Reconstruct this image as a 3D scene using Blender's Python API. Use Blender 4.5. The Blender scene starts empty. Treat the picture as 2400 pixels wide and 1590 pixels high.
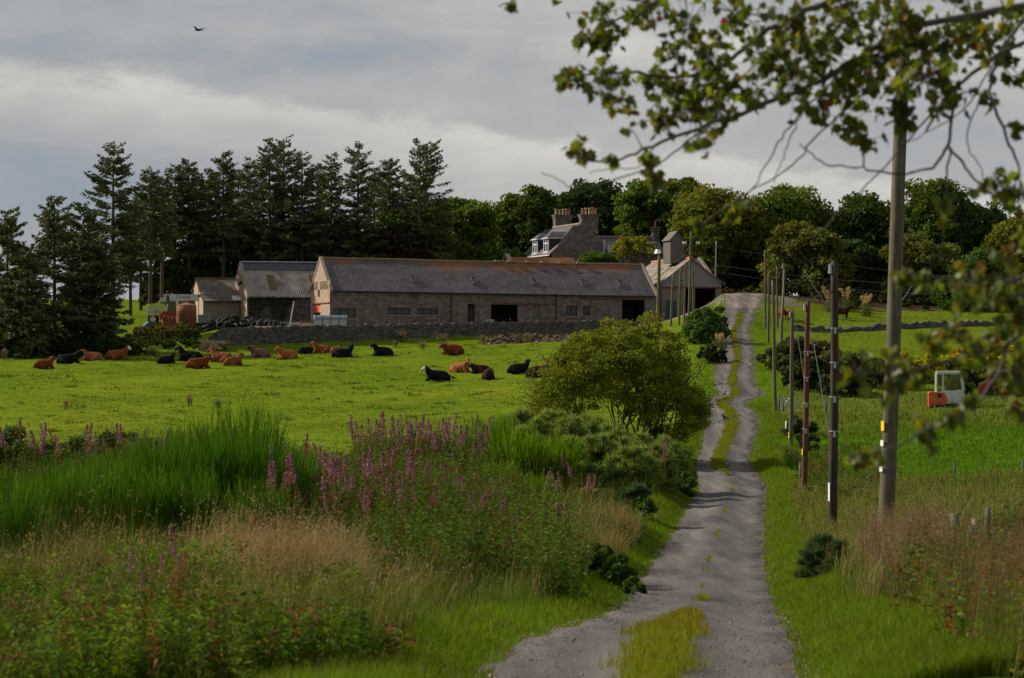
import bpy, math, random
import numpy as np
from mathutils import Vector, Matrix
RNG = np.random.default_rng(7)
random.seed(7)
PI = math.pi
F, CX, CY = 5467.0, 1200.0, 795.0      # focal length and principal point, in photo pixels
K = 2400 / 2367.0
S = bpy.context.scene
COL = S.collection

# ------------------------------------------------------------------ helpers
def P(px, py, d):
    return np.array([(px - CX) * d / F, d, (CY - py) * d / F])

class G:
    """collects vertices and faces; build() links them as ONE mesh object"""
    def __init__(s):
        s.v, s.q, s.t, s.c, s.n = [], [], [], [], 0
    def add(s, V, Q=None, T=None, col=None):
        V = np.asarray(V, float).reshape(-1, 3)
        if Q is not None and len(Q): s.q.append(np.asarray(Q, int).reshape(-1, 4) + s.n)
        if T is not None and len(T): s.t.append(np.asarray(T, int).reshape(-1, 3) + s.n)
        if col is None: col = (.5, .5, .5)
        C = np.asarray(col, float)
        if C.ndim == 1: C = np.tile(C, (len(V), 1))
        s.c.append(C); s.v.append(V); s.n += len(V)
        return s
    def box(s, x0, x1, y0, y1, z0, z1, col=None):
        V = [(x, y, z) for z in (z0, z1) for y in (y0, y1) for x in (x0, x1)]
        return s.add(V, [(0, 2, 3, 1), (4, 5, 7, 6), (0, 1, 5, 4), (2, 6, 7, 3), (0, 4, 6, 2), (1, 3, 7, 5)], None, col)
    def tube(s, path, rad, k=6, col=None, cap=True):
        path = np.asarray(path, float); n = len(path)
        rad = np.broadcast_to(np.asarray(rad, float), (n,))
        tan = np.gradient(path, axis=0)
        tan /= np.linalg.norm(tan, axis=1)[:, None] + 1e-9
        ref = np.tile([0., 0, 1], (n, 1)); ref[np.abs(tan[:, 2]) > .9] = (1, 0, 0)
        if np.abs(tan[:, 2]).max() > .9: ref[:] = (1, .02, .01)
        a = np.cross(tan, ref); a /= np.linalg.norm(a, axis=1)[:, None] + 1e-9
        b = np.cross(tan, a)
        th = np.arange(k) * 2 * PI / k
        V = path[:, None, :] + rad[:, None, None] * (np.cos(th)[None, :, None] * a[:, None, :] + np.sin(th)[None, :, None] * b[:, None, :])
        V = V.reshape(-1, 3)
        i = np.arange(n - 1)[:, None] * k; j = np.arange(k)[None, :]; j2 = (j + 1) % k
        Q = np.stack([i + j, i + j2, i + k + j2, i + k + j], -1).reshape(-1, 4)
        T = None
        if cap:
            V = np.vstack([V, path[0], path[-1]])
            jj = np.arange(k); jn = (jj + 1) % k
            T = np.vstack([np.stack([jn, jj, np.full(k, n * k)], -1), np.stack([(n - 1) * k + jj, (n - 1) * k + jn, np.full(k, n * k + 1)], -1)])
        return s.add(V, Q, T, col)
    def build(s, name, mat, parent=None, smooth=False, loc=None):
        V = np.vstack(s.v) if s.v else np.zeros((0, 3)); C = np.vstack(s.c) if s.c else np.zeros((0, 3))
        if loc is not None: V = V - np.asarray(loc)
        me = bpy.data.meshes.new(name)
        Q = np.vstack(s.q) if s.q else np.zeros((0, 4), int)
        T = np.vstack(s.t) if s.t else np.zeros((0, 3), int)
        nq, nt = len(Q), len(T)
        me.vertices.add(len(V)); me.vertices.foreach_set('co', V.ravel().astype(np.float32))
        me.loops.add(nq * 4 + nt * 3); me.polygons.add(nq + nt)
        me.loops.foreach_set('vertex_index', np.concatenate([Q.ravel(), T.ravel()]).astype(np.int32))
        ls = np.concatenate([np.arange(nq) * 4, nq * 4 + np.arange(nt) * 3]).astype(np.int32)
        me.polygons.foreach_set('loop_start', ls)
        me.polygons.foreach_set('use_smooth', np.full(nq + nt, bool(smooth)))
        me.update(calc_edges=True); me.validate()
        if not smooth: me.shade_flat()
        at = me.attributes.new('Col', 'FLOAT_COLOR', 'POINT')
        at.data.foreach_set('color', np.hstack([C, np.ones((len(C), 1))]).ravel().astype(np.float32))
        if mat: me.materials.append(mat)
        o = bpy.data.objects.new(name, me); COL.objects.link(o)
        if parent is not None: o.parent = parent
        if loc is not None: o.location = loc
        return o

def tag(o, label, cat, group=None, kind=None):
    if label: o['label'] = label
    if cat: o['category'] = cat
    if group: o['group'] = group
    if kind: o['kind'] = kind
    return o
def thing(name, label, cat, loc=(0, 0, 0), rz=0.0, group=None):
    o = bpy.data.objects.new(name, None); COL.objects.link(o)
    o.location = [float(v) for v in loc]; o.rotation_euler = (0, 0, rz); o.empty_display_size = .2
    return tag(o, label, cat, group)
def dup(root, loc, rz, sc=1.0, label=None):
    r = root.copy(); COL.objects.link(r); r.location = [float(v) for v in loc]; r.rotation_euler = (0, 0, rz); r.scale = (sc, sc, sc)
    if label: r['label'] = label
    for ch in root.children:
        c = ch.copy(); COL.objects.link(c); c.parent = r
        for gg in ch.children:
            d = gg.copy(); COL.objects.link(d); d.parent = c
    return r

def unit(n, rng=RNG):
    v = rng.normal(size=(n, 3)); return v / np.linalg.norm(v, axis=1)[:, None]
def vary(col, n, amt=.25, hue=.12):
    c = np.tile(np.asarray(col, float), (n, 1))
    c *= (1 + RNG.uniform(-amt, amt, (n, 1)))
    c *= (1 + RNG.uniform(-hue, hue, (n, 3)))
    return c
def leaves(g, c, size, col, asp=.55, bias=None):
    """n rhombic leaf faces round centres c"""
    n = len(c)
    u = unit(n)
    if bias is not None: u = u + np.asarray(bias); u /= np.linalg.norm(u, axis=1)[:, None]
    w = unit(n); v = np.cross(u, w); v /= np.linalg.norm(v, axis=1)[:, None] + 1e-9
    s = np.broadcast_to(np.asarray(size, float), (n,))[:, None]
    V = np.stack([c - u * s, c + v * s * asp, c + u * s, c - v * s * asp], 1).reshape(-1, 3)
    Q = np.arange(n * 4).reshape(n, 4)
    g.add(V, Q, None, np.repeat(col, 4, 0))
def patchy(p, s=1.0, ph=0.0):
    """slow variation from place to place, about 0..1"""
    x, y = p[:, 0] * s + ph, p[:, 1] * s * .6 + ph
    v = np.sin(x * 1.1 + 1.7 * np.sin(y * .7)) + np.sin(y * 1.3 + 1.3 * np.sin(x * .9 + 2)) + .6 * np.sin(x * 2.9 - y * 2.1) + .5 * np.sin(x * 5.3 + y * 4.1)
    return np.clip(.5 + v / 4.4, 0, 1)
def blades(g, base, L, w, lean, col, az=None, droop=1.0):
    n = len(base)
    az = RNG.uniform(0, 2 * PI, n) if az is None else az
    L = np.broadcast_to(np.asarray(L, float), (n,)); w = np.broadcast_to(np.asarray(w, float), (n,)); lean = np.broadcast_to(np.asarray(lean, float), (n,))
    h = np.stack([np.cos(az), np.sin(az), np.zeros(n)], 1)
    fa = RNG.uniform(0, 2 * PI, n); sd = np.stack([np.cos(fa), np.sin(fa), np.zeros(n)], 1)
    up = np.array([0, 0, 1.])
    p1 = base + up * (L * .58 * np.cos(lean * .45))[:, None] + h * (L * .58 * np.sin(lean * .45))[:, None]
    e = lean * droop
    p2 = p1 + up * (L * .45 * np.cos(e * 1.3))[:, None] + h * (L * .45 * np.sin(e * 1.3))[:, None]
    s = sd * w[:, None]
    V = np.stack([base - s * .5, base + s * .5, p1 + s * .42, p1 - s * .42, p2], 1).reshape(-1, 3)
    i = np.arange(n)[:, None] * 5
    g.add(V, i + np.array([[0, 1, 2, 3]]), i + np.array([[3, 2, 4]]), np.repeat(col, 5, 0))
    return p2

# ------------------------------------------------------------------ materials
MATS = {}
def newmat(name):
    m = bpy.data.materials.new(name); m.use_nodes = True
    nt = m.node_tree; nt.nodes.clear()
    out = nt.nodes.new('ShaderNodeOutputMaterial')
    return m, nt, out
def N(nt, t, **kw):
    n = nt.nodes.new(t)
    for k, v in kw.items():
        if k.startswith('i_'): n.inputs[k[2:].replace('_', ' ')].default_value = v
        else: setattr(n, k, v)
    return n
def mixc(nt, fac, a, b, mode='MIX'):
    m = nt.nodes.new('ShaderNodeMix'); m.data_type = 'RGBA'; m.blend_type = mode
    for idx, v in ((0, fac), (6, a), (7, b)):
        if isinstance(v, bpy.types.NodeSocket): nt.links.new(v, m.inputs[idx])
        elif isinstance(v, (int, float)): m.inputs[idx].default_value = v
        else: m.inputs[idx].default_value = (*v, 1) if len(v) == 3 else v
    return m.outputs[2]
def math_(nt, op, a, b=None, c=None, clamp=False):
    m = nt.nodes.new('ShaderNodeMath'); m.operation = op; m.use_clamp = clamp
    for i, v in enumerate((a, b, c)):
        if v is None: continue
        if isinstance(v, bpy.types.NodeSocket): nt.links.new(v, m.inputs[i])
        else: m.inputs[i].default_value = v
    return m.outputs[0]
def ramp(nt, fac, stops):
    r = nt.nodes.new('ShaderNodeValToRGB'); nt.links.new(fac, r.inputs[0])
    el = r.color_ramp.elements
    while len(el) < len(stops): el.new(.5)
    for e, (p, c) in zip(el, stops):
        e.position = p; e.color = (*c, 1) if len(c) == 3 else c
    return r.outputs[0]
def noise(nt, vec, scale, detail=4, rough=.6, dist=0.0):
    n = N(nt, 'ShaderNodeTexNoise'); n.inputs['Scale'].default_value = scale; n.inputs['Detail'].default_value = detail
    n.inputs['Roughness'].default_value = rough; n.inputs['Distortion'].default_value = dist
    if vec is not None: nt.links.new(vec, n.inputs['Vector'])
    return n.outputs['Fac']
def objco(nt): return N(nt, 'ShaderNodeTexCoord').outputs['Object']
def finish(nt, out, col, rough=.9, spec=.3, metal=0.0, height=None, bump=.3, dist=.05):
    b = N(nt, 'ShaderNodeBsdfPrincipled')
    if isinstance(col, bpy.types.NodeSocket): nt.links.new(col, b.inputs['Base Color'])
    else: b.inputs['Base Color'].default_value = (*col, 1)
    b.inputs['Roughness'].default_value = rough; b.inputs['Specular IOR Level'].default_value = spec; b.inputs['Metallic'].default_value = metal
    if height is not None:
        bp = N(nt, 'ShaderNodeBump'); bp.inputs['Strength'].default_value = bump; bp.inputs['Distance'].default_value = dist
        nt.links.new(height, bp.inputs['Height']); nt.links.new(bp.outputs[0], b.inputs['Normal'])
    nt.links.new(b.outputs[0], out.inputs[0])
    return b
def plain(name, col, rough=.7, scale=3.0, amt=.25, spec=.3, metal=0.0, bump=.15, grime=None, grain=False):
    """weathered paint, metal, wood: base colour broken by two noises"""
    m, nt, out = newmat(name); co = objco(nt)
    if grain:
        mp = N(nt, 'ShaderNodeMapping'); mp.inputs['Scale'].default_value = (9, 9, .55); nt.links.new(co, mp.inputs[0]); g_ = noise(nt, mp.outputs[0], 2.2, 6, .7)
    n1 = noise(nt, co, scale, 6, .65); n2 = noise(nt, co, scale * 7, 3)
    c = np.asarray(col)
    cc = mixc(nt, n1, tuple(c * (1 - amt)), tuple(np.minimum(c * (1 + amt), 1)))
    if grime is not None:
        f = ramp(nt, n1, [(.48, (0, 0, 0)), (.66, (1, 1, 1))])
        cc = mixc(nt, f, cc, grime)
    if grain: cc = mixc(nt, 1.0, cc, ramp(nt, g_, [(.3, (.55,) * 3), (.7, (1.4,) * 3)]), 'MULTIPLY'); n2 = g_
    finish(nt, out, cc, rough, spec, metal, n2, bump, .02)
    return m
def leafmat(name, trans=.35, rough=.6, gloss=.12):
    m, nt, out = newmat(name)
    a = N(nt, 'ShaderNodeAttribute', attribute_name='Col')
    d = N(nt, 'ShaderNodeBsdfDiffuse'); t = N(nt, 'ShaderNodeBsdfTranslucent'); g = N(nt, 'ShaderNodeBsdfGlossy'); g.inputs['Roughness'].default_value = rough
    g.inputs['Color'].default_value = (.5, .5, .5, 1)
    nt.links.new(a.outputs['Color'], d.inputs['Color'])
    tc = mixc(nt, 1.0, a.outputs['Color'], (1.25, 1.15, .55), 'MULTIPLY')
    nt.links.new(tc, t.inputs['Color'])
    x = N(nt, 'ShaderNodeMixShader'); x.inputs[0].default_value = trans
    nt.links.new(d.outputs[0], x.inputs[1]); nt.links.new(t.outputs[0], x.inputs[2])
    y = N(nt, 'ShaderNodeMixShader'); y.inputs[0].default_value = gloss * .5
    nt.links.new(x.outputs[0], y.inputs[1]); nt.links.new(g.outputs[0], y.inputs[2])
    nt.links.new(y.outputs[0], out.inputs[0])
    return m
def attrmat(name, rough=.9, nscale=6.0, amt=.35, bump=.4, dist=.05, spec=0.0):
    m, nt, out = newmat(name); co = objco(nt)
    a = N(nt, 'ShaderNodeAttribute', attribute_name='Col')
    n1 = noise(nt, co, nscale, 8, .65); n2 = noise(nt, co, nscale * .12, 4, .6)
    f = ramp(nt, n1, [(.3, (1 - amt,) * 3), (.7, (1 + amt,) * 3)])
    f2 = ramp(nt, n2, [(.3, (1 - amt * .6, 1 - amt * .5, 1 - amt * .6)), (.7, (1 + amt * .6, 1 + amt * .4, 1))])
    f3 = ramp(nt, noise(nt, co, nscale * .022, 4, .6), [(.32, (.82, .90, .88)), (.5, (1, 1, 1)), (.68, (1.20, 1.08, 1.2))])
    c = mixc(nt, 1.0, mixc(nt, 1.0, mixc(nt, 1.0, a.outputs['Color'], f, 'MULTIPLY'), f2, 'MULTIPLY'), f3, 'MULTIPLY')
    finish(nt, out, c, rough, spec, 0, n1, bump, dist)
    return m
def stone(name, c1, c2, mortar, bw=.55, bh=.27, tint=None, bump=.6):
    m, nt, out = newmat(name); co = objco(nt)
    sp = N(nt, 'ShaderNodeSeparateXYZ'); nt.links.new(co, sp.inputs[0])
    wob = noise(nt, co, 1.3, 3)
    uu = math_(nt, 'ADD', sp.outputs[0], sp.outputs[1])
    zz = math_(nt, 'ADD', sp.outputs[2], math_(nt, 'MULTIPLY', wob, .35))
    cb = N(nt, 'ShaderNodeCombineXYZ'); nt.links.new(uu, cb.inputs[0]); nt.links.new(zz, cb.inputs[1])
    br = N(nt, 'ShaderNodeTexBrick'); nt.links.new(cb.outputs[0], br.inputs['Vector'])
    for k, v in (('Scale', 1.0), ('Mortar Size', .022), ('Mortar Smooth', .3), ('Bias', 0.0), ('Brick Width', bw), ('Row Height', bh)): br.inputs[k].default_value = v
    br.inputs['Color1'].default_value = (*c1, 1); br.inputs['Color2'].default_value = (*c2, 1); br.inputs['Mortar'].default_value = (*mortar, 1)
    n1 = noise(nt, co, 9, 5, .7); n2 = noise(nt, co, .6, 4, .6); n3 = noise(nt, cb.outputs[0], 2.2, 2, .5)
    c = mixc(nt, 1.0, br.outputs['Color'], ramp(nt, n1, [(.25, (.62,) * 3), (.75, (1.35,) * 3)]), 'MULTIPLY')
    c = mixc(nt, 1.0, c, ramp(nt, n3, [(.3, (.72, .72, .76)), (.7, (1.3, 1.25, 1.15))]), 'MULTIPLY')
    c = mixc(nt, ramp(nt, n2, [(.5, (0, 0, 0)), (.75, (.6,) * 3)]), c, tint or mortar)
    h = math_(nt, 'ADD', math_(nt, 'MULTIPLY', br.outputs['Fac'], -1.0), n1)
    finish(nt, out, c, .95, .15, 0, h, bump, .05)
    return m
def slate(name, c1, c2, lichen=None, ridge_z=3.4, drop=0.0, rows=.24, cover=.5):
    """slates in courses; lichen grows in patches towards the ridge"""
    m, nt, out = newmat(name); co = objco(nt)
    sp = N(nt, 'ShaderNodeSeparateXYZ'); nt.links.new(co, sp.inputs[0])
    cb = N(nt, 'ShaderNodeCombineXYZ'); nt.links.new(math_(nt, 'ADD', sp.outputs[0], math_(nt, 'MULTIPLY', noise(nt, co, 2, 2), .25)), cb.inputs[0])
    nt.links.new(math_(nt, 'ADD', math_(nt, 'MULTIPLY', sp.outputs[2], 1.55), math_(nt, 'MULTIPLY', noise(nt, co, .5, 2), .3)), cb.inputs[1])
    br = N(nt, 'ShaderNodeTexBrick'); nt.links.new(cb.outputs[0], br.inputs['Vector'])
    for k, v in (('Scale', 1.0), ('Mortar Size', .014), ('Mortar Smooth', .2), ('Brick Width', .36), ('Row Height', rows)): br.inputs[k].default_value = v
    br.inputs['Color1'].default_value = (*c1, 1); br.inputs['Color2'].default_value = (*c2, 1); br.inputs['Mortar'].default_value = (c1[0] * .45, c1[1] * .45, c1[2] * .45, 1)
    n1 = noise(nt, co, 7, 5, .7)
    st = N(nt, 'ShaderNodeMapping'); st.inputs['Scale'].default_value = (.5, .5, 2.2); nt.links.new(co, st.inputs[0])
    n2 = noise(nt, st.outputs[0], .8, 5, .6)
    c = mixc(nt, 1.0, br.outputs['Color'], ramp(nt, n1, [(.25, (.6,) * 3), (.75, (1.4,) * 3)]), 'MULTIPLY')
    c = mixc(nt, 1.0, c, ramp(nt, n2, [(.3, (.75, .75, .8)), (.72, (1.35, 1.3, 1.25))]), 'MULTIPLY')
    if lichen is not None:
        zz = math_(nt, 'ADD', sp.outputs[2], math_(nt, 'MULTIPLY', sp.outputs[0], drop))
        k = math_(nt, 'SUBTRACT', zz, ridge_z)                       # 0 at the ridge, negative below
        big = noise(nt, co, .16, 3, .55); mid = noise(nt, co, 1.1, 5, .65); fine = noise(nt, co, 6, 3, .6)
        f = math_(nt, 'ADD', math_(nt, 'MULTIPLY', k, .55), math_(nt, 'ADD', math_(nt, 'MULTIPLY', big, 1.9), math_(nt, 'ADD', math_(nt, 'MULTIPLY', mid, .8), math_(nt, 'MULTIPLY', fine, .35))))
        f = ramp(nt, math_(nt, 'SUBTRACT', f, 1.5 - cover), [(.0, (0, 0, 0)), (.42, (1, 1, 1))])
        f = math_(nt, 'MULTIPLY', f, ramp(nt, noise(nt, co, 3.2, 5, .75), [(.32, (.28,) * 3), (.56, (1, 1, 1))]))
        c = mixc(nt, f, c, mixc(nt, fine, tuple(np.array(lichen) * .55), tuple(np.array(lichen) * 1.35)))
    finish(nt, out, c, .75, .25, 0, math_(nt, 'ADD', math_(nt, 'MULTIPLY', br.outputs['Fac'], -.8), n1), .5, .03)
    return m

# ------------------------------------------------------------------ camera, sun, sky
cam = bpy.data.cameras.new('camera'); camo = bpy.data.objects.new('camera', cam); COL.objects.link(camo)
cam.lens = 36 * F / 2400; cam.sensor_width = 36; cam.sensor_fit = 'HORIZONTAL'; cam.clip_start = .2; cam.clip_end = 20000
camo.location = (0, 0, 0); camo.rotation_euler = (PI / 2, 0, 0)
cam.dof.use_dof = True; cam.dof.focus_distance = 140; cam.dof.aperture_fstop = 4.0
S.camera = camo
SUN_A, SUN_E = math.radians(20), math.radians(33)        # azimuth behind the picture plane, elevation; sun stands left
sd = Vector((-math.cos(SUN_A) * math.cos(SUN_E), math.sin(SUN_A) * math.cos(SUN_E), math.sin(SUN_E)))
sl = bpy.data.lights.new('sun', 'SUN'); sl.energy = 5.0; sl.angle = math.radians(.6); sl.color = (1, .92, .76)
so = bpy.data.objects.new('sun', sl); COL.objects.link(so); so.rotation_euler = sd.to_track_quat('Z', 'Y').to_euler()
W = bpy.data.worlds.new('World'); S.world = W; W.use_nodes = True
nt = W.node_tree; nt.nodes.clear()
wo = nt.nodes.new('ShaderNodeOutputWorld')
sky = nt.nodes.new('ShaderNodeTexSky'); sky.sky_type = 'NISHITA'; sky.sun_disc = False; sky.sun_elevation = SUN_E
sky.sun_rotation = math.atan2(sd.x, sd.y); sky.air_density = 1.2; sky.dust_density = 2.0
b1 = nt.nodes.new('ShaderNodeBackground'); b1.inputs[1].default_value = .055; nt.links.new(sky.outputs[0], b1.inputs[0])
# broken cloud: noise over direction (azimuth, elevation), stretched along the horizon
tc = nt.nodes.new('ShaderNodeTexCoord'); sp = nt.nodes.new('ShaderNodeSeparateXYZ'); nt.links.new(tc.outputs['Generated'], sp.inputs[0])
az = math_(nt, 'ARCTAN2', sp.outputs[0], sp.outputs[1]); el = math_(nt, 'ARCSINE', sp.outputs[2])
def cloudvec(su, sv, ou, ov):
    c = nt.nodes.new('ShaderNodeCombineXYZ')
    nt.links.new(math_(nt, 'ADD', math_(nt, 'MULTIPLY', az, su), ou), c.inputs[0]); nt.links.new(math_(nt, 'ADD', math_(nt, 'MULTIPLY', el, sv), ov), c.inputs[1])
    return c.outputs[0]
nA = noise(nt, cloudvec(4.2, 20, 3.3, 1.7), 1.0, 7, .55, .6)       # broad layers
nB = noise(nt, cloudvec(10, 30, 7.1, 2.2), 1.0, 9, .62, .35)        # billows
def step(v, a, b): 
    m = nt.nodes.new('ShaderNodeMapRange'); m.interpolation_type = 'SMOOTHSTEP'; nt.links.new(v, m.inputs[0]); m.inputs[1].default_value = a; m.inputs[2].default_value = b
    return m.outputs[0]
nC = noise(nt, cloudvec(30, 75, 1.3, 5.2), 1.0, 7, .62, .4)
def edge(u0, v0, slope, w, amp):                                   # a cloud bank with a crisp lit upper rim that fades downwards
    c_ = math_(nt, 'ADD', math_(nt, 'MULTIPLY', math_(nt, 'SUBTRACT', az, u0), slope), v0)
    wv = math_(nt, 'ADD', math_(nt, 'MULTIPLY', math_(nt, 'SUBTRACT', nB, .5), .030), math_(nt, 'MULTIPLY', math_(nt, 'SUBTRACT', nC, .5), .016))
    x = math_(nt, 'DIVIDE', math_(nt, 'SUBTRACT', math_(nt, 'ADD', c_, wv), el), w)
    return math_(nt, 'MULTIPLY', math_(nt, 'MULTIPLY', step(x, -.05, .30), math_(nt, 'POWER', 2.718, math_(nt, 'MULTIPLY', math_(nt, 'MAXIMUM', x, 0.0), -1.0))), amp)
def gauss(u0, v0, slope, w, amp):                                  # one bank of cloud lying along el = v0 + slope*(az-u0)
    c_ = math_(nt, 'ADD', math_(nt, 'MULTIPLY', math_(nt, 'SUBTRACT', az, u0), slope), v0)
    x = math_(nt, 'DIVIDE', math_(nt, 'SUBTRACT', math_(nt, 'ADD', el, math_(nt, 'MULTIPLY', math_(nt, 'SUBTRACT', nB, .5), .035)), c_), w)
    return math_(nt, 'MULTIPLY', math_(nt, 'POWER', 2.718, math_(nt, 'MULTIPLY', math_(nt, 'MULTIPLY', x, x), -1.0)), amp)
bank = edge(-.22, .119, -.13, .030, .36)
bank3 = edge(-.02, .128, .10, .05, .24)
bank2 = gauss(-.2, .131, -.02, .006, .16)
greyband = gauss(-.1, .122, -.10, .016, -.10)
blue = math_(nt, 'MULTIPLY', gauss(-.2, .066, -.10, .024, -.36), step(az, .0, -.12))
rightup = math_(nt, 'MULTIPLY', step(az, -.10, .02), .10)
v = math_(nt, 'ADD', math_(nt, 'ADD', math_(nt, 'MULTIPLY', nA, .34), .0), math_(nt, 'MULTIPLY', nB, .62))
for t_ in (bank, bank3, math_(nt, 'MULTIPLY', math_(nt, 'SUBTRACT', nC, .5), .42), bank2, greyband, blue, rightup): v = math_(nt, 'ADD', v, t_)
ccol = ramp(nt, v, [(.18, (.262, .312, .378)), (.40, (.338, .358, .388)), (.56, (.392, .398, .408)), (.76, (.475, .470, .460)), (.98, (.60, .585, .545))])
b2 = nt.nodes.new('ShaderNodeBackground'); b2.inputs[1].default_value = .93; nt.links.new(ccol, b2.inputs[0])
mx = nt.nodes.new('ShaderNodeMixShader'); mx.inputs[0].default_value = .94
nt.links.new(b1.outputs[0], mx.inputs[1]); nt.links.new(b2.outputs[0], mx.inputs[2]); nt.links.new(mx.outputs[0], wo.inputs[0])
S.view_settings.view_transform = 'Standard'; S.view_settings.look = 'None'; S.view_settings.exposure = 0.22; S.view_settings.gamma = 1
S.cycles.max_bounces = 5; S.cycles.diffuse_bounces = 3; S.cycles.glossy_bounces = 2; S.cycles.transmission_bounces = 4; S.cycles.transparent_max_bounces = 6
S.cycles.caustics_reflective = False; S.cycles.caustics_refractive = False

# ------------------------------------------------------------------ terrain
ROAD = np.array([  # d, left px, right px, z
 (20, 1110, 1905, -2.89), (24, 1177, 1883, -3.15), (28, 1270, 1866, -3.5), (34, 1388, 1842, -4.05), (42, 1461, 1823, -4.68), (48, 1482, 1812, -5.06),
 (58, 1523, 1801, -5.5), (70, 1568, 1800, -5.82), (78, 1591, 1800, -5.93), (88, 1618, 1802, -6.0), (95, 1633, 1803, -6.05), (104, 1626, 1784, -6.07),
 (112, 1626, 1764, -6.02), (124, 1641, 1769, -5.65), (134, 1646, 1780, -5.07), (144, 1652, 1772, -4.48), (151, 1646, 1754, -4.06), (156, 1680, 1790, -3.7),
 (162, 1674, 1776, -3.26), (173, 1674, 1766, -2.4), (184, 1690, 1769, -1.41), (196, 1692, 1766, -.29), (205, 1692, 1755, .56), (215, 1698, 1766, 1.65),
 (221, 1698, 1771, 2.38), (231, 1698, 1786, 3.5), (245, 1696, 1792, 4.75)])
rd = np.concatenate([[-40, -12, 0, 10], ROAD[:, 0], [260]])
rl = np.concatenate([[-5.5, -3.6, -2.2, -1.1], (ROAD[:, 1] - CX) * ROAD[:, 0] / F, [22.0]])
rr = np.concatenate([[-2.3, -.5, 1.0, 1.9], (ROAD[:, 2] - CX) * ROAD[:, 0] / F, [29.0]])
rz = np.concatenate([[-.6, -1.2, -1.75, -2.25], ROAD[:, 3], [4.95]])
def hermite(xs, ys):
    m = np.gradient(ys, xs)
    def f(x):
        x = np.clip(np.asarray(x, float), xs[0], xs[-1]); i = np.clip(np.searchsorted(xs, x) - 1, 0, len(xs) - 2)
        h = xs[i + 1] - xs[i]; t = (x - xs[i]) / h
        return ((2*t**3 - 3*t**2 + 1) * ys[i] + (t**3 - 2*t**2 + t) * h * m[i] + (-2*t**3 + 3*t**2) * ys[i + 1] + (t**3 - t**2) * h * m[i + 1])
    return f
roadL, roadR, roadZ = hermite(rd, rl), hermite(rd, rr), hermite(rd, rz)
CP = []
for i in range(len(rd)): 
    CP += [(rl[i], rd[i], rz[i]), (rr[i], rd[i], rz[i])]
def cp(d, *pz):
    for px, z in pz: CP.append(((px - CX) * d / F, d, z))
cp(20, (0, -3.2), (700, -3.1), (-900, -3.2), (2250, -2.85), (2400, -2.7), (3000, -2.5))
cp(30, (0, -3.6), (600, -3.7), (1000, -3.8), (2200, -3.5), (2600, -3.1))
cp(40, (0, -4.0), (600, -4.05), (1000, -4.3), (1250, -4.6), (1900, -4.4), (2073, -3.7), (2400, -3.5), (2900, -3.4))
cp(52, (-600, -4.1), (0, -4.15), (600, -4.2), (1000, -4.6), (1300, -5.1), (1950, -4.9), (2400, -4.3))
cp(65, (0, -4.35), (600, -4.4), (1100, -4.75), (1400, -5.4), (1952, -5.5), (2200, -5.1), (2500, -5.0))
cp(80, (-500, -4.8), (0, -4.75), (600, -4.75), (1100, -4.75), (1400, -5.35))
cp(91, (900, -4.95), (1200, -4.9), (1400, -5.25))
cp(90, (1884, -6.2), (2200, -5.6), (2600, -5.5))
cp(102, (0, -5.4), (600, -5.5), (1100, -5.55), (1430, -5.8))
cp(122, (-500, -5.5), (0, -5.5), (600, -5.55), (1100, -5.6), (1500, -5.75), (1853, -5.95), (2250, -5.2), (2600, -5.0))
cp(135, (0, -5.16), (600, -5.16), (1200, -5.1), (1500, -5.0))
cp(150, (-600, -4.6), (0, -4.53), (600, -4.53), (1200, -4.45), (1500, -4.2), (1830, -4.8), (2250, -4.5), (2600, -4.3))
cp(178, (0, -3.2), (600, -3.2), (1100, -3.1), (1500, -2.5), (1900, -2.5), (2200, -2.4), (2600, -2.2))
cp(192, (-500, -2.4), (0, -2.35), (600, -2.35), (1100, -2.1), (1500, -1.2))
cp(215, (-400, -1.2), (0, -1.25), (450, -1.25), (900, -.85), (1300, -.25), (1500, .0), (1600, .5), (1850, .9), (2200, .94), (2600, 1.1))
cp(222, (0, -.9))
cp(229, (450, .3), (1550, 1.0), (1620, 1.4))
for px, d, zf, zb in ((530, 222, -.97, .95), (610, 223.5, -.85, 1.05), (700, 225, -.70, 1.1), (800, 227, -.52, 1.2), (900, 229, -.335, 1.25), (1000, 231, -.13, 1.4), (1100, 233, .085, 1.5), (1200, 235, .2, 1.6), (1300, 237, .30, 1.65), (1440, 240, .44, 1.8)):
    cp(d - 1.2, (px, zf)); cp(d + 3.2, (px, zb - .33))
cp(250, (1600, 1.8), (1668, 2.3))
cp(240, (450, 1.2), (773, 1.2), (1200, 1.35), (1560, 1.4), (1640, 1.9), (1900, 2.4), (2300, 2.6), (-100, .3))
cp(262, (0, 1.6), (300, 2.6), (700, 2.6), (1100, 2.6), (1620, 3.6), (2100, 4.0), (2600, 3.8))
cp(300, (-300, 4.2), (200, 4.2), (800, 4.0), (1400, 4.4), (2000, 5.6), (2500, 5.6))
cp(335, (-400, 5.6), (200, 5.7), (900, 5.3), (1500, 5.6), (2100, 6.4), (2700, 6.4))
for a in ((-14, 5, -1.9), (-5, 6, -2.1), (5, 6, -2.1), (14, 5, -1.9), (-12, -15, -1.2), (14, -15, -1.2), (-60, 0, -2.5), (60, 0, -2), (-90, 100, -5.5), (90, 100, -5), (-110, 200, -2), (110, 200, .5), (-140, 300, 4), (140, 300, 5),
          (-200, 420, 3), (0, 420, 3.5), (200, 420, 4), (-500, 700, -6), (0, 700, -5), (500, 700, -5), (-1500, 1800, -25), (0, 1800, -22), (1500, 1800, -22), (-150, -60, -1), (150, -60, -1), (-500, 150, -5), (500, 150, -2)):
    CP.append(a)
CP = np.array(CP)
def tps_phi(r2): return np.where(r2 > 1e-9, r2 * np.log(r2 + 1e-12), 0)
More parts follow.
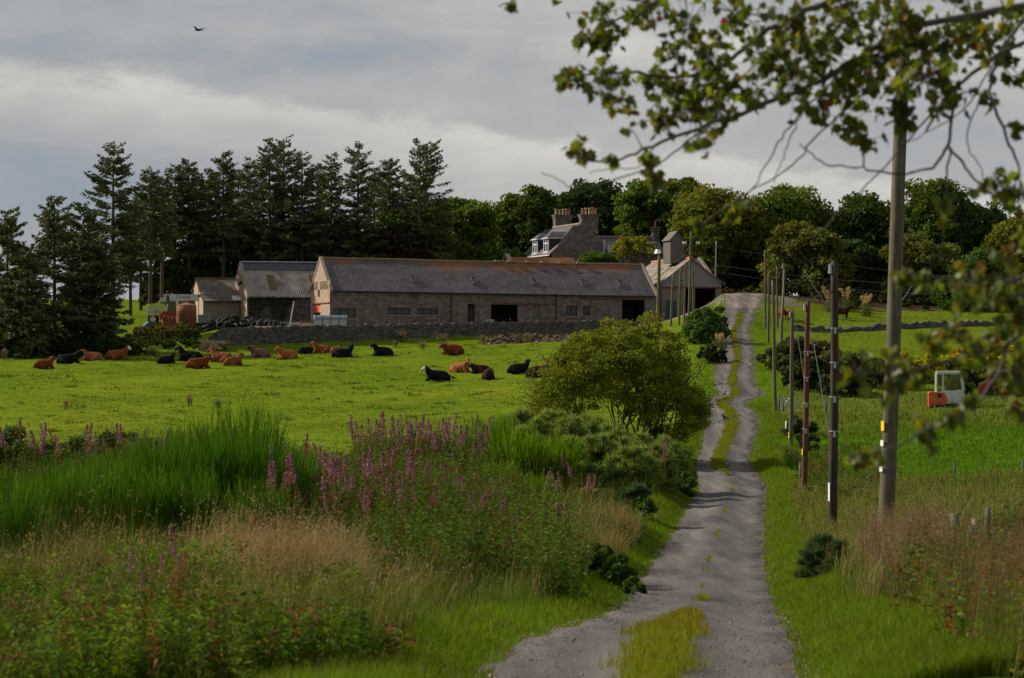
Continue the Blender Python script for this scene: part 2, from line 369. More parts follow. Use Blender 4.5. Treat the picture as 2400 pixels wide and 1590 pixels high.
_xy = CP[:, :2] / 50.0
_A = tps_phi(((_xy[:, None] - _xy[None]) ** 2).sum(-1)) + np.eye(len(CP)) * .004
_Pm = np.hstack([np.ones((len(CP), 1)), _xy])
_M = np.block([[_A, _Pm], [_Pm.T, np.zeros((3, 3))]])
_W = np.linalg.solve(_M, np.concatenate([CP[:, 2], np.zeros(3)]))
def sstep(a, b, x): t = np.clip((x - a) / (b - a), 0, 1); return t * t * (3 - 2 * t)
def roaddist(x, y):
    """signed: negative inside the road"""
    return np.maximum(roadL(y) - x, x - roadR(y))
def ground(x, y):
    x = np.atleast_1d(np.asarray(x, float)); y = np.atleast_1d(np.asarray(y, float))
    z = np.empty_like(x)
    for i in range(0, len(x), 20000):
        q = np.stack([x[i:i + 20000], y[i:i + 20000]], 1) / 50.0
        z[i:i + 20000] = tps_phi(((q[:, None] - _xy[None]) ** 2).sum(-1)) @ _W[:-3] + _W[-3] + q @ _W[-2:]
    rdist = roaddist(x, y); inr = (y > -40) & (y < 262)
    rough = (.07 * np.sin(x * 1.9 + .7 * y) * np.sin(y * 1.3 + 1) + .05 * np.sin(x * 4.1 - y * 2.2)) * sstep(.3, 2.0, rdist) * np.clip(1 - np.abs(y - 60) / 400, .2, 1)
    w = np.where(inr, 1 - sstep(-.1, 1.3, rdist), 0)
    bankup = np.where(inr & (y < 150), .10 * sstep(0, .5, rdist) * (1 - sstep(.5, 3, rdist)), 0)
    return z * (1 - w) + (roadZ(y) - .05) * w + rough + bankup
def gz(x, y): return float(ground([x], [y])[0])
def on_ground(px, py, d0=15., d1=330.):
    """where the view line through a photo pixel meets the terrain"""
    d = np.linspace(d0, d1, 1400)
    z = ground((px - CX) * d / F, d); f = (CY - py) * d / F - z
    s = np.where((f[:-1] > 0) & (f[1:] <= 0))[0]
    if len(s): i = s[0]
    else: i = int(np.argmin(np.abs(f)))
    dd = d[i]
    return np.array([(px - CX) * dd / F, dd, gz((px - CX) * dd / F, dd)])
def at(px, d):
    x = (px - CX) * d / F
    return np.array([x, d, gz(x, d)])
# ------------------------------------------------------------------ ground, road
def grid_mesh(X, Y, Z):
    r, c = X.shape
    V = np.stack([X, Y, Z], -1).reshape(-1, 3)
    i = np.arange(r - 1)[:, None] * c; j = np.arange(c - 1)[None]
    Q = np.stack([i + j, i + j + 1, i + c + j + 1, i + c + j], -1).reshape(-1, 4)
    return V, Q
PASTURE = np.array([.106, .152, .012]); VERGE = np.array([.102, .17, .008]); ROUGH = np.array([.075, .10, .018]); TAN = np.array([.20, .16, .07])
LUSH = np.array([.065, .135, .007]); BANK = np.array([.045, .055, .018]); YARD = np.array([.17, .145, .12]); SOIL = np.array([.06, .045, .03])
def zone_color(x, y):
    n = len(x); c = np.tile(PASTURE * .9, (n, 1))
    yy = np.maximum(y, 1.0); px = x * F / yy + CX
    rdist = roaddist(x, y)
    def put(mask, col): c[mask] = col
    left = x < roadL(y); right = ~left
    put(left & (y < 97), BANK)
    put(left & (y >= 97) & (y < 226), PASTURE)
    put((y > 225 + np.clip((px - 560) * .0165, 0, 20)) & (y < 262) & (px > 560) & (px < 1545), YARD); put((y > 243) & (y < 262) & (px >= 1545) & (px < 1700), YARD)
    put((y > 262) & (y < 345), SOIL)
    put((y > 262) & (px < 560), PASTURE * .95)
    put(right & (y < 90), ROUGH)
    put(right & (y >= 90) & (y < 128), LUSH)
    put(right & (y >= 128) & (y < 160), ROUGH * 1.15)
    put(right & (y >= 160) & (y < 246), PASTURE * .9)
    put(right & (y >= 246) & (y < 345), SOIL)
    put((rdist < 1.3) & (y < 240), VERGE * .85); put(left & (rdist < 3.0) & (y > 25) & (y < 46), VERGE * .85)
    put((rdist < .05) & (y < 255), np.array([.12, .10, .085]))
    put((y > 236) & (y < 256) & (x > 21) & (x < 30), np.array([.20, .17, .13]))
    return c
ds = np.concatenate([np.linspace(-12, 16, 15), np.arange(17, 262, .9), np.linspace(265, 420, 40), np.geomspace(440, 2500, 24)])
us = np.concatenate([np.linspace(-1.1, -.34, 20)[:-1], np.linspace(-.34, .34, 260), np.linspace(.34, 1.1, 20)[1:]])
D, U = np.meshgrid(ds, us, indexing='ij'); X = U * (D + 18)
Z = ground(X.ravel(), D.ravel()).reshape(X.shape)
V, Q = grid_mesh(X, D, Z)
M_ground = attrmat('ground_mat', .95, 2.6, .32, .5, .08)
tag(G().add(V, Q, None, zone_color(V[:, 0], V[:, 1])).build('ground', M_ground, None, True), 'rolling farmland ground of pasture, rough banks and farmyard', 'ground', kind='structure')

def roadmat():
    m, nt, out = newmat('worn_asphalt'); co = objco(nt)
    ml = N(nt, 'ShaderNodeMapping'); ml.inputs['Scale'].default_value = (1.5, .13, 1); nt.links.new(co, ml.inputs[0]); n1 = noise(nt, ml.outputs[0], 1.0, 5, .6); n2 = noise(nt, co, 9, 6, .75); n3 = noise(nt, co, 42, 3, .7)
    st = N(nt, 'ShaderNodeMapping'); st.inputs['Scale'].default_value = (1.3, .16, 1); nt.links.new(co, st.inputs[0])
    n4 = noise(nt, st.outputs[0], .8, 4, .55)
    c = ramp(nt, n1, [(.3, (.085, .079, .080)), (.52, (.122, .113, .112)), (.72, (.175, .160, .150))])
    c = mixc(nt, 1.0, c, ramp(nt, n2, [(.3, (.76,) * 3), (.7, (1.22,) * 3)]), 'MULTIPLY')
    c = mixc(nt, 1.0, c, ramp(nt, n3, [(.36, (.6,) * 3), (.55, (1.0,) * 3), (.75, (1.75, 1.7, 1.6))]), 'MULTIPLY')
    c = mixc(nt, ramp(nt, n4, [(.56, (0, 0, 0)), (.68, (.75,) * 3)]), c, (.060, .055, .060))
    a = N(nt, 'ShaderNodeAttribute', attribute_name='Col')
    c = mixc(nt, 1.0, c, a.outputs['Color'], 'MULTIPLY')
    finish(nt, out, c, .95, .03, 0, math_(nt, 'ADD', n2, n3), .22, .03)
    return m
dr = np.concatenate([np.linspace(-12, 18, 20), np.arange(18.3, 250, .3)])
tt = np.linspace(0, 1, 13)
def roadsurf(d):
    t = tt[None]; L_, R_ = roadL(d)[:, None], roadR(d)[:, None]
    wig = .12 * np.sin(d * 1.7) + .08 * np.sin(d * 4.3 + 1) + .05 * np.sin(d * 9.1)
    wig2 = .12 * np.sin(d * 1.3 + 2) + .09 * np.sin(d * 3.7) + .05 * np.sin(d * 8.3)
    X = (L_ + wig[:, None] * (1 - t)) * (1 - t) + (R_ + wig2[:, None] * t) * t
    crown = .05 * np.exp(-((t - .5) / .16) ** 2) - .035 * np.exp(-((t - .22) / .1) ** 2) - .035 * np.exp(-((t - .78) / .1) ** 2)
    bump = .005 * np.sin(d * .9) * np.sin(d * .37 + 1) + .0012 * np.sin(d * 1.9 + 3 * np.sin(d * .31))
    Zr = roadZ(d)[:, None] + .01 + crown + bump[:, None] * np.cos((t - .5) * 2.2) * (.6 + .4 * np.sin(5 * t + d[:, None] * .4))
    Zr = Zr - .12 * ((t == 0) | (t == 1))
    return X, np.broadcast_to(d[:, None], X.shape), Zr
X, Y, Z = roadsurf(dr)
V, Q = grid_mesh(X, Y, Z)
rc = np.ones((len(V), 3))
tq = np.tile(tt, len(dr)); 
rc *= (1 - .20 * np.cos((tq - .5) * 4 * PI) * np.clip((V[:, 1] - 30) / 60, -.3, 1))[:, None] * np.array([1, .985, .97])      # wheel tracks worn darker, crown and edges dustier
rc[(V[:, 1] > 226)] *= np.array([1.35, 1.28, 1.12])
tag(G().add(V, Q, None, rc).build('road', roadmat(), None, True), 'narrow worn asphalt farm road with a grass strip down its middle', 'road', kind='structure')
def roadpt(d, t):
    return np.stack([roadL(d) * (1 - t) + roadR(d) * t, d, roadZ(d) + .03], 1)

M_grass = leafmat('grass_blade', .40, .6, .02)
M_leaf = leafmat('leaf', .36, .6, .03)
M_needle = leafmat('needle', .15, .6, .06)
M_flower = leafmat('petal', .35, .6, .05)

def scatter(n, px0, px1, d0, d1):
    """n random ground points inside a wedge seen between two photo columns and two distances, even over its area"""
    d = np.sqrt(RNG.uniform(d0 ** 2, d1 ** 2, n)); px = RNG.uniform(px0, px1, n); x = (px - CX) * d / F
    return np.stack([x, d, ground(x, d)], 1)
def off_road(p, m=.0): return p[roaddist(p[:, 0], p[:, 1]) > m]

# verges: short bright grass along both edges
g = G()
for side in (0, 1):
    n = 80000
    d = 17.5 + (150 - 17.5) * RNG.random(n) ** 1.9
    wd = np.where(d < 25, 1.5, np.where(d < 47, 3.0, 1.2)) if side == 0 else np.where(d < 34, 1.5, np.where(d < 60, 1.2, 1.4))
    e = RNG.random(n) ** 1.25 * wd * (.75 + .6 * patchy(np.c_[d * .7, d * 1.3], .8, side * 3)) - .12
    x = np.where(side == 0, roadL(d) - e, roadR(d) + e)
    p = np.stack([x, d, ground(x, d) - .01], 1)
    L = (.07 + .17 * np.clip(e / 1.0, 0, 1)) * RNG.uniform(.6, 1.4, n)
    patch = .5 + .5 * np.sin(x * 2.1 + 1.3 * np.sin(d * .8)) * np.sin(d * .9 + x)
    col = vary((.112, .195, .008), n, .3, .15) * (1 - .35 * patch[:, None]) + patch[:, None] * np.array([.05, .035, .004]) * RNG.random((n, 1))
    dry = RNG.random(n) < .07; col[dry] = vary((.24, .19, .07), dry.sum(), .3, .1)
    blades(g, p, L, np.clip(.004 + d * .00016, .006, .03), RNG.uniform(.2, .9, n), col)
d = 150 + 95 * RNG.random(9000); e = RNG.random(9000) * 2.0 - .1; sd_ = RNG.random(9000) < .5
x = np.where(sd_, roadL(d) - e, roadR(d) + e); p = np.stack([x, d, ground(x, d)], 1)
blades(g, p, RNG.uniform(.06, .25, 9000), .035, RNG.uniform(.2, .9, 9000), vary((.098, .18, .010), 9000, .3, .15))
tag(g.build('verge_grass', M_grass), 'short bright green grass on the road verges', 'grass', kind='stuff')

# the strip along the middle of the road: patchy, olive, longest at the near end
g = G(); n = 40000
d = np.concatenate([RNG.uniform(17.5, 33.5, 15000), RNG.uniform(36, 41, 1500), RNG.uniform(41, 104, 1500), RNG.uniform(102, 150, 34000), RNG.uniform(150, 222, 34000)]); n = len(d)
near = d < 42
cen = np.where(d < 25, .53, np.where(d < 42, .52 , np.where(d < 106, .5, .46 + .05 * np.sin(d * .15))))
hw = np.where(d < 26, .135, np.where(d < 33.5, .155 - .016 * (d - 26), np.where(d < 42, .06, np.where(d < 106, .03, np.where(d < 150, .135, .115))))) * (.8 + .35 * np.sin(d * 1.9) * np.sin(d * .7))
t = cen + hw * RNG.normal(0, .45, n).clip(-1.1, 1.1)
p = roadpt(d, t)
keep = (d < 33.5) | ((d > 106) | (np.sin(d * .8) * np.sin(d * .31 + 2) > .28)) & (np.sin(d * 1.1) * np.sin(d * .53 + 1) > -.82); p, d, near = p[keep], d[keep], near[keep]; n = len(d)
L = np.where(d < 33, .13, .11) * RNG.uniform(.5, 1.5, n)
col = vary((.165, .195, .008), n, .3, .12); far_ = (d > 25.5) & (d < 34); col[far_ & (RNG.random(n) < .55)] *= np.array([1.05, .66, .9]); dry = RNG.random(n) < .12; col[dry] = vary((.25, .17, .06), dry.sum())
blades(g, p, L, np.clip(.004 + d * .00018, .006, .03), RNG.uniform(.2, 1.0, n), col)
tag(g.build('centre_grass', M_grass), 'olive grass growing along the middle of the road', 'grass', kind='stuff')

g = G(); n = 3600
d = 18 + 50 * RNG.random(n) ** 1.6; t = np.where(RNG.random(n) < .45, np.where(RNG.random(n) < .5, RNG.beta(1, 7, n), RNG.beta(7, 1, n)), RNG.random(n))
q = roadpt(d, np.clip(t, .01, .99)); r_ = RNG.uniform(.005, .016, n) * np.where(RNG.random(n) < .04, 2, 1)
oc = np.array([(1, 0, 0), (0, 1, 0), (-1, 0, 0), (0, -1, 0), (0, 0, .7), (0, 0, -.7)], float)
V = q[:, None] + oc[None] * r_[:, None, None] * RNG.uniform(.6, 1.3, (n, 6, 1)); V[:, :, 2] -= .012
i = np.arange(n)[:, None, None] * 6; T = i + np.array([(0, 1, 4), (1, 2, 4), (2, 3, 4), (3, 0, 4), (1, 0, 5), (2, 1, 5), (3, 2, 5), (0, 3, 5)])[None]
g.add(V.reshape(-1, 3), None, T.reshape(-1, 3), np.repeat(vary((.20, .18, .165), n, .45, .06), 6, 0))
tag(g.build('gravel', attrmat('gravel_mat', .95, 30, .2, .1)), 'loose gravel scattered on the asphalt', 'gravel', kind='stuff')
# pasture: low tufts breaking the surface
g = G(); n = 26000
p = scatter(n, -150, 1680, 112, 224); p = p[(roaddist(p[:, 0], p[:, 1]) > 1.5)]
clump = np.sin(p[:, 0] * .33 + 2 * np.sin(p[:, 1] * .11)) * np.sin(p[:, 1] * .27 + p[:, 0] * .1) + RNG.normal(0, .5, len(p))
p = p[clump > .1]; n = len(p)
base = np.repeat(p, 4, 0) + np.c_[RNG.normal(0, .22, (n * 4, 2)), np.zeros(n * 4)]; 
base[:, 2] = ground(base[:, 0], base[:, 1])
blades(g, base, RNG.uniform(.04, .12, n * 4), .05, RNG.uniform(.3, 1.1, n * 4), np.repeat(vary((.100, .140, .011), n, .25, .10), 4, 0))
n = 300; p = scatter(n, -150, 1650, 112, 222); p = p[roaddist(p[:, 0], p[:, 1]) > 2]; n = len(p)
base = np.repeat(p, 26, 0) + np.c_[RNG.normal(0, .38, (n * 26, 1)), RNG.normal(0, .15, (n * 26, 1)), np.zeros(n * 26)]; base[:, 2] = ground(base[:, 0], base[:, 1])
blades(g, base, RNG.uniform(.1, .24, n * 26), .05, RNG.uniform(.2, .9, n * 26), np.repeat(vary((.06, .105, .010), n, .3, .15), 26, 0))
tag(g.build('pasture_grass', M_grass), 'grazed pasture grass with darker tufts in the cattle field', 'grass', kind='stuff')

# right hand fields: lush grass, tan rough meadow
g = G()
p = off_road(scatter(30000, 1850, 2600, 88, 132), 1.6); n = len(p)
blades(g, p, RNG.uniform(.10, .3, n), .035, RNG.uniform(.2, .8, n), vary((.08, .165, .007), n, .3, .15))
p = off_road(scatter(14000, 1830, 2600, 130, 245), 1.6); n = len(p)
blades(g, p, RNG.uniform(.08, .22, n), .045, RNG.uniform(.2, .8, n), vary((.10, .145, .012), n, .3, .15))
tag(g.build('field_grass', M_grass), 'lush grass of the fields right of the road', 'grass', kind='stuff')
g = G()
def seedheads(g, tips, col, s=.02, k=5, spread=.05):
    c = np.repeat(tips, k, 0) + RNG.normal(0, spread, (len(tips) * k, 3)); leaves(g, c, s, np.repeat(col, k, 0), .4, (0, 0, .6))
p = off_road(scatter(30000, 1790, 2600, 40, 92), .9); n = len(p)
ex = np.sin(p[:, 0] * .9 + p[:, 1] * .3) * .5 + .5
L = RNG.uniform(.2, .6, n); col = vary((.11, .145, .022), n, .3, .15); rough_ = np.clip(1.2 - roaddist(p[:, 0], p[:, 1]) / 4.5, 0, 1) + ((p[:, 1] > 78) & (p[:, 1] < 90)) * .6; tn = RNG.random(n) < .06 + .3 * rough_ * ex + .10 * rough_; col[tn] = vary((.19, .155, .065), tn.sum(), .3, .12)
tips = blades(g, p, L, np.clip(p[:, 1] * .0003, .012, .03), RNG.uniform(.1, .6, n), col)
s_ = RNG.random(n) < .09; seedheads(g, tips[s_], vary((.26, .18, .11), s_.sum(), .3), .035, 3, .06)
p = off_road(scatter(7000, 1850, 2600, 126, 160), 1.7); n = len(p)
blades(g, p, RNG.uniform(.12, .4, n), .05, RNG.uniform(.1, .6, n), vary((.105, .14, .016), n, .3, .15))
tag(g.build('rough_meadow', M_grass), 'tan and olive rough meadow grass right of the poles', 'grass', kind='stuff')

# left bank: tall seeding grass, tan in the middle, greener towards the road and the bottom edge
g = G()
def tall(px0, px1, d0, d1, n, Lr, green, tanfrac, seed=.3, tan=(.30, .215, .12), sc=(.27, .185, .135), m=None):
    p = off_road(scatter(n, px0, px1, d0, d1), (.9 if d0 < 45 else .5) if m is None else m)
    ed = np.minimum((p[:, 0] * F / p[:, 1] + CX - px0), px1 - (p[:, 0] * F / p[:, 1] + CX)) / 130 + RNG.normal(0, .3, len(p)); p = p[(ed > .25) & (RNG.random(len(p)) < .18 + 1.25 * patchy(p, 1.1))]; n = len(p)
    w = np.clip(p[:, 1] * .00022, .005, .02)
    pat = patchy(p, 1.1); p2 = patchy(p, .8, 4.0)
    L = RNG.uniform(*Lr, n) * (.55 + .8 * pat); col = vary(green, n, .25, .12) * (.55 + .8 * p2)[:, None] * np.array([1, 1, 1]); col[:, 0] *= (.75 + .6 * pat)
    tn = RNG.random(n) < tanfrac * (.25 + 1.5 * pat ** 1.5); col[tn] = vary(tan, tn.sum(), .35, .1)
    L[tn] *= RNG.uniform(.8, 1.25, tn.sum())
    tips = blades(g, p, L, w, RNG.uniform(.05, .95, n), col, RNG.normal(.4, 1.2, n))
    s_ = tn & (RNG.random(n) < seed * .45)
    k = s_.sum()
    if k: seedheads(g, tips[s_], vary(sc, k, .3), .021 * np.ones(k * 5), 5, .04)
TN = (.27, .205, .105); TS = (.25, .17, .125)
tall(-200, 1080, 19.5, 27, 19000, (.4, .85), (.062, .105, .012), .16, .3, TN, TS)
tall(-200, 1060, 27, 33, 16000, (.45, .85), (.065, .105, .013), .22, .3, TN, TS)
tall(-200, 300, 22, 31, 9000, (.5, .9), (.05, .08, .012), .30, .3, TN, TS)
tall(430, 860, 30, 38, 22000, (.6, 1.15), (.10, .12, .025), .62, .6, TN, TS)
tall(600, 960, 27, 33, 9000, (.4, .8), (.085, .115, .018), .5, .4, TN, TS)
tall(-200, 420, 25, 33, 12000, (.5, 1.05), (.05, .095, .010), .14, .4, TN, TS)
tall(-200, 460, 31, 46, 19000, (.6, 1.15), (.042, .092, .009), .07, .3, TN, TS)
tall(880, 1300, 33, 52, 17000, (.4, .9), (.07, .115, .014), .22, .3, TN, TS)
tall(-200, 1480, 44, 70, 30000, (.6, 1.15), (.05, .10, .010), .10, .3, TN, TS)
tall(1180, 1540, 50, 66, 11000, (.4, .8), (.085, .115, .018), .4, .4, TN, TS)
tall(1380, 1500, 58, 68, 2200, (.45, .75), (.14, .12, .04), .7, .4, (.25, .18, .10), TS)
tall(-200, 1560, 70, 97, 14000, (.4, .8), (.055, .10, .012), .10, .3, TN, TS)
tall(2050, 2600, 17, 31, 12000, (.45, .9), (.075, .125, .014), .12, .3, TN, TS, 1.2)
tall(1900, 2300, 30, 46, 9000, (.4, .8), (.085, .12, .02), .35, .3, TN, TS, .9)
tag(g.build('bank_grass', M_grass), 'tall seeding grass, tan and green, over the left roadside bank', 'grass', kind='stuff')

# leafy undergrowth (nettles, willowherb leaves, docks) that no one could count
g = G()
def leafy(px0, px1, d0, d1, n, h, col, s, k=26, m=.6, asp=.17, red=.05):
    p = off_road(scatter(n // 3, px0, px1, d0, d1), m); pq = patchy(p, 1.2, 1.0); p = p[RNG.random(len(p)) < .2 + 1.1 * pq]
    ht = np.repeat(h * (.55 + .75 * patchy(p, 1.2, 1.0)) * RNG.uniform(.75, 1.2, len(p)), 5); tint = np.repeat(vary(col, len(p), .3, .2) * (.7 + .6 * patchy(p, .9, 6.0))[:, None], 5, 0)
    base = np.repeat(p, 5, 0) + np.c_[RNG.normal(0, .17, (len(p) * 5, 2)), np.zeros(len(p) * 5)]; n = len(base); ht = ht * RNG.uniform(.6, 1.1, n)
    lean = RNG.normal(0, .12, (n, 2)); isred = RNG.random(n) < red; tint[isred] = vary((.17, .075, .03), isred.sum(), .3)
    c = np.repeat(np.arange(n), k); t = RNG.uniform(.12, 1, len(c)); a = RNG.uniform(0, 2 * PI, len(c))
    L = s * 1.9 * RNG.uniform(.6, 1.25, len(c)) * (1.15 - .55 * t)
    o = base[c] + np.c_[lean[c] * (ht[c] * t)[:, None], ht[c] * t]
    dv = np.stack([np.cos(a), np.sin(a), RNG.uniform(-.25, .75, len(c))], 1); dv /= np.linalg.norm(dv, axis=1)[:, None]; e = o + dv * L[:, None]
    wd = np.cross(dv, unit(len(c))); wd /= np.linalg.norm(wd, axis=1)[:, None]; wd *= (L * asp)[:, None]; mid = o + dv * (L * .5)[:, None]; mid[:, 2] += L * .08
    cc = tint[c] * RNG.uniform(.65, 1.4, (len(c), 1))
    g.add(np.stack([o, mid + wd, e, mid - wd], 1).reshape(-1, 3), np.arange(len(c) * 4).reshape(-1, 4), None, np.repeat(cc, 4, 0))
    blades(g, base, ht, np.clip(base[:, 1] * .0003, .008, .02), np.abs(lean[:, 0]), vary((.11, .085, .03), n), np.arctan2(lean[:, 1], lean[:, 0]))
leafy(-200, 900, 19.5, 24, 800, .66, (.075, .125, .011), .06, 40, red=.08)
leafy(-200, 820, 23, 28.5, 760, .68, (.07, .125, .011), .065, 40)
leafy(280, 560, 27, 31, 330, .8, (.09, .155, .012), .07, 44, red=.06)
leafy(860, 1330, 37, 60, 2000, 1.2, (.062, .118, .012), .075, 34)
leafy(840, 1150, 74, 83, 800, 1.45, (.07, .125, .016), .09, 28)
leafy(500, 1250, 50, 74, 1500, 1.25, (.06, .11, .013), .08, 28)
leafy(-200, 700, 58, 74, 1300, 1.35, (.045, .088, .013), .08, 28)
leafy(1000, 1500, 58, 72, 600, .75, (.08, .12, .014), .08, 26)
leafy(2020, 2600, 17, 31, 800, .85, (.08, .115, .014), .05, 30, 1.25, red=.25)
leafy(2150, 2600, 30, 42, 700, .5, (.075, .115, .014), .06, 28, 1.2)
leafy(1840, 2100, 80, 120, 500, .8, (.085, .12, .025), .08, 22, 1.2)
tag(g.build('undergrowth', M_leaf), 'leafy nettles and willowherb leaves filling the banks', 'undergrowth', kind='stuff')
# ------------------------------------------------------------------ buildings
TH = math.radians(18.1)
class Frame:
    """a building's own axes: u along its front, v into depth, w up; origin on the ground at the front left corner"""
    def __init__(s, o, th): s.o = np.asarray(o, float); s.th = th; s.a = np.array([math.cos(th), math.sin(th)]); s.b = np.array([-math.sin(th), math.cos(th)])
    def front(s, px, py, v=0.0):
        k = (px - CX) / F; ox, oy = s.o[:2] + s.b * v
        u = (k * oy - ox) / (s.a[0] - k * s.a[1]); d = oy + u * s.a[1]
        return u, (CY - py) * d / F - s.o[2]
    def side(s, px, py, u=0.0):
        k = (px - CX) / F; ox, oy = s.o[:2] + s.a * u
        v = (k * oy - ox) / (s.b[0] - k * s.b[1]); d = oy + v * s.b[1]
        return v, (CY - py) * d / F - s.o[2]
    def world(s, u, v, w): p = s.o[:2] + s.a * u + s.b * v; return np.array([p[0], p[1], s.o[2] + w])
def rectwall(g, p0, pu, L, z0, z1, n_in, holes=(), depth=.35, topfn=None):
    """wall face from p0 along pu, with openings (a0,a1,z0,z1) and their reveals"""
    p0 = np.asarray(p0, float); pu = np.asarray(pu, float); n_in = np.asarray(n_in, float)
    A = sorted({0.0, L, *[h[0] for h in holes], *[h[1] for h in holes]}); Zs = sorted({z0, z1, *[h[2] for h in holes], *[h[3] for h in holes]})
    def pt(a, z): q = p0 + pu * a; return np.array([q[0], q[1], z])
    for a0, a1 in zip(A[:-1], A[1:]):
        for b0, b1 in zip(Zs[:-1], Zs[1:]):
            m = ((a0 + a1) / 2, (b0 + b1) / 2)
            if any(h[0] < m[0] < h[1] and h[2] < m[1] < h[3] for h in holes): continue
            g.add([pt(a0, b0), pt(a1, b0), pt(a1, b1), pt(a0, b1)], [(0, 1, 2, 3)])
    nn = np.array([n_in[0], n_in[1], 0]) * depth
    for h in holes:
        c = [pt(h[0], h[2]), pt(h[1], h[2]), pt(h[1], h[3]), pt(h[0], h[3])]
        for i in range(4):
            a, b = c[i], c[(i + 1) % 4]; g.add([a, b, b + nn, a + nn], [(0, 1, 2, 3)])
def gable(g, u, W, z0, ze, zr, holes=(), into=(1, 0), vr=None):
    """end wall in the plane u, from v=0 to W, with its triangle"""
    rectwall(g, (u, 0), (0, 1), W, z0, ze, into, holes)
    vr = W / 2 if vr is None else vr
    g.add([(u, 0, ze), (u, W, ze), (u, vr, zr)], None, [(0, 1, 2)])
def roofslab(g, u0, u1, v0, z0, v1, z1, th=.12):
    """a pitched slab from eave (v0,z0) to ridge (v1,z1)"""
    V = [(u0, v0, z0), (u1, v0, z0), (u1, v1, z1), (u0, v1, z1)]
    V2 = [(x, y, z - th) for x, y, z in V]
    g.add(V + V2, [(0, 1, 2, 3), (7, 6, 5, 4), (0, 4, 5, 1), (1, 5, 6, 2), (2, 6, 7, 3), (3, 7, 4, 0)])
def skew(g, u0, u1, vs, zs, h=.16, th=.3):
    """coping stones up a gable"""
    for (va, vb), (za, zb) in zip(zip(vs[:-1], vs[1:]), zip(zs[:-1], zs[1:])):
        V = [(u0, va, za + h), (u1, va, za + h), (u1, vb, zb + h), (u0, vb, zb + h)]
        V2 = [(x, y, z - th) for x, y, z in V]
        g.add(V + V2, [(0, 1, 2, 3), (7, 6, 5, 4), (0, 4, 5, 1), (1, 5, 6, 2), (2, 6, 7, 3), (3, 7, 4, 0)])
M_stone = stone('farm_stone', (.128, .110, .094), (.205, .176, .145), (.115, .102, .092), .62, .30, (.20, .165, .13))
M_gstone_lit = stone('gable_stone_sunlit', (.30, .225, .175), (.40, .30, .235), (.34, .26, .21), .48, .26, (.36, .27, .21))  # paler copy of the wall stone: sunlight painted into the left gables
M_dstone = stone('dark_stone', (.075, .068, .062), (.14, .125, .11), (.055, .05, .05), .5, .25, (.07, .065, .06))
M_wall = stone('dyke_stone', (.075, .073, .072), (.16, .15, .14), (.022, .022, .022), .42, .2, (.06, .062, .058), 1.2)
M_hstone = stone('house_granite', (.12, .105, .092), (.185, .16, .135), (.14, .12, .105), .7, .32, (.13, .105, .09))
LICH = (.235, .085, .02)
M_slate = slate('barn_slate', (.070, .062, .072), (.115, .100, .108), LICH, 6.75, .0105, .24, .38)
M_slate2 = slate('house_slate', (.075, .072, .085), (.105, .10, .115))
M_slate_l = slate('lichen_slate', (.09, .065, .055), (.14, .085, .06), LICH, 6.7, 0, .24, .8)
M_tile = slate('old_sheet_roof', (.13, .112, .095), (.175, .15, .125), (.10, .09, .04), 4.79, 0, .7, .16)
M_asb = slate('shed_sheet_roof', (.175, .145, .13), (.22, .18, .16), LICH, 6.6, 0, .8, .10)
M_cope = plain('coping_stone', (.25, .20, .155), .9, 2.0, .35)
M_ridge = plain('ridge_tile', (.27, .17, .085), .9, 1.2, .45, grime=(.20, .17, .14))
M_shade = plain('interior_shade', (.03, .032, .032), .95, 2, .3, .05)  # near black colour stands in for the shade inside doorways
M_glass = plain('dusty_glass', (.035, .045, .05), .18, 1.2, .4, .5)
M_redp = plain('red_oxide_paint', (.14, .045, .035), .75, 2, .35)
M_teal = plain('teal_paint', (.03, .085, .10), .6, 2, .25)
M_white = plain('white_paint', (.62, .62, .62), .5, 3, .12)
M_iron = plain('black_iron', (.03, .027, .025), .7, 3, .3)
M_zinc = plain('galvanised_steel', (.36, .38, .40), .45, 3, .25, .5, .6)
M_skyl = plain('skylight_iron', (.085, .085, .095), .7, 3, .3, .2)
M_terra = plain('terracotta', (.42, .20, .11), .85, 4, .3)
M_buff = plain('buff_clay', (.42, .33, .20), .85, 4, .3)
M_board = plain('grey_cladding', (.215, .205, .19), .8, 1.5, .2)
M_harl = plain('pinkish_harling', (.20, .155, .13), .95, 1.3, .2)
M_harl_lit = plain('harling_sunlit', (.36, .265, .20), .95, 1.3, .15)  # lighter copy of the harling, sunlight painted into the store gable
M_wood = plain('weathered_wood', (.20, .165, .115), .9, 3, .3)
M_greyc = plain('grey_timber', (.10, .10, .078), .9, 2.0, .3)

# ---- long stone barn
BO = P(773, 758, 236); B = Frame(BO, TH); BL = 35.6; BW = 8.5; EH, RH, DR = 3.46, 6.75, .0105
def shear(g):
    for a in g.v: a[:, 2] -= np.where(a[:, 2] > .2, DR * a[:, 0], 0)
    return g
def fh(px0, px1, py0, py1):
    u0, w1 = B.front(px0, py0); u1, w0 = B.front(px1, py1)
    return (u0, u1, max(w0, -.2), w1)
barn = thing('stone_barn', 'long low stone barn with a dark slate roof, orange lichen along its ridge', 'barn', BO, TH)
wins = [fh(782, 833, 723, 746), fh(909, 962, 722, 738), fh(978, 1026, 723, 738), fh(960, 979, 687, 700), fh(1327, 1353, 717, 741), fh(1366, 1383, 718, 740)]
dors = [fh(1096, 1113, 713, 758), fh(1151, 1214, 714, 757), fh(1249, 1267, 715, 757), fh(1458, 1512, 703, 756)]
for i, h in enumerate(dors): dors[i] = (h[0], h[1], -.4, h[3])
def unshear(h): return (h[0], h[1], h[2] + (DR * h[0] if h[2] > .2 else 0), h[3] + DR * h[0])
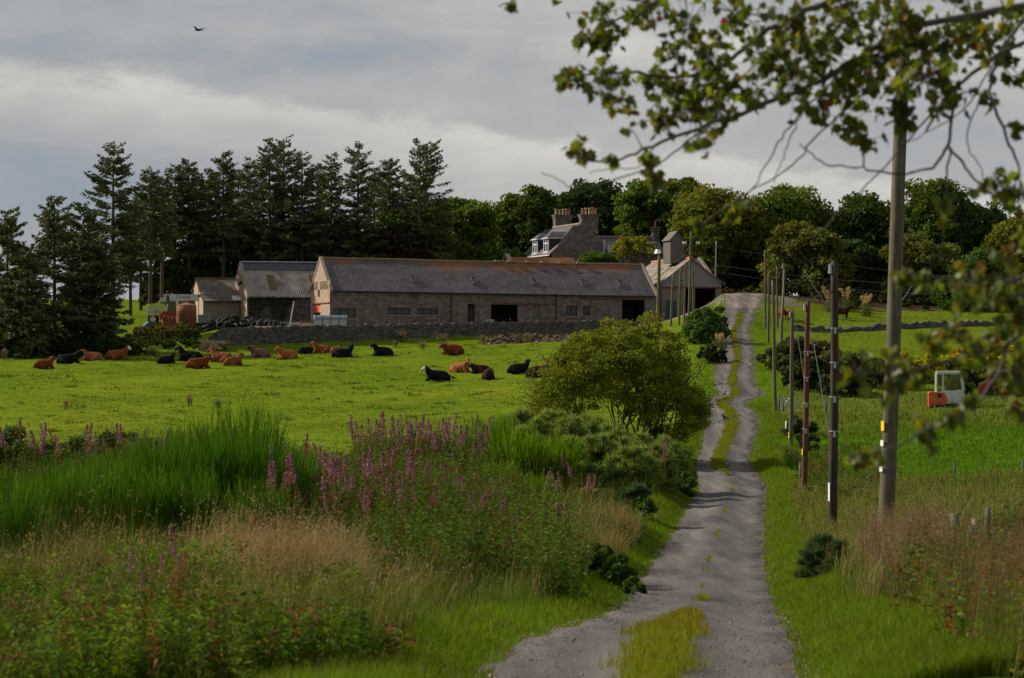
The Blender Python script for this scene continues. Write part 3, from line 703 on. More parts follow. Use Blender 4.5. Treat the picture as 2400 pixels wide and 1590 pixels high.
g = G(); rectwall(g, (0, 0), (1, 0), BL, -2.0, EH, (0, 1), [unshear(h) for h in wins + dors]); shear(g).build('front_wall', M_stone, barn)
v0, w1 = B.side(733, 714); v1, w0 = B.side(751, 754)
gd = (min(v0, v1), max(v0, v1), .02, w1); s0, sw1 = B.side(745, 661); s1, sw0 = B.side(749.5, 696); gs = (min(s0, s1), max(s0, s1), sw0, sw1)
g = G(); gable(g, 0.0, BW, -2.0, EH, RH, [gd, gs]); g.build('gable_wall', M_gstone_lit, barn)
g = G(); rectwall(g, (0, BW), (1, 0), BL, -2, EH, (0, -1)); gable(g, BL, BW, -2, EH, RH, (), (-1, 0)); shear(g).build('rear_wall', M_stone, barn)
g = G(); sag = lambda u: -.06 * math.sin(u / BL * PI) - .03 * math.sin(u * .55)
nU = 60; uu = np.linspace(.22, BL - .22, nU + 1)
for a, b in zip(uu[:-1], uu[1:]):
    za, zb = sag(a), sag(b)
    for (va, wa, vb, wb) in ((-.22, EH - .12, BW / 2, RH), (BW + .22, EH - .12, BW / 2, RH)):
        g.add([(a, va, wa + za * .5), (b, va, wa + zb * .5), (b, vb, wb + za * 0 + zb), (a, vb, wb + za)], [(0, 1, 2, 3)])
        if va < 0: g.add([(a, va, wa + za * .5), (b, va, wa + zb * .5), (b, va, wa - .1 + zb * .5), (a, va, wa - .1 + za * .5)], [(3, 2, 1, 0)])
roof = shear(g).build('roof', M_slate, barn)
g = G()
for a, b in zip(uu[:-1:2], uu[2::2]): g.tube([(a, BW / 2, RH + sag(a) + .03), (b, BW / 2, RH + sag(b) + .03)], .13, 6)
shear(g).build('ridge_tiles', M_ridge, roof)
for px in (1169, 1199, 1242, 1277, 1318, 1361):
    u = B.front(px, 600, BW / 2)[0]; g = G(); g.box(u - .45, u + .45, BW / 2 - .22, BW / 2 + .22, RH + .02 + sag(u), RH + .22 + sag(u)); shear(g).build('ridge_vent', M_cope, roof)
for u0, u1 in ((-.06, .26), (BL - .26, BL + .06)):
    g = G(); skew(g, u0, u1, [-.28, BW / 2, BW + .28], [EH - .15, RH, EH - .15], .17); shear(g).build('skew_stone', M_cope, barn)
for px0, px1, py0, py1 in ((962, 976, 651, 666), (1105, 1119, 655, 669), (1246, 1258, 657, 671), (1362, 1374, 658, 672), (1449, 1461, 660, 673)):
    sl_ = (RH - EH + .12) / (BW / 2 + .22)
    v = 1.35; u0 = B.front(px0, 660, v)[0]; u1 = B.front(px1, 660, v)[0]; um = (u0 + u1) / 2; hu = .27
    z = lambda vv: EH - .12 + sl_ * (vv + .22)
    g = G()
    def bar(ua, ub, va, vb, t):
        V = [(ua, va, z(va) + t), (ub, va, z(va) + t), (ub, vb, z(vb) + t), (ua, vb, z(vb) + t)]; V2 = [(x, y, zz - t + .004) for x, y, zz in V]
        g.add(V + V2, [(0, 1, 2, 3), (0, 4, 5, 1), (1, 5, 6, 2), (2, 6, 7, 3), (3, 7, 4, 0)])
    for ua, ub in ((um - hu, um - hu + .06), (um - .03, um + .03), (um + hu - .06, um + hu)): bar(ua, ub, .95, 1.75, .16)
    bar(um - hu + .062, um + hu - .062, .9, .97, .14); bar(um - hu + .062, um + hu - .062, 1.75, 1.83, .18)
    sk = shear(g).build('skylight', M_skyl, roof)
    g = G(); bar(um - hu + .062, um + hu - .062, .972, 1.748, .05); shear(g).build('pane', M_glass, sk)
for i, h in enumerate(wins):
    h = unshear(h); fr = G(); a0, a1, z0, z1 = h
    if i == 3:
        for k in range(7): fr.box(a0, a1, .12, .16, z0 + (z1 - z0) * k / 7, z0 + (z1 - z0) * (k + .62) / 7)
        shear(fr).build('vent_louvre', M_wood, barn); continue
    t = .07
    fr.box(a0, a1, .10, .18, z0, z0 + t); fr.box(a0, a1, .10, .18, z1 - t, z1); fr.box(a0, a0 + t, .10, .18, z0 + t, z1 - t); fr.box(a1 - t, a1, .10, .18, z0 + t, z1 - t)
    for k in range(1, 3 if i < 3 else 2): a = a0 + (a1 - a0) * k / (3 if i < 3 else 2); fr.box(a - .03, a + .03, .11, .17, z0 + t, z1 - t)
    w_ = shear(fr).build('window', M_iron, barn)
    g = G(); g.box(a0 + .01, a1 - .01, .19, .21, z0 + .01, z1 - .01); shear(g).build('pane', M_glass, w_)
    g = G(); g.box(a0 - .12, a1 + .12, -.07, .1, z0 - .14, z0 - .003); shear(g).build('sill', M_cope, w_)
    g = G(); g.box(a0 - .2, a1 + .2, -.025, .1, z1 + .003, z1 + .24); shear(g).build('lintel', M_stone, w_)
for i, h in enumerate(dors):
    h = unshear(h); a0, a1, z0, z1 = h; g = G()
    if i == 0:
        g.box(a0 + .01, a1 - .01, .2, .26, z0, z1 - .5)
        d_ = shear(g).build('door', M_iron, barn); g = G()
        for k in range(4): a = a0 + (a1 - a0) * (k + .5) / 4; g.box(a - .02, a + .02, .2, .24, z1 - .5, z1)
        shear(g).build('top_bars', M_iron, d_)
        g = G(); g.box(a0, a1, .34, .38, z0, z1); shear(g).build('doorway_shade', M_shade, barn)  # dark sheet behind the door, painted as the shade inside
    elif i == 2:
        for k in range(7): a = a0 + (a1 - a0) * k / 6; g.box(a - .045, a + .045, .08, .13, z0, z1)
        d_ = shear(g).build('slatted_door', M_wood, barn)
        g = G(); g.box(a0, a1, .34, .38, z0, z1); shear(g).build('doorway_shade', M_shade, barn)  # dark sheet behind the slats, painted as indoor shade
    else:
        g.box(a0 - .02, a1 + .02, 3.2, 3.25, z0 - .02, z1 + .02); g.box(a0 - .3, a0 - .25, .36, 3.2, z0, z1); g.box(a1 + .25, a1 + .3, .36, 3.2, z0, z1); g.box(a0 - .3, a1 + .3, .36, 3.2, z1 + .04, z1 + .08)
        shear(g).build('doorway_shade', M_shade, barn)  # lining of the doorway, its shade painted near black
        g = G(); e0, e1 = (a0 - .1, a1 + 3.4) if i == 1 else (a0 - 4.6, a1 + .1)
        g.box(e0, e1, -.14, -.02, z1 + .02, z1 + .16); shear(g).build('door_rail', M_redp, barn)
for px in (1057, 1303):
    u = B.front(px, 700)[0]; g = G(); g.tube([(u, -.1, 0), (u, -.1, EH + DR * u - .2)], .06, 8); shear(g).build('downpipe', M_iron, barn)
g = G(); g.tube([(.3, -.3, EH - .2), (BL - .3, -.3, EH - .2)], .07, 8); shear(g).build('gutter', M_iron, barn)
g = G(); g.box(.28, .34, gd[0], gd[1], gd[2], gd[3]); g.build('gable_door_shade', M_shade, barn)  # dark sheet closing the gable doorway, painted as shade
g = G(); g.box(.1, .16, gd[0], gd[1], gd[3] - .85, gd[3]); g.build('red_top_door', plain('orange_red_paint', (.55, .10, .06), .6, 2, .25), barn)
g = G(); g.box(-.1, -.02, -.0, gd[1], gd[3] + .02, gd[3] + .12); g.build('gable_rail', M_redp, barn)
g = G(); g.box(.25, .3, gs[0], gs[1], gs[2], gs[3]); g.build('slit_shade', M_shade, barn)  # dark sheet in the slit window, painted as shade

# ---- corrugated barn behind its left end
CO = P(579, 757, 250); CO[2] = 1.7; Cf = Frame(CO, TH); CW, CL_ = 7.7, 11.0
cEH = (CY - 693) * 250 / F - CO[2]; cRH = (CY - 618) * 253.6 / F - CO[2]
cb = thing('corrugated_barn', 'stone barn with a rusty corrugated iron roof beside the gable of the long barn', 'barn', CO, TH)
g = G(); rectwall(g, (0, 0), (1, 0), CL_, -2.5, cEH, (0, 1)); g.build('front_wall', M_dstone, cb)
g = G(); gable(g, 0, CW, -2.5, cEH, cRH); g.build('gable_wall', M_gstone_lit, cb)
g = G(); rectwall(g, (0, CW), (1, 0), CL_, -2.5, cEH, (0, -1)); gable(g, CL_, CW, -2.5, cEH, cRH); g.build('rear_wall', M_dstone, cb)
M_corr, nt_, out_ = newmat('corrugated_iron'); co_ = objco(nt_)
n1 = noise(nt_, co_, .5, 5, .6); n2 = noise(nt_, co_, 4, 4, .7)
c_ = mixc(nt_, ramp(nt_, n1, [(.42, (0, 0, 0)), (.62, (1, 1, 1))]), mixc(nt_, n2, (.25, .225, .205), (.36, .33, .30)), mixc(nt_, n2, (.12, .085, .06), (.20, .15, .11)))
finish(nt_, out_, c_, .55, .4, .25, n2, .2, .02)
def corr(u0, u1, va, za, vb, zb, per=.21, amp=.05):
    g = G(); us_ = np.arange(u0, u1, per / 8); ph = np.sin(us_ * 2 * PI / per) * amp
    V = np.concatenate([np.stack([us_, np.full_like(us_, va), za + ph], 1), np.stack([us_, np.full_like(us_, vb), zb + ph], 1)]); n = len(us_)
    i = np.arange(n - 1); g.add(V, np.stack([i, i + 1, n + i + 1, n + i], 1)); return g
sl_ = (cRH - cEH) / (CW / 2)
rf = corr(.25, CL_ - .1, -.3, cEH - .3 * sl_ + .1, CW / 2 - .75, cRH - .75 * sl_ + .1).build('roof', M_corr, cb)
corr(.25, CL_ - .1, CW + .3, cEH - .3 * sl_ + .1, CW / 2, cRH + .1).build('rear_roof', M_corr, cb)
g = G(); roofslab(g, .25, CL_ - .1, CW / 2 - .95, cRH - .95 * sl_ + .2, CW / 2 + .1, cRH + .16, .05); g.build('ridge_sheet', plain('dark_ridge_sheet', (.06, .06, .075), .6, 1.5, .3), rf)
g = G(); g.tube([(.2, CW / 2, cRH + .2), (CL_, CW / 2, cRH + .2)], .08, 6); g.build('ridge_cap', M_zinc, rf)
M_rl = plain('mossy_rooflight', (.11, .085, .03), .7, 2, .4)
for px in (634, 732):
    u = Cf.front(px, 660, 2)[0]; g = G(); roofslab(g, u - .42, u + .42, .5, cEH + .5 * sl_ + .16, CW / 2 - 1.5, cRH - 1.5 * sl_ + .16, .02); g.build('rooflight', M_rl, rf)
g = G(); skew(g, -.06, .24, [-.3, CW / 2, CW + .3], [cEH - .15, cRH + .05, cEH - .15], .18); g.build('skew_stone', M_cope, cb)
g = G(); g.tube([(-.05, 2.55, cEH + 1.5), (-.25, 2.55, cEH + 1.5)], .1, 8); g.box(-.4, -.1, 2.4, 2.7, cEH + 1.2, cEH + 1.45); g.build('gable_lamp', M_iron, cb)
g = G(); n = 2600
c = np.stack([RNG.uniform(.1, 5.2, n), -RNG.uniform(.03, .25, n), cEH - .1 - 3.4 * RNG.random(n) ** 1.6], 1); c = c[np.sin(c[:, 0] * 2.2) * .4 + c[:, 2] / cEH > .25]
leaves(g, c, .07, vary((.03, .05, .014), len(c), .35), .8); g.build('ivy', M_leaf, cb)

# ---- small harled store further left
SO = P(476, 757, 252); SO[2] = 1.75; Sf = Frame(SO, TH); SW, SL = 8.0, 6.6
sEH = (CY - 704.5) * 252 / F - SO[2]; sRH = (CY - 655) * 255.5 / F - SO[2]
sb = thing('farm_store', 'small pinkish farm store with a mossy stepped sheet roof, left of the corrugated barn', 'outbuilding', SO, TH)
g = G(); gable(g, 0, SW, -2.5, sEH, sRH); g.build('gable_wall', M_harl_lit, sb)
g = G(); rectwall(g, (0, 0), (1, 0), SL, -2.5, sEH, (0, 1), [(4.0, 4.7, .1, 1.9)]); g.build('front_wall', M_harl, sb); g = G(); rectwall(g, (0, SW), (1, 0), SL, -2.5, sEH, (0, -1)); g.build('rear_wall', M_harl, sb)
g = G(); g.box(4.0, 4.7, .2, .25, .1, 1.9); g.build('door', M_iron, sb)
sl_ = (sRH - sEH) / (SW / 2); g = G()
for k in range(7):
    v0, v1 = -.25 + k * (SW / 2 + .25) / 7, -.25 + (k + 1) * (SW / 2 + .25) / 7 + .08
    roofslab(g, -.12, SL, v0, sEH + sl_ * v0 + .11, v1, sEH + sl_ * v1 + .08, .03); roofslab(g, -.12, SL, SW - v0, sEH + sl_ * v0 + .11, SW - v1, sEH + sl_ * v1 + .08, .03)
rf = g.build('roof', M_tile, sb)
u0 = Sf.front(545, 700)[0]; u1 = Sf.front(575, 700)[0]; g = G(); roofslab(g, u0, min(u1, SL - .02), -.3, sEH - .3 * sl_ + .22, .55, sEH + .55 * sl_ + .22, .02); g.build('white_patch', M_white, rf)
g = G(); g.tube([(-.15, SW / 2, sRH + .12), (SL, SW / 2, sRH + .12)], .1, 6); g.build('ridge_cap', M_tile, rf)
g = G(); g.tube([(0, -.33, sEH - .2), (SL, -.33, sEH - .2)], .06, 6); g.build('gutter', M_iron, sb)

# ---- gabled shed by the road end
HO = P(1550, 755, 250); HO[2] = 2.0; Hf = Frame(HO, TH * .75); HW = 6.75; HL = 14.5
hEH = (CY - 663) * 250 / F - HO[2]; hRH = (CY - 607) * 251 / F - HO[2]
hs = thing('gabled_shed', 'grey boarded farm shed by the road end with a sheet roof and dark doorway', 'shed', HO, TH * .75)
fz = (CY - 672) * 250 / F - HO[2]
d0 = Hf.front(1629, 700)[0]; d1 = Hf.front(1678, 700)[0]; t0 = Hf.front(1560, 700)[0]; t1 = Hf.front(1584, 700)[0]; tz = (CY - 705) * 250 / F - HO[2]; e0 = Hf.front(1607, 700)[0]; e1 = Hf.front(1622, 700)[0]
g = G(); rectwall(g, (0, 0), (1, 0), HW, -2, fz, (0, 1), [(t0, t1, 0, tz), (e0, e1, 0, fz - .05), (d0, d1, 0, fz - .05)]); rectwall(g, (0, 0), (0, 1), HL, -2, hEH, (1, 0)); rectwall(g, (HW, 0), (0, 1), HL, -2, hEH, (-1, 0)); g.build('wall', M_harl, hs)
g = G()
nb = 34
for k in range(nb):
    a0, a1 = HW * k / nb, HW * (k + 1) / nb - .012; am = (a0 + a1) / 2
    f = lambda a: hEH + (hRH - hEH) * (1 - abs(a - HW / 2) / (HW / 2))
    y = -.02 - .015 * (k % 2); g.add([(a0, y, fz), (a1, y, fz), (a1, y, f(a1)), (a0, y, f(a0)), (a0, 0.1, fz), (a1, 0.1, fz), (a1, .1, f(a1)), (a0, .1, f(a0))], [(0, 1, 2, 3), (0, 3, 7, 4), (1, 5, 6, 2), (0, 4, 5, 1)])
g.build('gable_boards', M_board, hs)
g = G(); g.box(-.05, HW + .05, -.12, -.045, fz - .16, fz - .003); g.build('door_rail', M_redp, hs)
g = G(); g.box(t0 + .01, t1 - .01, .15, .2, 0, tz - .01); g.build('teal_door', M_teal, hs)
g = G(); g.box(d0, d1, 5, 5.05, 0, fz); g.box(e0, e1, 2.4, 2.45, 0, fz); g.box(d0 - .2, d0 - .15, .36, 5, 0, fz); g.box(d1 + .05, d1 + .1, .36, 5, 0, fz); g.build('doorway_shade', M_shade, hs)  # shed doorways backed by sheets with the shade painted in
sl_ = (hRH - hEH) / (HW / 2); g = G()
V = lambda a, v, z: (a, v, z)
for s_ in (0, 1):
    a0 = -.35 if s_ == 0 else HW + .35; z0 = hEH - .35 * sl_ + .1
    q = [(a0, -.3, z0), (a0, HL, z0), (HW / 2, HL, hRH + .1), (HW / 2, -.3, hRH + .1)]; q2 = [(x, y, z - .1) for x, y, z in q]
    g.add(q + q2, [(0, 1, 2, 3), (7, 6, 5, 4), (0, 4, 5, 1), (3, 7, 4, 0), (1, 5, 6, 2)])
rf = g.build('roof', M_asb, hs)
g = G(); g.tube([(HW / 2, -.3, hRH + .12), (HW / 2, HL, hRH + .12)], .12, 6); g.build('ridge_tiles', M_terra, rf)
for v in (3.2, 6.0):
    g = G(); a0 = .3; g.add([(a0, v, hEH + a0 * sl_ + .13), (a0, v + .9, hEH + a0 * sl_ + .13), (HW / 2 - 1.2, v + .9, hRH - 1.2 * sl_ + .13), (HW / 2 - 1.2, v, hRH - 1.2 * sl_ + .13)], [(0, 1, 2, 3)]); g.build('rooflight', M_rl, rf)
# ridge tower of the shed
g = G(); tx, ty = HW / 2 - 1.05, 2.4; tz0 = hRH - .4; tz1 = (CY - 565) * 257 / F - HO[2]; tzr = (CY - 547) * 258 / F - HO[2]
g.box(tx - .55, tx + 1.0, ty, ty + 2.6, tz0, tz1); tw = g.build('roof_tower', plain('tower_boards', (.105, .090, .078), .85, 1.5, .2), hs)
g = G(); g.add([(tx - .55, ty, tz1), (tx + 1.0, ty, tz1), (tx + .22, ty, tzr)], None, [(0, 1, 2)]); 
q = [(tx - .75, ty - .12, tz1 - .15), (tx + .22, ty - .12, tzr + .03), (tx + 1.2, ty - .12, tz1 - .15), (tx - .75, ty + 2.7, tz1 - .15), (tx + .22, ty + 2.7, tzr + .03), (tx + 1.2, ty + 2.7, tz1 - .15)]
g.add(q, [(0, 1, 4, 3), (1, 2, 5, 4)]); g.build('tower_roof', plain('tower_sheet', (.12, .105, .095), .9, 2, .3), tw)

# ---- stone outbuilding behind the shed, right of its roof
RO = P(1640, 740, 270); RO[2] = 3.6; Rf = Frame(RO, TH)
ro = thing('stone_outbuilding', 'stone outbuilding with pale skew stones showing behind the right slope of the shed', 'outbuilding', RO, TH)
rw = 6.0; re = (CY - 640) * 270 / F - RO[2]; rr_ = (CY - 607) * 273 / F - RO[2]; RLn = 1.3
g = G(); rectwall(g, (-4, 0), (1, 0), 4 + RLn, -2, re, (0, 1)); gable(g, RLn, rw, -2, re, rr_, (), (-1, 0)); g.build('wall', M_dstone, ro)
g = G(); roofslab(g, -4, RLn - .2, -.2, re - .1, rw / 2, rr_); roofslab(g, -4, RLn - .2, rw + .2, re - .1, rw / 2, rr_); g.build('roof', M_slate2, ro)
g = G(); skew(g, RLn - .25, RLn + .1, [-.3, rw / 2, rw + .3], [re - .2, rr_, re - .2], .2); g.build('skew_stone', M_cope, ro)

# ---- low lichen covered building between barn and house
LO = P(1206, 700, 262); LO[2] = 2.6; Lf = Frame(LO, TH)
lo = thing('low_steading', 'low steading range behind the barn ridge, its roof orange with lichen', 'outbuilding', LO, TH)
le, lr, lw, ll = (CY - 640) * 262 / F - LO[2], (CY - 603) * 265 / F - LO[2], 5.6, 8.0
g = G(); rectwall(g, (0, 0), (1, 0), ll, -2, le, (0, 1)); gable(g, 0, lw, -2, le, lr); g.build('wall', M_hstone, lo)
g = G(); roofslab(g, .2, ll, -.2, le - .12, lw / 2, lr); roofslab(g, .2, ll, lw + .2, le - .12, lw / 2, lr); g.build('roof', M_slate_l, lo)
g = G(); skew(g, -.25, .3, [-.3, lw / 2, lw + .3], [le - .2, lr + .1, le - .2], .3); g.build('skew_stone', M_cope, lo)
g = G(); g.box(ll + .02, ll + 4.2, 1.0, 1.6, -2, lr - .25); g.build('red_wall', stone('red_rubble', (.10, .06, .05), (.17, .10, .08), (.08, .06, .055), .5, .25), lo)

# ---- farmhouse: gable towards us, slated front with two dormers facing left
FO = P(1294, 640, 278); FO[2] = 3.2; Hh = Frame(FO, TH); FWd = 7.05; FLn = 10.4
fE = (CY - 592) * 278 / F - FO[2]; fR = (CY - 527) * 279 / F - FO[2]
fh_ = thing('farmhouse', 'granite farmhouse with two white dormers and three chimney stacks among the trees', 'house', FO, TH)
g = G()
rectwall(g, (0, 0), (1, 0), FWd, -3, fE, (0, 1))
mid = FWd * .52
prof = [(0, fE), (mid - 1.0, fR - .1), (mid + 1.0, fR - .1), (FWd * .84, fE + (fR - fE) * .52), (FWd, fE)]
for (a, za), (b, zb) in zip(prof[:-1], prof[1:]): g.add([(a, 0, fE), (b, 0, fE), (b, 0, zb), (a, 0, za)], [(0, 1, 2, 3)])
rectwall(g, (0, 0), (0, 1), FLn, -3, fE, (1, 0)); rectwall(g, (FWd, 0), (0, 1), FLn, -3, fE, (-1, 0))
for (a, za), (b, zb) in zip(prof[:-1], prof[1:]): g.add([(a, FLn, fE), (b, FLn, fE), (b, FLn, zb), (a, FLn, za)], [(0, 1, 2, 3)])
g.build('wall', M_hstone, fh_)
g = G()
slp = (fR - fE) / mid
def hz(a): return fE + slp * a
for q in ([(-.35, .2, hz(-.35) + .1), (-.35, FLn - .2, hz(-.35) + .1), (mid, FLn - .2, fR + .1), (mid, .2, fR + .1)],
          [(FWd * .84, .2, prof[3][1] + .1), (FWd * .84, FLn - .2, prof[3][1] + .1), (mid, FLn - .2, fR + .1), (mid, .2, fR + .1)],
          [(FWd + .3, .2, fE), (FWd + .3, FLn - .2, fE), (FWd * .84, FLn - .2, prof[3][1] + .1), (FWd * .84, .2, prof[3][1] + .1)]):
    q2 = [(x, y, z - .12) for x, y, z in q]; g.add(q + q2, [(0, 1, 2, 3), (7, 6, 5, 4), (0, 4, 5, 1), (3, 7, 4, 0), (1, 5, 6, 2)])
hr = g.build('roof', M_slate2, fh_)
g = G(); g.tube([(mid, .2, fR + .14), (mid, FLn - .2, fR + .14)], .13, 6); g.build('ridge_tiles', M_cope, hr)
for vv in ((-.06, .24), (FLn - .24, FLn + .06)):
    g = G()
    for (a, za), (b, zb) in ((( -.35, hz(-.35)), (mid - 1.0, hz(mid - 1.0))),):
        q = [(a, vv[0], za + .2), (a, vv[1], za + .2), (b, vv[1], zb + .2), (b, vv[0], zb + .2)]; q2 = [(x, y, z - .2) for x, y, z in q]; g.add(q + q2, [(0, 1, 2, 3), (0, 4, 5, 1), (3, 7, 4, 0), (1, 5, 6, 2), (2, 6, 7, 3)])
    g.build('skew_stone', M_cope, hr)
def chimney(a0, a1, v0, v1, zb, zt, pots, hpot, name='chimney', mat=None):
    g = G(); g.box(a0, a1, v0, v1, zb, zt - .45); g.box(a0 - .08, a1 + .08, v0 - .08, v1 + .08, zt - .45, zt - .15); g.box(a0 - .16, a1 + .16, v0 - .16, v1 + .16, zt - .15, zt)
    c_ = g.build(name, M_hstone, fh_)
    for i, (f_, mt) in enumerate(pots):
        a = a0 + (a1 - a0) * f_; g = G(); h = hpot * RNG.uniform(.85, 1.1); vm = (v0 + v1) / 2
        g.tube([(a, vm, zt), (a, vm, zt + h * .8), (a, vm, zt + h * .8), (a, vm, zt + h)], [.15, .125, .17, .17], 8); g.build('chimney_pot', mt, c_)
c0 = Hh.front(1363, 530)[0]; c1 = Hh.front(1402, 530)[0]; zt = (CY - 501) * 278 / F - FO[2]
chimney(c0, c1, -.02, .9, fR - .9, zt, [(.13, M_terra), (.33, M_buff), (.55, M_buff), (.74, M_terra), (.92, M_terra)], .8)
chimney(c0, c1, FLn - .9, FLn + .02, fR - 1.5, zt + .42, [(.1, M_buff), (.34, M_terra), (.55, M_buff), (.75, M_terra), (.92, M_terra)], .8)
for j, vd in enumerate((1.5, 5.6)):
    # dormer box: front at a = 0.15, cheeks run back into the roof
    dw = 1.75; zs = hz(.05) + .05; zt_ = zs + 1.75; ab = (zt_ - fE) / slp
    dm = G()
    dm.add([(.1, vd, zs - .1), (.1, vd, zt_), (ab, vd, zt_), (.1, vd + dw, zs - .1), (.1, vd + dw, zt_), (ab, vd + dw, zt_)], [(1, 4, 5, 2)], [(0, 1, 2), (3, 5, 4)])
    dob = dm.build('dormer', plain('dormer_cheek', (.035, .035, .045), .6, 2, .25), fh_)
    g = G(); za = zt_ + .75; ar = (za - fE) / slp; o = .22
    g.add([(-.12, vd - o, zt_ - .02), (-.12, vd + dw + o, zt_ - .02), (.75, vd + dw / 2, za), (ar, vd + dw / 2, za), (ab, vd - o, zt_ - .02), (ab, vd + dw + o, zt_ - .02)], [(0, 2, 3, 4), (1, 5, 3, 2)], [(0, 1, 2)])
    g.build('dormer_roof', M_slate2, dob)
    g = G(); g.box(-.16, -.10, vd - o, vd + dw + o, zt_ - .14, zt_ - .02); g.box(-.1, ab, vd - o, vd - o + .06, zt_ - .14, zt_ - .025); g.build('fascia', M_white, dob)
    wf = G(); a0, a1 = .02, .1; t = .13
    for (va, vb, zA, zB) in ((vd, vd + t, zs, zt_ - .14), (vd + dw - t, vd + dw, zs, zt_ - .14), (vd + dw / 2 - .08, vd + dw / 2 + .08, zs, zt_ - .14)): wf.box(a0, a1, va, vb, zA, zB)
    for (zA, zB) in ((zs - .05, zs + .12), (zs + 1.02, zs + 1.14), (zt_ - .28, zt_ - .14)):
        wf.box(a0 + .004, a1 - .004, vd + t, vd + dw / 2 - .08, zA, zB); wf.box(a0 + .004, a1 - .004, vd + dw / 2 + .08, vd + dw - t, zA, zB)
    wf.box(-.14, .1, vd - .1, vd + dw + .1, zs - .32, zs - .055)
    wn = wf.build('window_frame', M_white, dob)
    g = G(); g.box(.075, .09, vd + .05, vd + dw - .05, zs, zt_ - .15); g.build('pane', M_glass, wn)
g = G(); g.tube([(-.45, -.1, fE - .35), (-.45, FLn, fE - .35)], .07, 6); g.build('gutter', M_white, fh_)
for px in (1415, 1426):
    u = Hh.front(px, 580)[0]; g = G(); zt2 = (CY - 560) * 278 / F - FO[2]; g.tube([(u, -.12, -.5), (u, -.12, zt2 if px < 1420 else zt2 - .7)], .06, 6); g.build('downpipe', M_white, fh_)
# rear wing running right behind the shrubs
w0 = FWd + .02; w1 = Hh.front(1549, 560, 5.0)[0]; wR = (CY - 554) * 284 / F - FO[2]; wE = wR - 1.9
g = G(); g.box(w0, w1, 3.4, 8.2, -3, wE); wg = g.build('rear_wing', M_hstone, fh_)
g = G(); roofslab(g, w0, w1 - .2, 3.1, wE - .1, 5.8, wR); roofslab(g, w0, w1 - .2, 8.5, wE - .1, 5.8, wR); g.add([(w1, 3.4, wE), (w1, 8.2, wE), (w1, 5.8, wR)], None, [(0, 1, 2)]); g.build('wing_roof', M_slate2, wg)
g = G(); g.tube([(w0, 5.8, wR + .03), (w1, 5.8, wR + .03)], .12, 6); g.build('ridge_tiles', M_terra, wg)
a0 = Hh.front(1532, 560, 5.3)[0]; a1 = Hh.front(1546, 560, 5.3)[0]; zt = (CY - 529) * 284 / F - FO[2]
chimney(a0, a1, 5.3, 6.3, wR - 1.5, zt, [(.5, M_terra)], .8)

# ------------------------------------------------------------------ field walls, rubble
def dyke(pts, hs, label, name='stone_wall', mat=M_wall, th=.5, rag=.06, below=.6):
    """a dry stone wall following ground points; ragged cope"""
    pts = np.asarray(pts, float); seg = []
    for a, b, ha, hb in zip(pts[:-1], pts[1:], hs[:-1], hs[1:]):
        n = max(2, int(np.hypot(*(b - a)[:2]) / .35))
        for k in range(n): seg.append((a + (b - a) * k / n, ha + (hb - ha) * k / n))
    seg.append((pts[-1], hs[-1])); Pn = np.array([s_[0] for s_ in seg]); H = np.array([s_[1] for s_ in seg])
    t = np.gradient(Pn[:, :2], axis=0); t /= np.linalg.norm(t, axis=1)[:, None]; nrm = np.stack([-t[:, 1], t[:, 0]], 1)
    o = Pn[0].copy(); g = G(); n = len(Pn)
    H = H + RNG.normal(0, rag, n); face = RNG.normal(0, .03, n)
    zb = ground(Pn[:, 0], Pn[:, 1])
    def row(off, z): return np.c_[Pn[:, :2] + nrm * off[:, None], z]
    rows = [row(np.full(n, -th / 2 - .08) + face, Pn[:, 2] - below), row(np.full(n, -th / 2) + face, Pn[:, 2] + H * .9), row(np.full(n, -th * .38) + face, Pn[:, 2] + H),
            row(np.full(n, th * .38), Pn[:, 2] + H + RNG.normal(0, .03, n)), row(np.full(n, th / 2 + .1), Pn[:, 2] - below)]
    V = np.concatenate(rows); i = np.arange(n - 1)
    for r in range(4): g.add(V, np.stack([r * n + i, r * n + i + 1, (r + 1) * n + i + 1, (r + 1) * n + i], 1)) if r == 0 else g.q.append(np.stack([r * n + i, r * n + i + 1, (r + 1) * n + i + 1, (r + 1) * n + i], 1))
    e = g; e.q.append(np.array([[0, n, 2 * n, 3 * n]])); 
    ob = g.build(name, mat, None, False, o)
    return tag(ob, label, 'wall')
w = []; hh = []
for px, pt, pb, d in ((441, 803, 812, 222), (480, 797, 815, 222), (500, 780, 818, 222), (527, 769, 819, 222), (700, 764, 812, 225), (900, 761, 803, 229), (1100, 756, 793, 233), (1300, 753, 788, 237), (1440, 752, 785, 240)):
    p = P(px, pb, d); p[2] -= .25; w.append(p); hh.append((pb - pt) * d / F + .25)
dyke(w, hh, 'long dry stone retaining wall along the front of the farmyard')
w, hh = [], []
for px, py, d in ((1858, 783, 212), (1960, 783, 213), (2080, 776, 215), (2210, 768, 217), (2400, 762, 219)):
    p = P(px, py, d); p[2] = gz(p[0], p[1]) - .15; w.append(p); hh.append(.62)
dyke(w, hh, 'low tumbled dry stone wall across the right hand field', rag=.12)
def rocks(name, pts, sizes, mat, label, cat, kind=None):
    g = G()
    base = np.array([(x, y, z) for x in (-1, 1) for y in (-1, 1) for z in (-1, 1)], float)
    Qb = np.array([(0, 1, 3, 2), (4, 6, 7, 5), (0, 4, 5, 1), (2, 3, 7, 6), (0, 2, 6, 4), (1, 5, 7, 3)])
    for p, s in zip(pts, sizes):
        R = np.array(Matrix.Rotation(RNG.uniform(0, 6), 3, Vector(unit(1)[0])))
        V = (base * (RNG.uniform(.5, 1, (1, 3))) * s * RNG.uniform(.75, 1.1, (8, 1))) @ R.T + p
        g.add(V, Qb)
    o = g.build(name, mat, None, False, pts[0]); return tag(o, label, cat, kind=kind)
pp = []
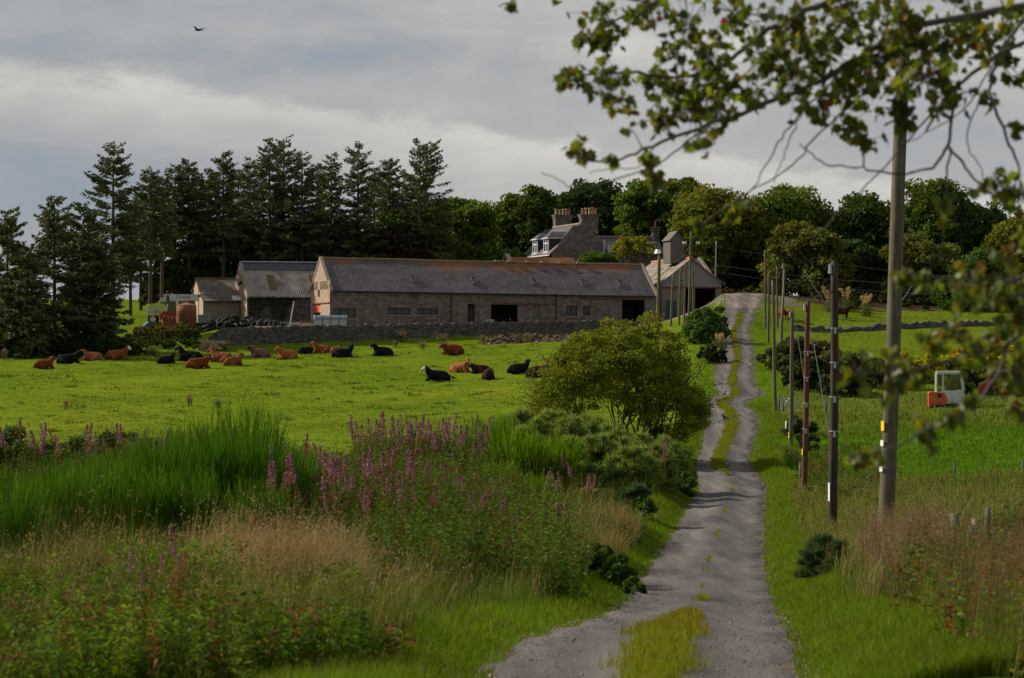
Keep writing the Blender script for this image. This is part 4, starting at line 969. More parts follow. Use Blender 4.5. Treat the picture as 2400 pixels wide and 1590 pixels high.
for k in range(300):
    px = RNG.uniform(1135, 1345); d = RNG.uniform(226, 231.5); q = at(px, d); q[2] += RNG.uniform(0, .95) * max(0, 1 - abs(d - 229) / 3.2) * min(1, (px - 1125) / 60); pp.append(q)
rocks('rubble_heap', pp, RNG.uniform(.1, .3, len(pp)), plain('reddish_rubble', (.115, .072, .058), .95, 2, .5), 'heap of reddish rubble in front of the farmyard wall', 'rubble', 'stuff')
for px, py, sx, sy, sz, rot, lab in ((500, 801, 1.5, .8, .16, .1, 'flat stone slab laid across the left end of the farmyard wall'), (487, 815, 1.3, .9, .4, -.25, 'pale leaning stone slab at the foot of the wall end')):
    p = on_ground(px, 818, 205, 230); p[2] = (CY - py) * p[1] / F
    g = G(); V = np.array([(x, y, z) for z in (-sz, sz) for y in (-sy, sy) for x in (-sx, sx)]) * .8 * RNG.uniform(.85, 1.1, (8, 3))
    g.add(V, [(0, 2, 3, 1), (4, 5, 7, 6), (0, 1, 5, 4), (2, 6, 7, 3), (0, 4, 6, 2), (1, 3, 7, 5)]); o = g.build('stone_slab', M_cope); o.location = p; o.rotation_euler = (0, rot, .2); tag(o, lab, 'stone slab')
# ------------------------------------------------------------------ trees
M_bark = plain('spruce_bark', (.085, .065, .05), .95, 6, .4, .1, 0, .5)
M_bark2 = plain('grey_bark', (.13, .115, .095), .95, 5, .4, .1, 0, .5)
def spruce(px, pyt, d, rad, label, bare=.35, dens=1.0, tint=1.0, pyb=None, dead=True, asym=0.0):
    """Sitka spruce: straight stem, whorls of drooping boughs hung with needle sprays; lower stem bare with dead snags"""
    b = at(px, d); H = (CY - pyt) * d / F - b[2]
    t = thing('spruce_tree', label, 'spruce', b, 0, 'spruces in the shelter belt')
    g = G(); lean = RNG.normal(0, .006, 2)
    hs_ = np.linspace(-.4, H, 12); g.tube(np.stack([hs_ * lean[0], hs_ * lean[1], hs_], 1), np.maximum(.02, .30 * (H / 20) * (1 - hs_ / H) ** .8 + .015), 8)
    nd = int(26 * bare) if dead else 0
    for k in range(nd):
        h = RNG.uniform(.12, bare + .12) * H; a = RNG.uniform(0, 2 * PI); L = RNG.uniform(.5, 1.9)
        g.tube([(0, 0, h), (math.cos(a) * L * .6, math.sin(a) * L * .6, h - .1), (math.cos(a) * L, math.sin(a) * L, h - .35)], [.035, .025, .012], 3, None, False)
    bough = []
    nw = int(30 * (1 - bare) + 9); C, Lc, col = [], [], []
    fg = G()
    for w in range(nw):
        f = (w + RNG.uniform(-.4, .4)) / nw; h0_ = H * (bare + (1 - bare) * f); 
        L0 = 1.12 * rad * (1.05 - f) ** .62 * min(1.0, .55 + f * 2.4)
        nb = RNG.integers(6, 9) if f < .9 else 5
        for j in range(nb):
            a = RNG.uniform(0, 2 * PI); h = min(H * .99, h0_ + RNG.uniform(-.5, .5) * (H * (1 - bare) / nw) * 1.6); L = L0 * RNG.uniform(.4, 1.2) * (1 + asym * math.cos(a)) + .25
            m = 10; s = np.linspace(0, 1, m); rise = RNG.uniform(.05, .55) + .5 * f
            z = h + L * (rise * s * .5 - .42 * s ** 2 * (1 - f * .9) + .16 * s ** 3) ; r = L * s
            path = np.stack([np.cos(a) * r, np.sin(a) * r, z], 1)
            g.tube(path[::3], np.linspace(.045 * (1 - f * .6), .012, len(path[::3])), 3, None, False)
            n = int(max(10, L * 21 * dens))
            q = RNG.uniform(.12, 1.02, n) ** .8; pts = np.stack([np.interp(q, s, path[:, i]) for i in range(3)], 1)
            side = np.where(RNG.random(n) < .5, 1, -1); dirv = np.stack([np.cos(a) * .55 - np.sin(a) * side * .8, np.sin(a) * .55 + np.cos(a) * side * .8, np.full(n, -.30) + RNG.normal(0, .38, n)], 1)
            tl = (.26 + .36 * (1 - np.abs(q - .55))) * (.6 + .4 * L / max(rad, .1)) * RNG.uniform(.7, 1.3, n)
            dirv /= np.linalg.norm(dirv, axis=1)[:, None]; e = pts + dirv * tl[:, None]
            wd = np.cross(dirv, unit(n)); wd /= np.linalg.norm(wd, axis=1)[:, None]; wd *= RNG.uniform(.045, .105, (n, 1))
            mm = pts + dirv * (tl * .45)[:, None]; mm[:, 2] -= .04
            V = np.stack([pts, mm + wd, e, mm - wd], 1).reshape(-1, 3)
            cc = vary(np.array((.085, .102, .034)) * tint, n, .35, .15); 
            fg.add(V, np.arange(n * 4).reshape(n, 4), None, np.repeat(cc, 4, 0))
    g.build('trunk', M_bark, t); fg.build('foliage', M_needle, t)
    return t
SPR = [  # photo column, tip row, distance, bough length, bare share, label
 (16, 492, 208, 3.0, .0, 'dark spruce cut by the left edge of the picture, low boughs to the ground'),
 (60, 590, 206, 2.0, .0, 'short spruce between the edge spruce and the broad shaggy one'),
 (128, 466, 212, 3.7, .02, 'broad shaggy spruce near the left edge, its tip split, boughs to the ground'),
 (196, 478, 216, 2.6, .12, 'slim spruce leaning on the left flank of the tallest left spruce'),
 (265, 341, 228, 3.7, .30, 'tallest spruce of the left group, wide tiered crown over a bare stem'),
 (232, 560, 214, 2.4, .05, 'low dark spruce in front of the tallest left spruce'),
 (306, 470, 262, 2.0, .42, 'thin spruce with long bare stem just right of the tallest left spruce'),
 (352, 394, 250, 2.4, .42, 'narrow spruce with blunt bent top left of the hedge'),
 (379, 410, 256, 1.9, .45, 'thin spruce behind the blunt topped one, stem bare halfway'),
 (410, 384, 262, 2.2, .40, 'spruce with a rounded crown, left of the forked pair above the hedge'),
 (443, 374, 262, 2.0, .40, 'left one of the close pair of narrow spruces above the hedge'),
 (462, 402, 266, 1.8, .42, 'shorter right one of the close pair of narrow spruces above the hedge'),
 (522, 355, 262, 2.9, .34, 'full spruce with an uneven double top above the left part of the hedge'),
 (588, 372, 268, 2.2, .34, 'spruce at the left shoulder of the dense middle clump'),
 (634, 328, 264, 3.1, .30, 'left peak of the dense middle clump of spruces'),
 (664, 323, 268, 3.0, .30, 'right and highest peak of the dense middle clump of spruces'),
 (708, 356, 264, 3.2, .28, 'broad sloping right shoulder of the dense middle clump of spruces'),
 (776, 360, 270, 2.3, .32, 'narrow spruce between the middle clump and the dark pointed one'),
 (840, 342, 266, 3.2, .22, 'dark full spruce with a clean pointed top left of the last pair'),
 (912, 368, 272, 2.4, .36, 'thin open spruce with sky showing through, next to the last one'),
 (330, 452, 284, 2.4, .3, 'spruce in the rear row left of the blunt topped one'), (492, 400, 284, 2.6, .25, 'rear spruce filling the gap left of the double topped one'), (556, 392, 286, 2.8, .25, 'rear spruce between the double topped one and the middle clump'),
 (742, 384, 284, 2.8, .22, 'rear spruce below the right shoulder of the middle clump'), (878, 392, 286, 2.8, .22, 'rear spruce between the pointed one and the thin open one'), (945, 400, 286, 2.4, .25, 'rear spruce left of the last wide one'),
 (986, 328, 268, 4.1, .25, 'last spruce on the right, wide tiered boughs reaching out to the right'),
]
for px, pyt, d, rad, bare, lab in SPR:
    spruce(px, pyt, d, rad, lab, bare, .98 if bare > .2 else 1.15, asym=.28 if px == 986 else 0)

def bough_crown(g, c, R, nb, nl, ls, col, seed, low=.0, fill=.35, coltop=None):
    """foliage of a broadleaf crown: leafy boughs set over a lobed dome"""
    c = np.asarray(c, float); R = np.asarray(R, float)
    dirs = unit(nb); dirs[:, 2] = np.where(dirs[:, 2] < low - .55, -dirs[:, 2], dirs[:, 2])
    lob = .90 + .14 * np.sin(dirs[:, 0] * 3.1 + seed) * np.sin(dirs[:, 1] * 2.7 + seed * 2) + .07 * np.sin(dirs[:, 2] * 5 + seed)
    rr = np.where(RNG.random(nb) < fill, RNG.uniform(.25, .7, nb), RNG.uniform(.78, .95, nb)) * lob
    bc = c + dirs * R * rr[:, None]; br = R.mean() * RNG.uniform(.14, .27, nb)
    ld = unit(nb * nl); ld[:, 2] = np.abs(ld[:, 2]) * np.where(RNG.random(nb * nl) < .75, 1, -1)
    pos = np.repeat(bc, nl, 0) + ld * np.repeat(br, nl)[:, None] * (RNG.random((nb * nl, 1)) ** .45) * np.array([1.1, 1.1, .85])
    cc = np.repeat(vary(col, nb, .22, .14), nl, 0) * RNG.uniform(.7, 1.35, (nb * nl, 1))
    leaves(g, pos, ls * RNG.uniform(.6, 1.3, nb * nl), cc, .62, (0, 0, .15))
    return bc
def broadleaf(px, pyt, hwpx, d, pyb, label, col=(.05, .085, .016), name='broadleaf_tree', cat='tree', nb=80, nl=95, ls=.24, squash=1.0, group='broadleaf trees behind the farm', fill=.35):
    b = at(px, d); zt = (CY - pyt) * d / F; R = hwpx * d / F; zb = (CY - pyb) * d / F
    t = thing(name, label, cat, b, 0, group)
    Rz = max((zt - zb) / 2, .8); cz = (zt + zb) / 2 - b[2]
    g = G(); bc = bough_crown(g, (0, 0, cz), (R, R * .9, Rz), nb, nl, ls, col, px, 0, fill)
    g.build('crown', M_leaf, t)
    g = G(); tr = .05 * R + .08; top = max(cz, .8)
    hs_ = np.linspace(-.5, top, 6); g.tube(np.stack([.12 * np.sin(hs_ * .5 + px), .1 * np.cos(hs_ * .4), hs_], 1), tr * (1.15 - .7 * (hs_ + .5) / (top + .5)), 8)
    for k in RNG.choice(len(bc), min(16, len(bc)), False):
        e = bc[k]; s0 = np.array([0, 0, RNG.uniform(.25, .85) * top]); m = (s0 + e) / 2 + np.array([0, 0, -.1 * R]); g.tube([s0, m, e], [tr * .4, tr * .25, .03], 5, None, False)
    g.build('trunk', M_bark2, t)
    return t
DG = (.060, .105, .018); OL = (.14, .15, .018); MG = (.075, .120, .017); BK = (.036, .062, .016); YG = (.19, .20, .016)
BRO = [ # px, top, half width, d, bottom row, label, colour
 (972, 468, 78, 272, 640, 'dark green tree at the foot of the last spruce', MG),
 (1085, 452, 72, 292, 640, 'rounded green tree with sky holes right of the last spruce', MG),
 (930, 520, 70, 268, 640, 'dark reddish brown beech at the right end of the dark hedge', (.045, .036, .02)),
 (1020, 540, 60, 280, 640, 'low blackish tree between the copper beech and the rounded green tree', BK),
 (1195, 450, 58, 299, 640, 'olive green tree left of the farmhouse dormers', (.10, .145, .018)),
 (1140, 520, 56, 302, 640, 'dark tree in the gap left of the olive tree', BK),
 (1262, 428, 46, 296, 600, 'tree peak left of the tall one behind the chimneys', DG),
 (1378, 407, 92, 300, 620, 'tall dark tree right behind the farmhouse chimneys with sky glinting through', BK),
 (1520, 418, 72, 292, 600, 'fresh green tree to the right of the house chimney', (.085, .142, .018)),
 (1455, 470, 48, 298, 620, 'dark tree filling the gap right of the house chimneys', BK),
 (1612, 412, 66, 298, 600, 'tall green tree behind the olive dome above the shed', MG),
 (1690, 428, 105, 286, 610, 'wide olive dome tree above the grey shed', (.12, .135, .02)),
 (1835, 420, 98, 290, 640, 'wide green dome tree above the road end', (.10, .145, .018)),
 (1760, 520, 75, 296, 680, 'deep shaded tree standing over the road end', BK),
 (1925, 482, 50, 300, 640, 'lower dark tree in the dip right of the road end dome', DG),
 (2035, 440, 66, 288, 660, 'rounded tree left of the tallest pole', DG),
 (2190, 412, 82, 284, 640, 'tall rounded tree right of the tallest pole', MG),
 (2110, 470, 60, 296, 660, 'dark tree in the gap behind the tallest pole', BK),
 (2290, 470, 66, 282, 650, 'ragged tree near the right edge with pale sky holes', DG),
 (2390, 488, 80, 268, 700, 'olive tree cut by the right edge of the picture', OL),
 (1895, 518, 82, 262, 700, 'olive rounded tree behind the cluster of thin poles', (.115, .125, .022)),
 (2010, 560, 80, 266, 720, 'dark bushy tree behind the dark pole', BK),
 (2165, 548, 88, 262, 730, 'brownish green tree above the field wall', (.085, .10, .022)),
 (2300, 580, 88, 246, 760, 'dark tree at the end of the field wall', DG),
]
for px, pt, hw, d, pb, lab, col in BRO: broadleaf(px, pt, hw * 1.28, d, pb + 60, lab, col, nb=int(95 + hw * .9), nl=105, fill=.2 if px in (1085, 1378, 2290) else .4)
for px, pt, hw, d, pb, lab, col, ls in ((1484, 545, 58, 268, 625, 'yellow green shrub beside the farmhouse gable', YG, .17), (1400, 598, 60, 266, 626, 'low dark green shrub on the yard behind the barn ridge', (.06, .115, .018), .16),
    (1612, 515, 46, 276, 640, 'yellowish tree between the wing chimney and the shed tower', (.15, .165, .014), .2), (1190, 582, 44, 268, 640, 'small round green bush left of the dormers', (.07, .125, .018), .16),
    (1660, 530, 60, 280, 690, 'olive sapling tree behind the shed gable', (.09, .11, .015), .2)):
    broadleaf(px, pt, hw, d, pb, lab, col, 'shrub', 'shrub', 46, 80, ls, group='shrubs round the farmhouse')
# tall evergreen hedge left of the barns
HED = [(362, 640, 30, 262), (400, 600, 42, 262), (455, 560, 52, 264), (520, 530, 56, 265), (590, 512, 56, 266), (660, 500, 58, 266), (735, 492, 58, 266), (805, 496, 56, 266), (868, 520, 52, 267)]
HL_ = ['lowest', 'small second one', 'second lowest', 'third', 'fourth', 'fifth', 'sixth', 'seventh', 'last']
for i, (px, pt, hw, d) in enumerate(HED):
    broadleaf(px, pt, hw * 1.15, d, 735, 'dark evergreen of the tall hedge behind the stores, %s from the left' % HL_[i], (.042, .070, .016), 'evergreen_tree', 'evergreen', 90, 95, .2, group='dense evergreens behind the farm stores', fill=.3)
# a far-off belt of wood behind everything, one dark mass
g = G(); n = 0
for k in range(150):
    px = RNG.uniform(930, 2700); d = RNG.uniform(312, 335); b = at(px, d)
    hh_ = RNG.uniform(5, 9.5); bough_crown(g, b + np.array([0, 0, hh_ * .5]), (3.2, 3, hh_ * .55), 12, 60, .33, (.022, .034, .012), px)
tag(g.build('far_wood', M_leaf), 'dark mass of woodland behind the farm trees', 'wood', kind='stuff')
g = G()
for k in range(200):
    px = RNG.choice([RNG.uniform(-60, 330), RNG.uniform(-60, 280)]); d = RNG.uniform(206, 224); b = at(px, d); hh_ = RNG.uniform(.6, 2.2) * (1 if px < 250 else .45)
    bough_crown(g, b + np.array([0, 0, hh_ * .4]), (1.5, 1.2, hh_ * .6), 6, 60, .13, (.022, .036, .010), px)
for k in range(90):
    px = RNG.uniform(270, 470); d = RNG.uniform(217, 232); b = at(px, d); hh_ = RNG.uniform(.3, .8)
    bough_crown(g, b + np.array([0, 0, hh_ * .4]), (1.0, .9, hh_ * .6), 5, 50, .12, (.05, .075, .016), px)
for k in range(46):
    px = RNG.uniform(1660, 1810); d = RNG.uniform(282, 300); b = at(px, d); hh_ = RNG.uniform(2, 4.5)
    bough_crown(g, b + np.array([0, 0, hh_ * .4]), (1.8, 1.5, hh_ * .6), 7, 55, .2, (.03, .042, .012), px)
for k in range(14):
    px = RNG.uniform(1700, 1800); b = at(px, RNG.uniform(262, 270)); bough_crown(g, b + np.array([0, 0, .3]), (1.2, 1., .7), 5, 50, .14, (.09, .11, .02) if k % 3 else (.13, .075, .045), px)
for k in range(60):
    px = RNG.uniform(325, 440); b = at(px, RNG.uniform(227, 234)); bough_crown(g, b + np.array([0, 0, .35]), (.9, .8, RNG.uniform(.5, 1.0)), 5, 50, .12, (.085, .105, .022) if k % 2 else (.11, .085, .035), px)
for k in range(140):
    px = RNG.uniform(1800, 2500); d = RNG.uniform(246, 268); b = at(px, d); hh_ = RNG.uniform(.8, 2.4)
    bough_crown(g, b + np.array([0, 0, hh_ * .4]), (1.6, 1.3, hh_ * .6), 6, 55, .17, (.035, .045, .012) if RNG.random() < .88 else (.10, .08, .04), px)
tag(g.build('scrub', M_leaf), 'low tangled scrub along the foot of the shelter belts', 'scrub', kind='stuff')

# ------------------------------------------------------------------ the wide many-stemmed bush by the road
bb = at(1475, 112); bb[2] -= .1
bush = thing('sallow_bush', 'wide many stemmed olive green bush beside the road, in front of the barn', 'bush', bb)
g = G(); ends = []
sc = F / 112
def topz(x):   # outline of the crown above the base, metres
    X = np.array([-4.85, -4.5, -4.0, -3.0, -2.0, -.8, .3, 1.2, 2.2, 2.75, 3.2, 3.45]); Zt = np.array([2.2, 3.0, 4.4, 5.5, 6.1, 6.5, 6.75, 6.45, 5.6, 4.6, 3.6, 2.4])
    return np.interp(x, X, Zt * 1.09, 0, 0)
def botz(x):
    X = np.array([-4.85, -4.2, -3.0, -1.8, -.6, .6, 1.5, 2.4, 3.0, 3.45]); Zb = np.array([1.9, 1.65, 1.9, 2.1, 2.2, 1.7, .7, .2, .5, 2.2])
    return np.interp(x, X, Zb, 9, 9)
def grow(p, dirv, L, r, depth):
    n = 5; pts = [p]; dv = dirv.copy()
    for k in range(n):
        dv = dv + RNG.normal(0, .10, 3) + np.array([0, 0, .05]); dv /= np.linalg.norm(dv); pts.append(pts[-1] + dv * L / n)
    g.tube(pts, np.linspace(r, r * .62, n + 1), 6 if depth < 2 else 4, None, False)
    if depth >= 4: ends.append(pts[-1]); return
    for k in range(2 if depth else 3):
        nd = dv + RNG.normal(0, .40, 3) * np.array([1, 1, .6]); nd /= np.linalg.norm(nd)
        grow(pts[-1] if k < 2 else pts[3], nd, L * RNG.uniform(.55, .8), r * .6, depth + 1)
for a in np.linspace(-1.22, 1.1, 15):
    az_ = RNG.uniform(-.7, .7); dv = np.array([math.sin(a) * math.cos(az_), math.sin(az_) * .6, math.cos(a) + .1]); dv /= np.linalg.norm(dv)
    grow(np.array([RNG.uniform(-.55, .55) + a * .3, RNG.uniform(-.4, .4), -.3]), dv, RNG.uniform(2.0, 2.7), RNG.uniform(.06, .11), 0)
g.build('stems', plain('sallow_bark', (.10, .09, .065), .9, 8, .4), bush)
g = G()
bc = []
while len(bc) < 580:
    x = RNG.uniform(-4.9, 3.5); y = RNG.uniform(-3.2, 3.2); k = math.sqrt(max(0, 1 - (y / 3.3) ** 2)); zt = topz(x) * (.45 + .55 * k); zb = botz(x) + (1 - k) * .5
    if zt < zb + .2: continue
    f = RNG.random() ** .62; z = zb + (zt - zb) * f
    if x < -.5 and x > -4 and f < .35 and RNG.random() < .5: continue
    bc.append((x, y, z))
bc = np.array(bc); nl = 105
rad_ = RNG.uniform(.24, .55, len(bc))
ld = unit(len(bc) * nl); pos = np.repeat(bc, nl, 0) + ld * (np.repeat(rad_, nl) * RNG.random(len(bc) * nl) ** .5)[:, None] * np.array([1.2, 1.2, .7])
cc = np.repeat(vary((.132, .158, .013), len(bc), .26, .12), nl, 0) * RNG.uniform(.7, 1.4, (len(pos), 1))
leaves(g, pos, .078 * RNG.uniform(.6, 1.3, len(pos)), cc, .5)
n = 1500; e = np.array(ends); e = e[RNG.integers(0, len(e), n)] + RNG.normal(0, .22, (n, 3)); e = e[(e[:, 2] > .5)]
leaves(g, e, .07, vary((.11, .125, .012), len(e), .3), .5)
g.build('foliage', M_leaf, bush)
# ------------------------------------------------------------------ cattle and birds (one continuous skinned body each)
def skin(name, verts, edges, root=0, levels=2, vox=0.0):
    me = bpy.data.meshes.new(name); me.from_pydata([v[:3] for v in verts], edges, []); ob = bpy.data.objects.new(name, me); COL.objects.link(ob)
    md = ob.modifiers.new('s', 'SKIN'); 
    for i, v in enumerate(verts):
        sv = me.skin_vertices[0].data[i]; sv.radius = (v[3], v[4] if len(v) > 4 else v[3]); sv.use_root = (i == root)
    md.use_smooth_shade = True
    sb = ob.modifiers.new('u', 'SUBSURF'); sb.levels = levels; sb.render_levels = levels
    if vox:
        rm = ob.modifiers.new('r', 'REMESH'); rm.mode = 'VOXEL'; rm.voxel_size = vox; rm.use_smooth_shade = True
        sm = ob.modifiers.new('m', 'SMOOTH'); sm.factor = .5; sm.iterations = 9
    dg = bpy.context.evaluated_depsgraph_get(); dg.update()
    out = bpy.data.meshes.new_from_object(ob.evaluated_get(dg)); bpy.data.objects.remove(ob)
    return out
_t = (1 + 5 ** .5) / 2
_IC = np.array([(-1, _t, 0), (1, _t, 0), (-1, -_t, 0), (1, -_t, 0), (0, -1, _t), (0, 1, _t), (0, -1, -_t), (0, 1, -_t), (_t, 0, -1), (_t, 0, 1), (-_t, 0, -1), (-_t, 0, 1)]); _IC /= np.linalg.norm(_IC[0])
_IF = [(0, 11, 5), (0, 5, 1), (0, 1, 7), (0, 7, 10), (0, 10, 11), (1, 5, 9), (5, 11, 4), (11, 10, 2), (10, 7, 6), (7, 1, 8), (3, 9, 4), (3, 4, 2), (3, 2, 6), (3, 6, 8), (3, 8, 9), (4, 9, 5), (2, 4, 11), (6, 2, 10), (8, 6, 7), (9, 8, 1)]
def _sub(v, f):
    v = list(map(tuple, v)); mid = {}; out = []
    def m(a, b):
        k = (min(a, b), max(a, b))
        if k not in mid: q = np.array(v[a]) + np.array(v[b]); v.append(tuple(q / np.linalg.norm(q))); mid[k] = len(v) - 1
        return mid[k]
    for a, b, c in f: x, y, z = m(a, b), m(b, c), m(c, a); out += [(a, x, z), (b, y, x), (c, z, y), (x, y, z)]
    return np.array(v), out
_SV, _SF = _sub(*_sub(_IC, _IF)); _SF = np.array(_SF)
def flesh(name, V, E, vox=.035, it=7):
    """one closed surface round a jointed skeleton"""
    g = G()
    for a, b in E:
        A, B = np.array(V[a][:3]), np.array(V[b][:3]); ra, rb = V[a][3], V[b][3]; n = max(3, int(np.linalg.norm(B - A) / (.35 * min(ra, rb))) + 1)
        for t in np.linspace(0, 1, min(n, 9)): g.add(_SV * (ra + (rb - ra) * t) + A + (B - A) * t, None, _SF)
    ob = g.build(name, None)
    rm = ob.modifiers.new('r', 'REMESH'); rm.mode = 'VOXEL'; rm.voxel_size = vox; rm.use_smooth_shade = True
    sm = ob.modifiers.new('m', 'SMOOTH'); sm.factor = .5; sm.iterations = it
    dg = bpy.context.evaluated_depsgraph_get(); dg.update(); out = bpy.data.meshes.new_from_object(ob.evaluated_get(dg)); bpy.data.objects.remove(ob)
    out.name = name; out.polygons.foreach_set('use_smooth', np.ones(len(out.polygons), bool)); return out
def hide(name, col, face=None, patch=None):
    m, nt, out = newmat(name); co = objco(nt)
    n1 = noise(nt, co, 3, 4, .6); n2 = noise(nt, co, 14, 4, .7); c = np.array(col)
    cc = mixc(nt, n1, tuple(c * .65), tuple(c * 1.35)); cc = mixc(nt, math_(nt, 'MULTIPLY', n2, .4), cc, tuple(c * 1.2))
    a = N(nt, 'ShaderNodeAttribute', attribute_name='Mark'); sp = N(nt, 'ShaderNodeSeparateXYZ'); nt.links.new(a.outputs['Vector'], sp.inputs[0])
    if face is not None: cc = mixc(nt, math_(nt, 'GREATER_THAN', math_(nt, 'ADD', sp.outputs[0], math_(nt, 'MULTIPLY', n1, .3)), .62), cc, face)
    if patch is not None: cc = mixc(nt, math_(nt, 'GREATER_THAN', math_(nt, 'ADD', sp.outputs[1], math_(nt, 'MULTIPLY', n1, .8)), .9), cc, patch)
    cc = mixc(nt, math_(nt, 'GREATER_THAN', sp.outputs[2], .5), cc, (.16, .11, .09))
    finish(nt, out, cc, .85, .08, 0, n2, .3, .02)
    return m
def cow_mesh(yaw, drop, look, lying=True, seed=0, fat=1.0):
    """looks along +x; yaw and drop turn the neck, look turns the head further"""
    r = np.random.default_rng(seed)
    def turn(p, o, a): c, s = math.cos(a), math.sin(a); q = np.array(p, float) - o; return np.array([q[0] * c - q[1] * s, q[0] * s + q[1] * c, q[2]]) + o
    if lying:
        sh = np.array([.60, 0, .60]); nk = turn((.86, 0, .90 - drop * .3), sh, yaw * .5); pl = turn((1.04, 0, 1.11 - drop * .9), sh, yaw * .8)
        m1 = turn(pl + np.array([.25, 0, -.09]), pl, yaw + look); m2 = turn(pl + np.array([.42, 0, -.19]), pl, yaw + look)
        V = [(-.74, 0, .47, .42), (-.30, 0, .47, .47 * fat), (.20, 0, .50, .46 * fat), (*sh, .38), (*nk, .285), (*pl, .195), (*m1, .14), (*m2, .115),
             (-1.02, .02, .36, .30), (-1.30, .14, .16, .055), (-1.16, .40, .06, .05)]
        E = [(0, 1), (1, 2), (2, 3), (3, 4), (4, 5), (5, 6), (6, 7), (0, 8), (8, 9), (9, 10)]
        for s in (-1, 1):
            k = len(V); V += [(.80, s * .30, .26, .15), (1.06, s * .31, .12, .085), (.74, s * .36, .07, .07)]; E += [(3, k), (k, k + 1), (k + 1, k + 2)]
            k = len(V); V += [(-.55, s * .40, .34, .25), (-.12, s * .56, .17, .12), (-.52, s * .60, .07, .07)]; E += [(0, k), (k, k + 1), (k + 1, k + 2)]
    else:
        sh = np.array([.62, 0, 1.08]); nk = turn((.95, 0, 1.22 - drop), sh, yaw * .5); pl = turn((1.22, 0, 1.38 - 2 * drop), sh, yaw * .8)
        m1 = turn(pl + np.array([.24, 0, -.14]), pl, yaw + look); m2 = turn(pl + np.array([.38, 0, -.27]), pl, yaw + look)
        V = [(-.78, 0, 1.05, .34), (-.36, 0, .98, .40 * fat), (.16, 0, .97, .40 * fat), (*sh, .34), (*nk, .22), (*pl, .16), (*m1, .12), (*m2, .10), (-1.06, 0, 1.12, .07), (-1.14, 0, .8, .03), (-1.13, 0, .45, .05)]
        E = [(0, 1), (1, 2), (2, 3), (3, 4), (4, 5), (5, 6), (6, 7), (0, 8), (8, 9), (9, 10)]
        for s in (-1, 1):
            k = len(V); V += [(.60, s * .19, .72, .15), (.63, s * .19, .40, .075), (.60, s * .19, .06, .065)]; E += [(3, k), (k, k + 1), (k + 1, k + 2)]
            k = len(V); V += [(-.72, s * .2, .74, .19), (-.92, s * .2, .46, .085), (-.84, s * .2, .06, .065)]; E += [(0, k), (k, k + 1), (k + 1, k + 2)]
    a = yaw + look; side = np.array([-math.sin(a), math.cos(a), 0]); fwd = np.array([math.cos(a), math.sin(a), 0])
    for s in (-1, 1):
        k = len(V); e = pl + side * s * .20 - fwd * .06 + np.array([0, 0, .05]); e2 = pl + side * s * .36 - fwd * .10 + np.array([0, 0, .02]); V += [(*e, .065), (*e2, .05)]; E += [(5, k), (k, k + 1)]
    me = flesh('body', V, E)
    co = np.empty(len(me.vertices) * 3); me.vertices.foreach_get('co', co); co = co.reshape(-1, 3)
    hd = np.clip(1 - np.linalg.norm(co - m1, axis=1) / .34, 0, 1) * 1.5
    blz = np.clip(hd, 0, 1)
    pt = np.clip(1.1 - np.abs(co[:, 0] - .1) / .5, 0, 1) * .6
    nose = (np.linalg.norm(co - (m2 + fwd * .06), axis=1) < .11).astype(float)
    at_ = me.attributes.new('Mark', 'FLOAT_VECTOR', 'POINT'); at_.data.foreach_set('vector', np.stack([blz, pt, nose], 1).ravel().astype(np.float32))
    if lying: pass
    return me
H_BLK = hide('black_hide', (.008, .008, .010)); H_BLKW = hide('black_hide_white_face', (.008, .008, .010), (.55, .50, .45)); H_BRN = hide('brown_hide', (.18, .058, .018)); H_BRNW = hide('brown_hide_white_face', (.18, .06, .02), (.6, .54, .48))
H_RED = hide('red_brown_hide', (.14, .034, .010)); H_ORG = hide('orange_hide', (.27, .092, .028)); H_GRY = hide('grey_brown_hide', (.135, .085, .075), (.03, .022, .022)); H_TAN = hide('light_brown_hide', (.22, .085, .038)); H_DRK = hide('dark_brown_hide', (.028, .013, .008), None, (.10, .03, .008))
CM = {}
def cow(px, py, L, mat, rz, label, pose=(0, 0, 0), lying=True, seed=0, dfix=None, sc=None):
    """px, py: photo position of the body's middle and its lowest row; L its photo length"""
    p = on_ground(px * K, py * K, 110, 226) if dfix is None else at(px * K, dfix)
    key = (pose, lying, seed % 3)
    if key not in CM: CM[key] = cow_mesh(*pose, lying, seed, 1 + .06 * (seed % 3))
    me = CM[key].copy(); me.materials.clear(); me.materials.append(mat)
    if lying: p[2] -= .06
    t = thing('cow', label, 'cow', p, math.radians(rz), 'cattle lying in the pasture' if lying else 'cattle standing in the right hand field')
    b = bpy.data.objects.new('body', me); COL.objects.link(b); b.parent = t
    s = (sc or 1.0) * .83
    t.scale = (s * .97, s, s * (1.12 if lying else 1))
    return t
cow(103, 851, 45, H_RED, 25, 'red brown cow lying apart, leftmost of the herd, head turned away', (.5, -.05, .3), sc=.86)
cow(160, 841, 60, H_BLK, 8, 'black cow stretched out between the leftmost brown cow and a tan one', (.1, .0, .1), sc=1.02)
cow(212, 834, 48, H_TAN, 172, 'light tan cow lying half hidden behind the black cow near the left', (.4, .1, .2), sc=.95)
cow(272, 831, 60, H_BRNW, 6, 'brown cow with a white muzzle lying with its head to the right', (-.3, -.05, -.2), sc=1.05)
cow(385, 841, 42, H_BLK, 38, 'small black cow lying with its back towards the big black cow', (.4, 0, .2), sc=.85)
cow(439, 836, 68, H_BLK, 172, 'large black cow facing left among the middle group', (-.1, -.1, 0), sc=1.13)
cow(459, 851, 55, H_RED, 18, 'dark red cow lying in front of the large black cow', (.1, .15, 0), seed=1, sc=1.0)
cow(512, 838, 62, H_BRN, 164, 'brown cow lying behind the white faced one in the middle group', (-.2, -.15, .1), sc=1.08)
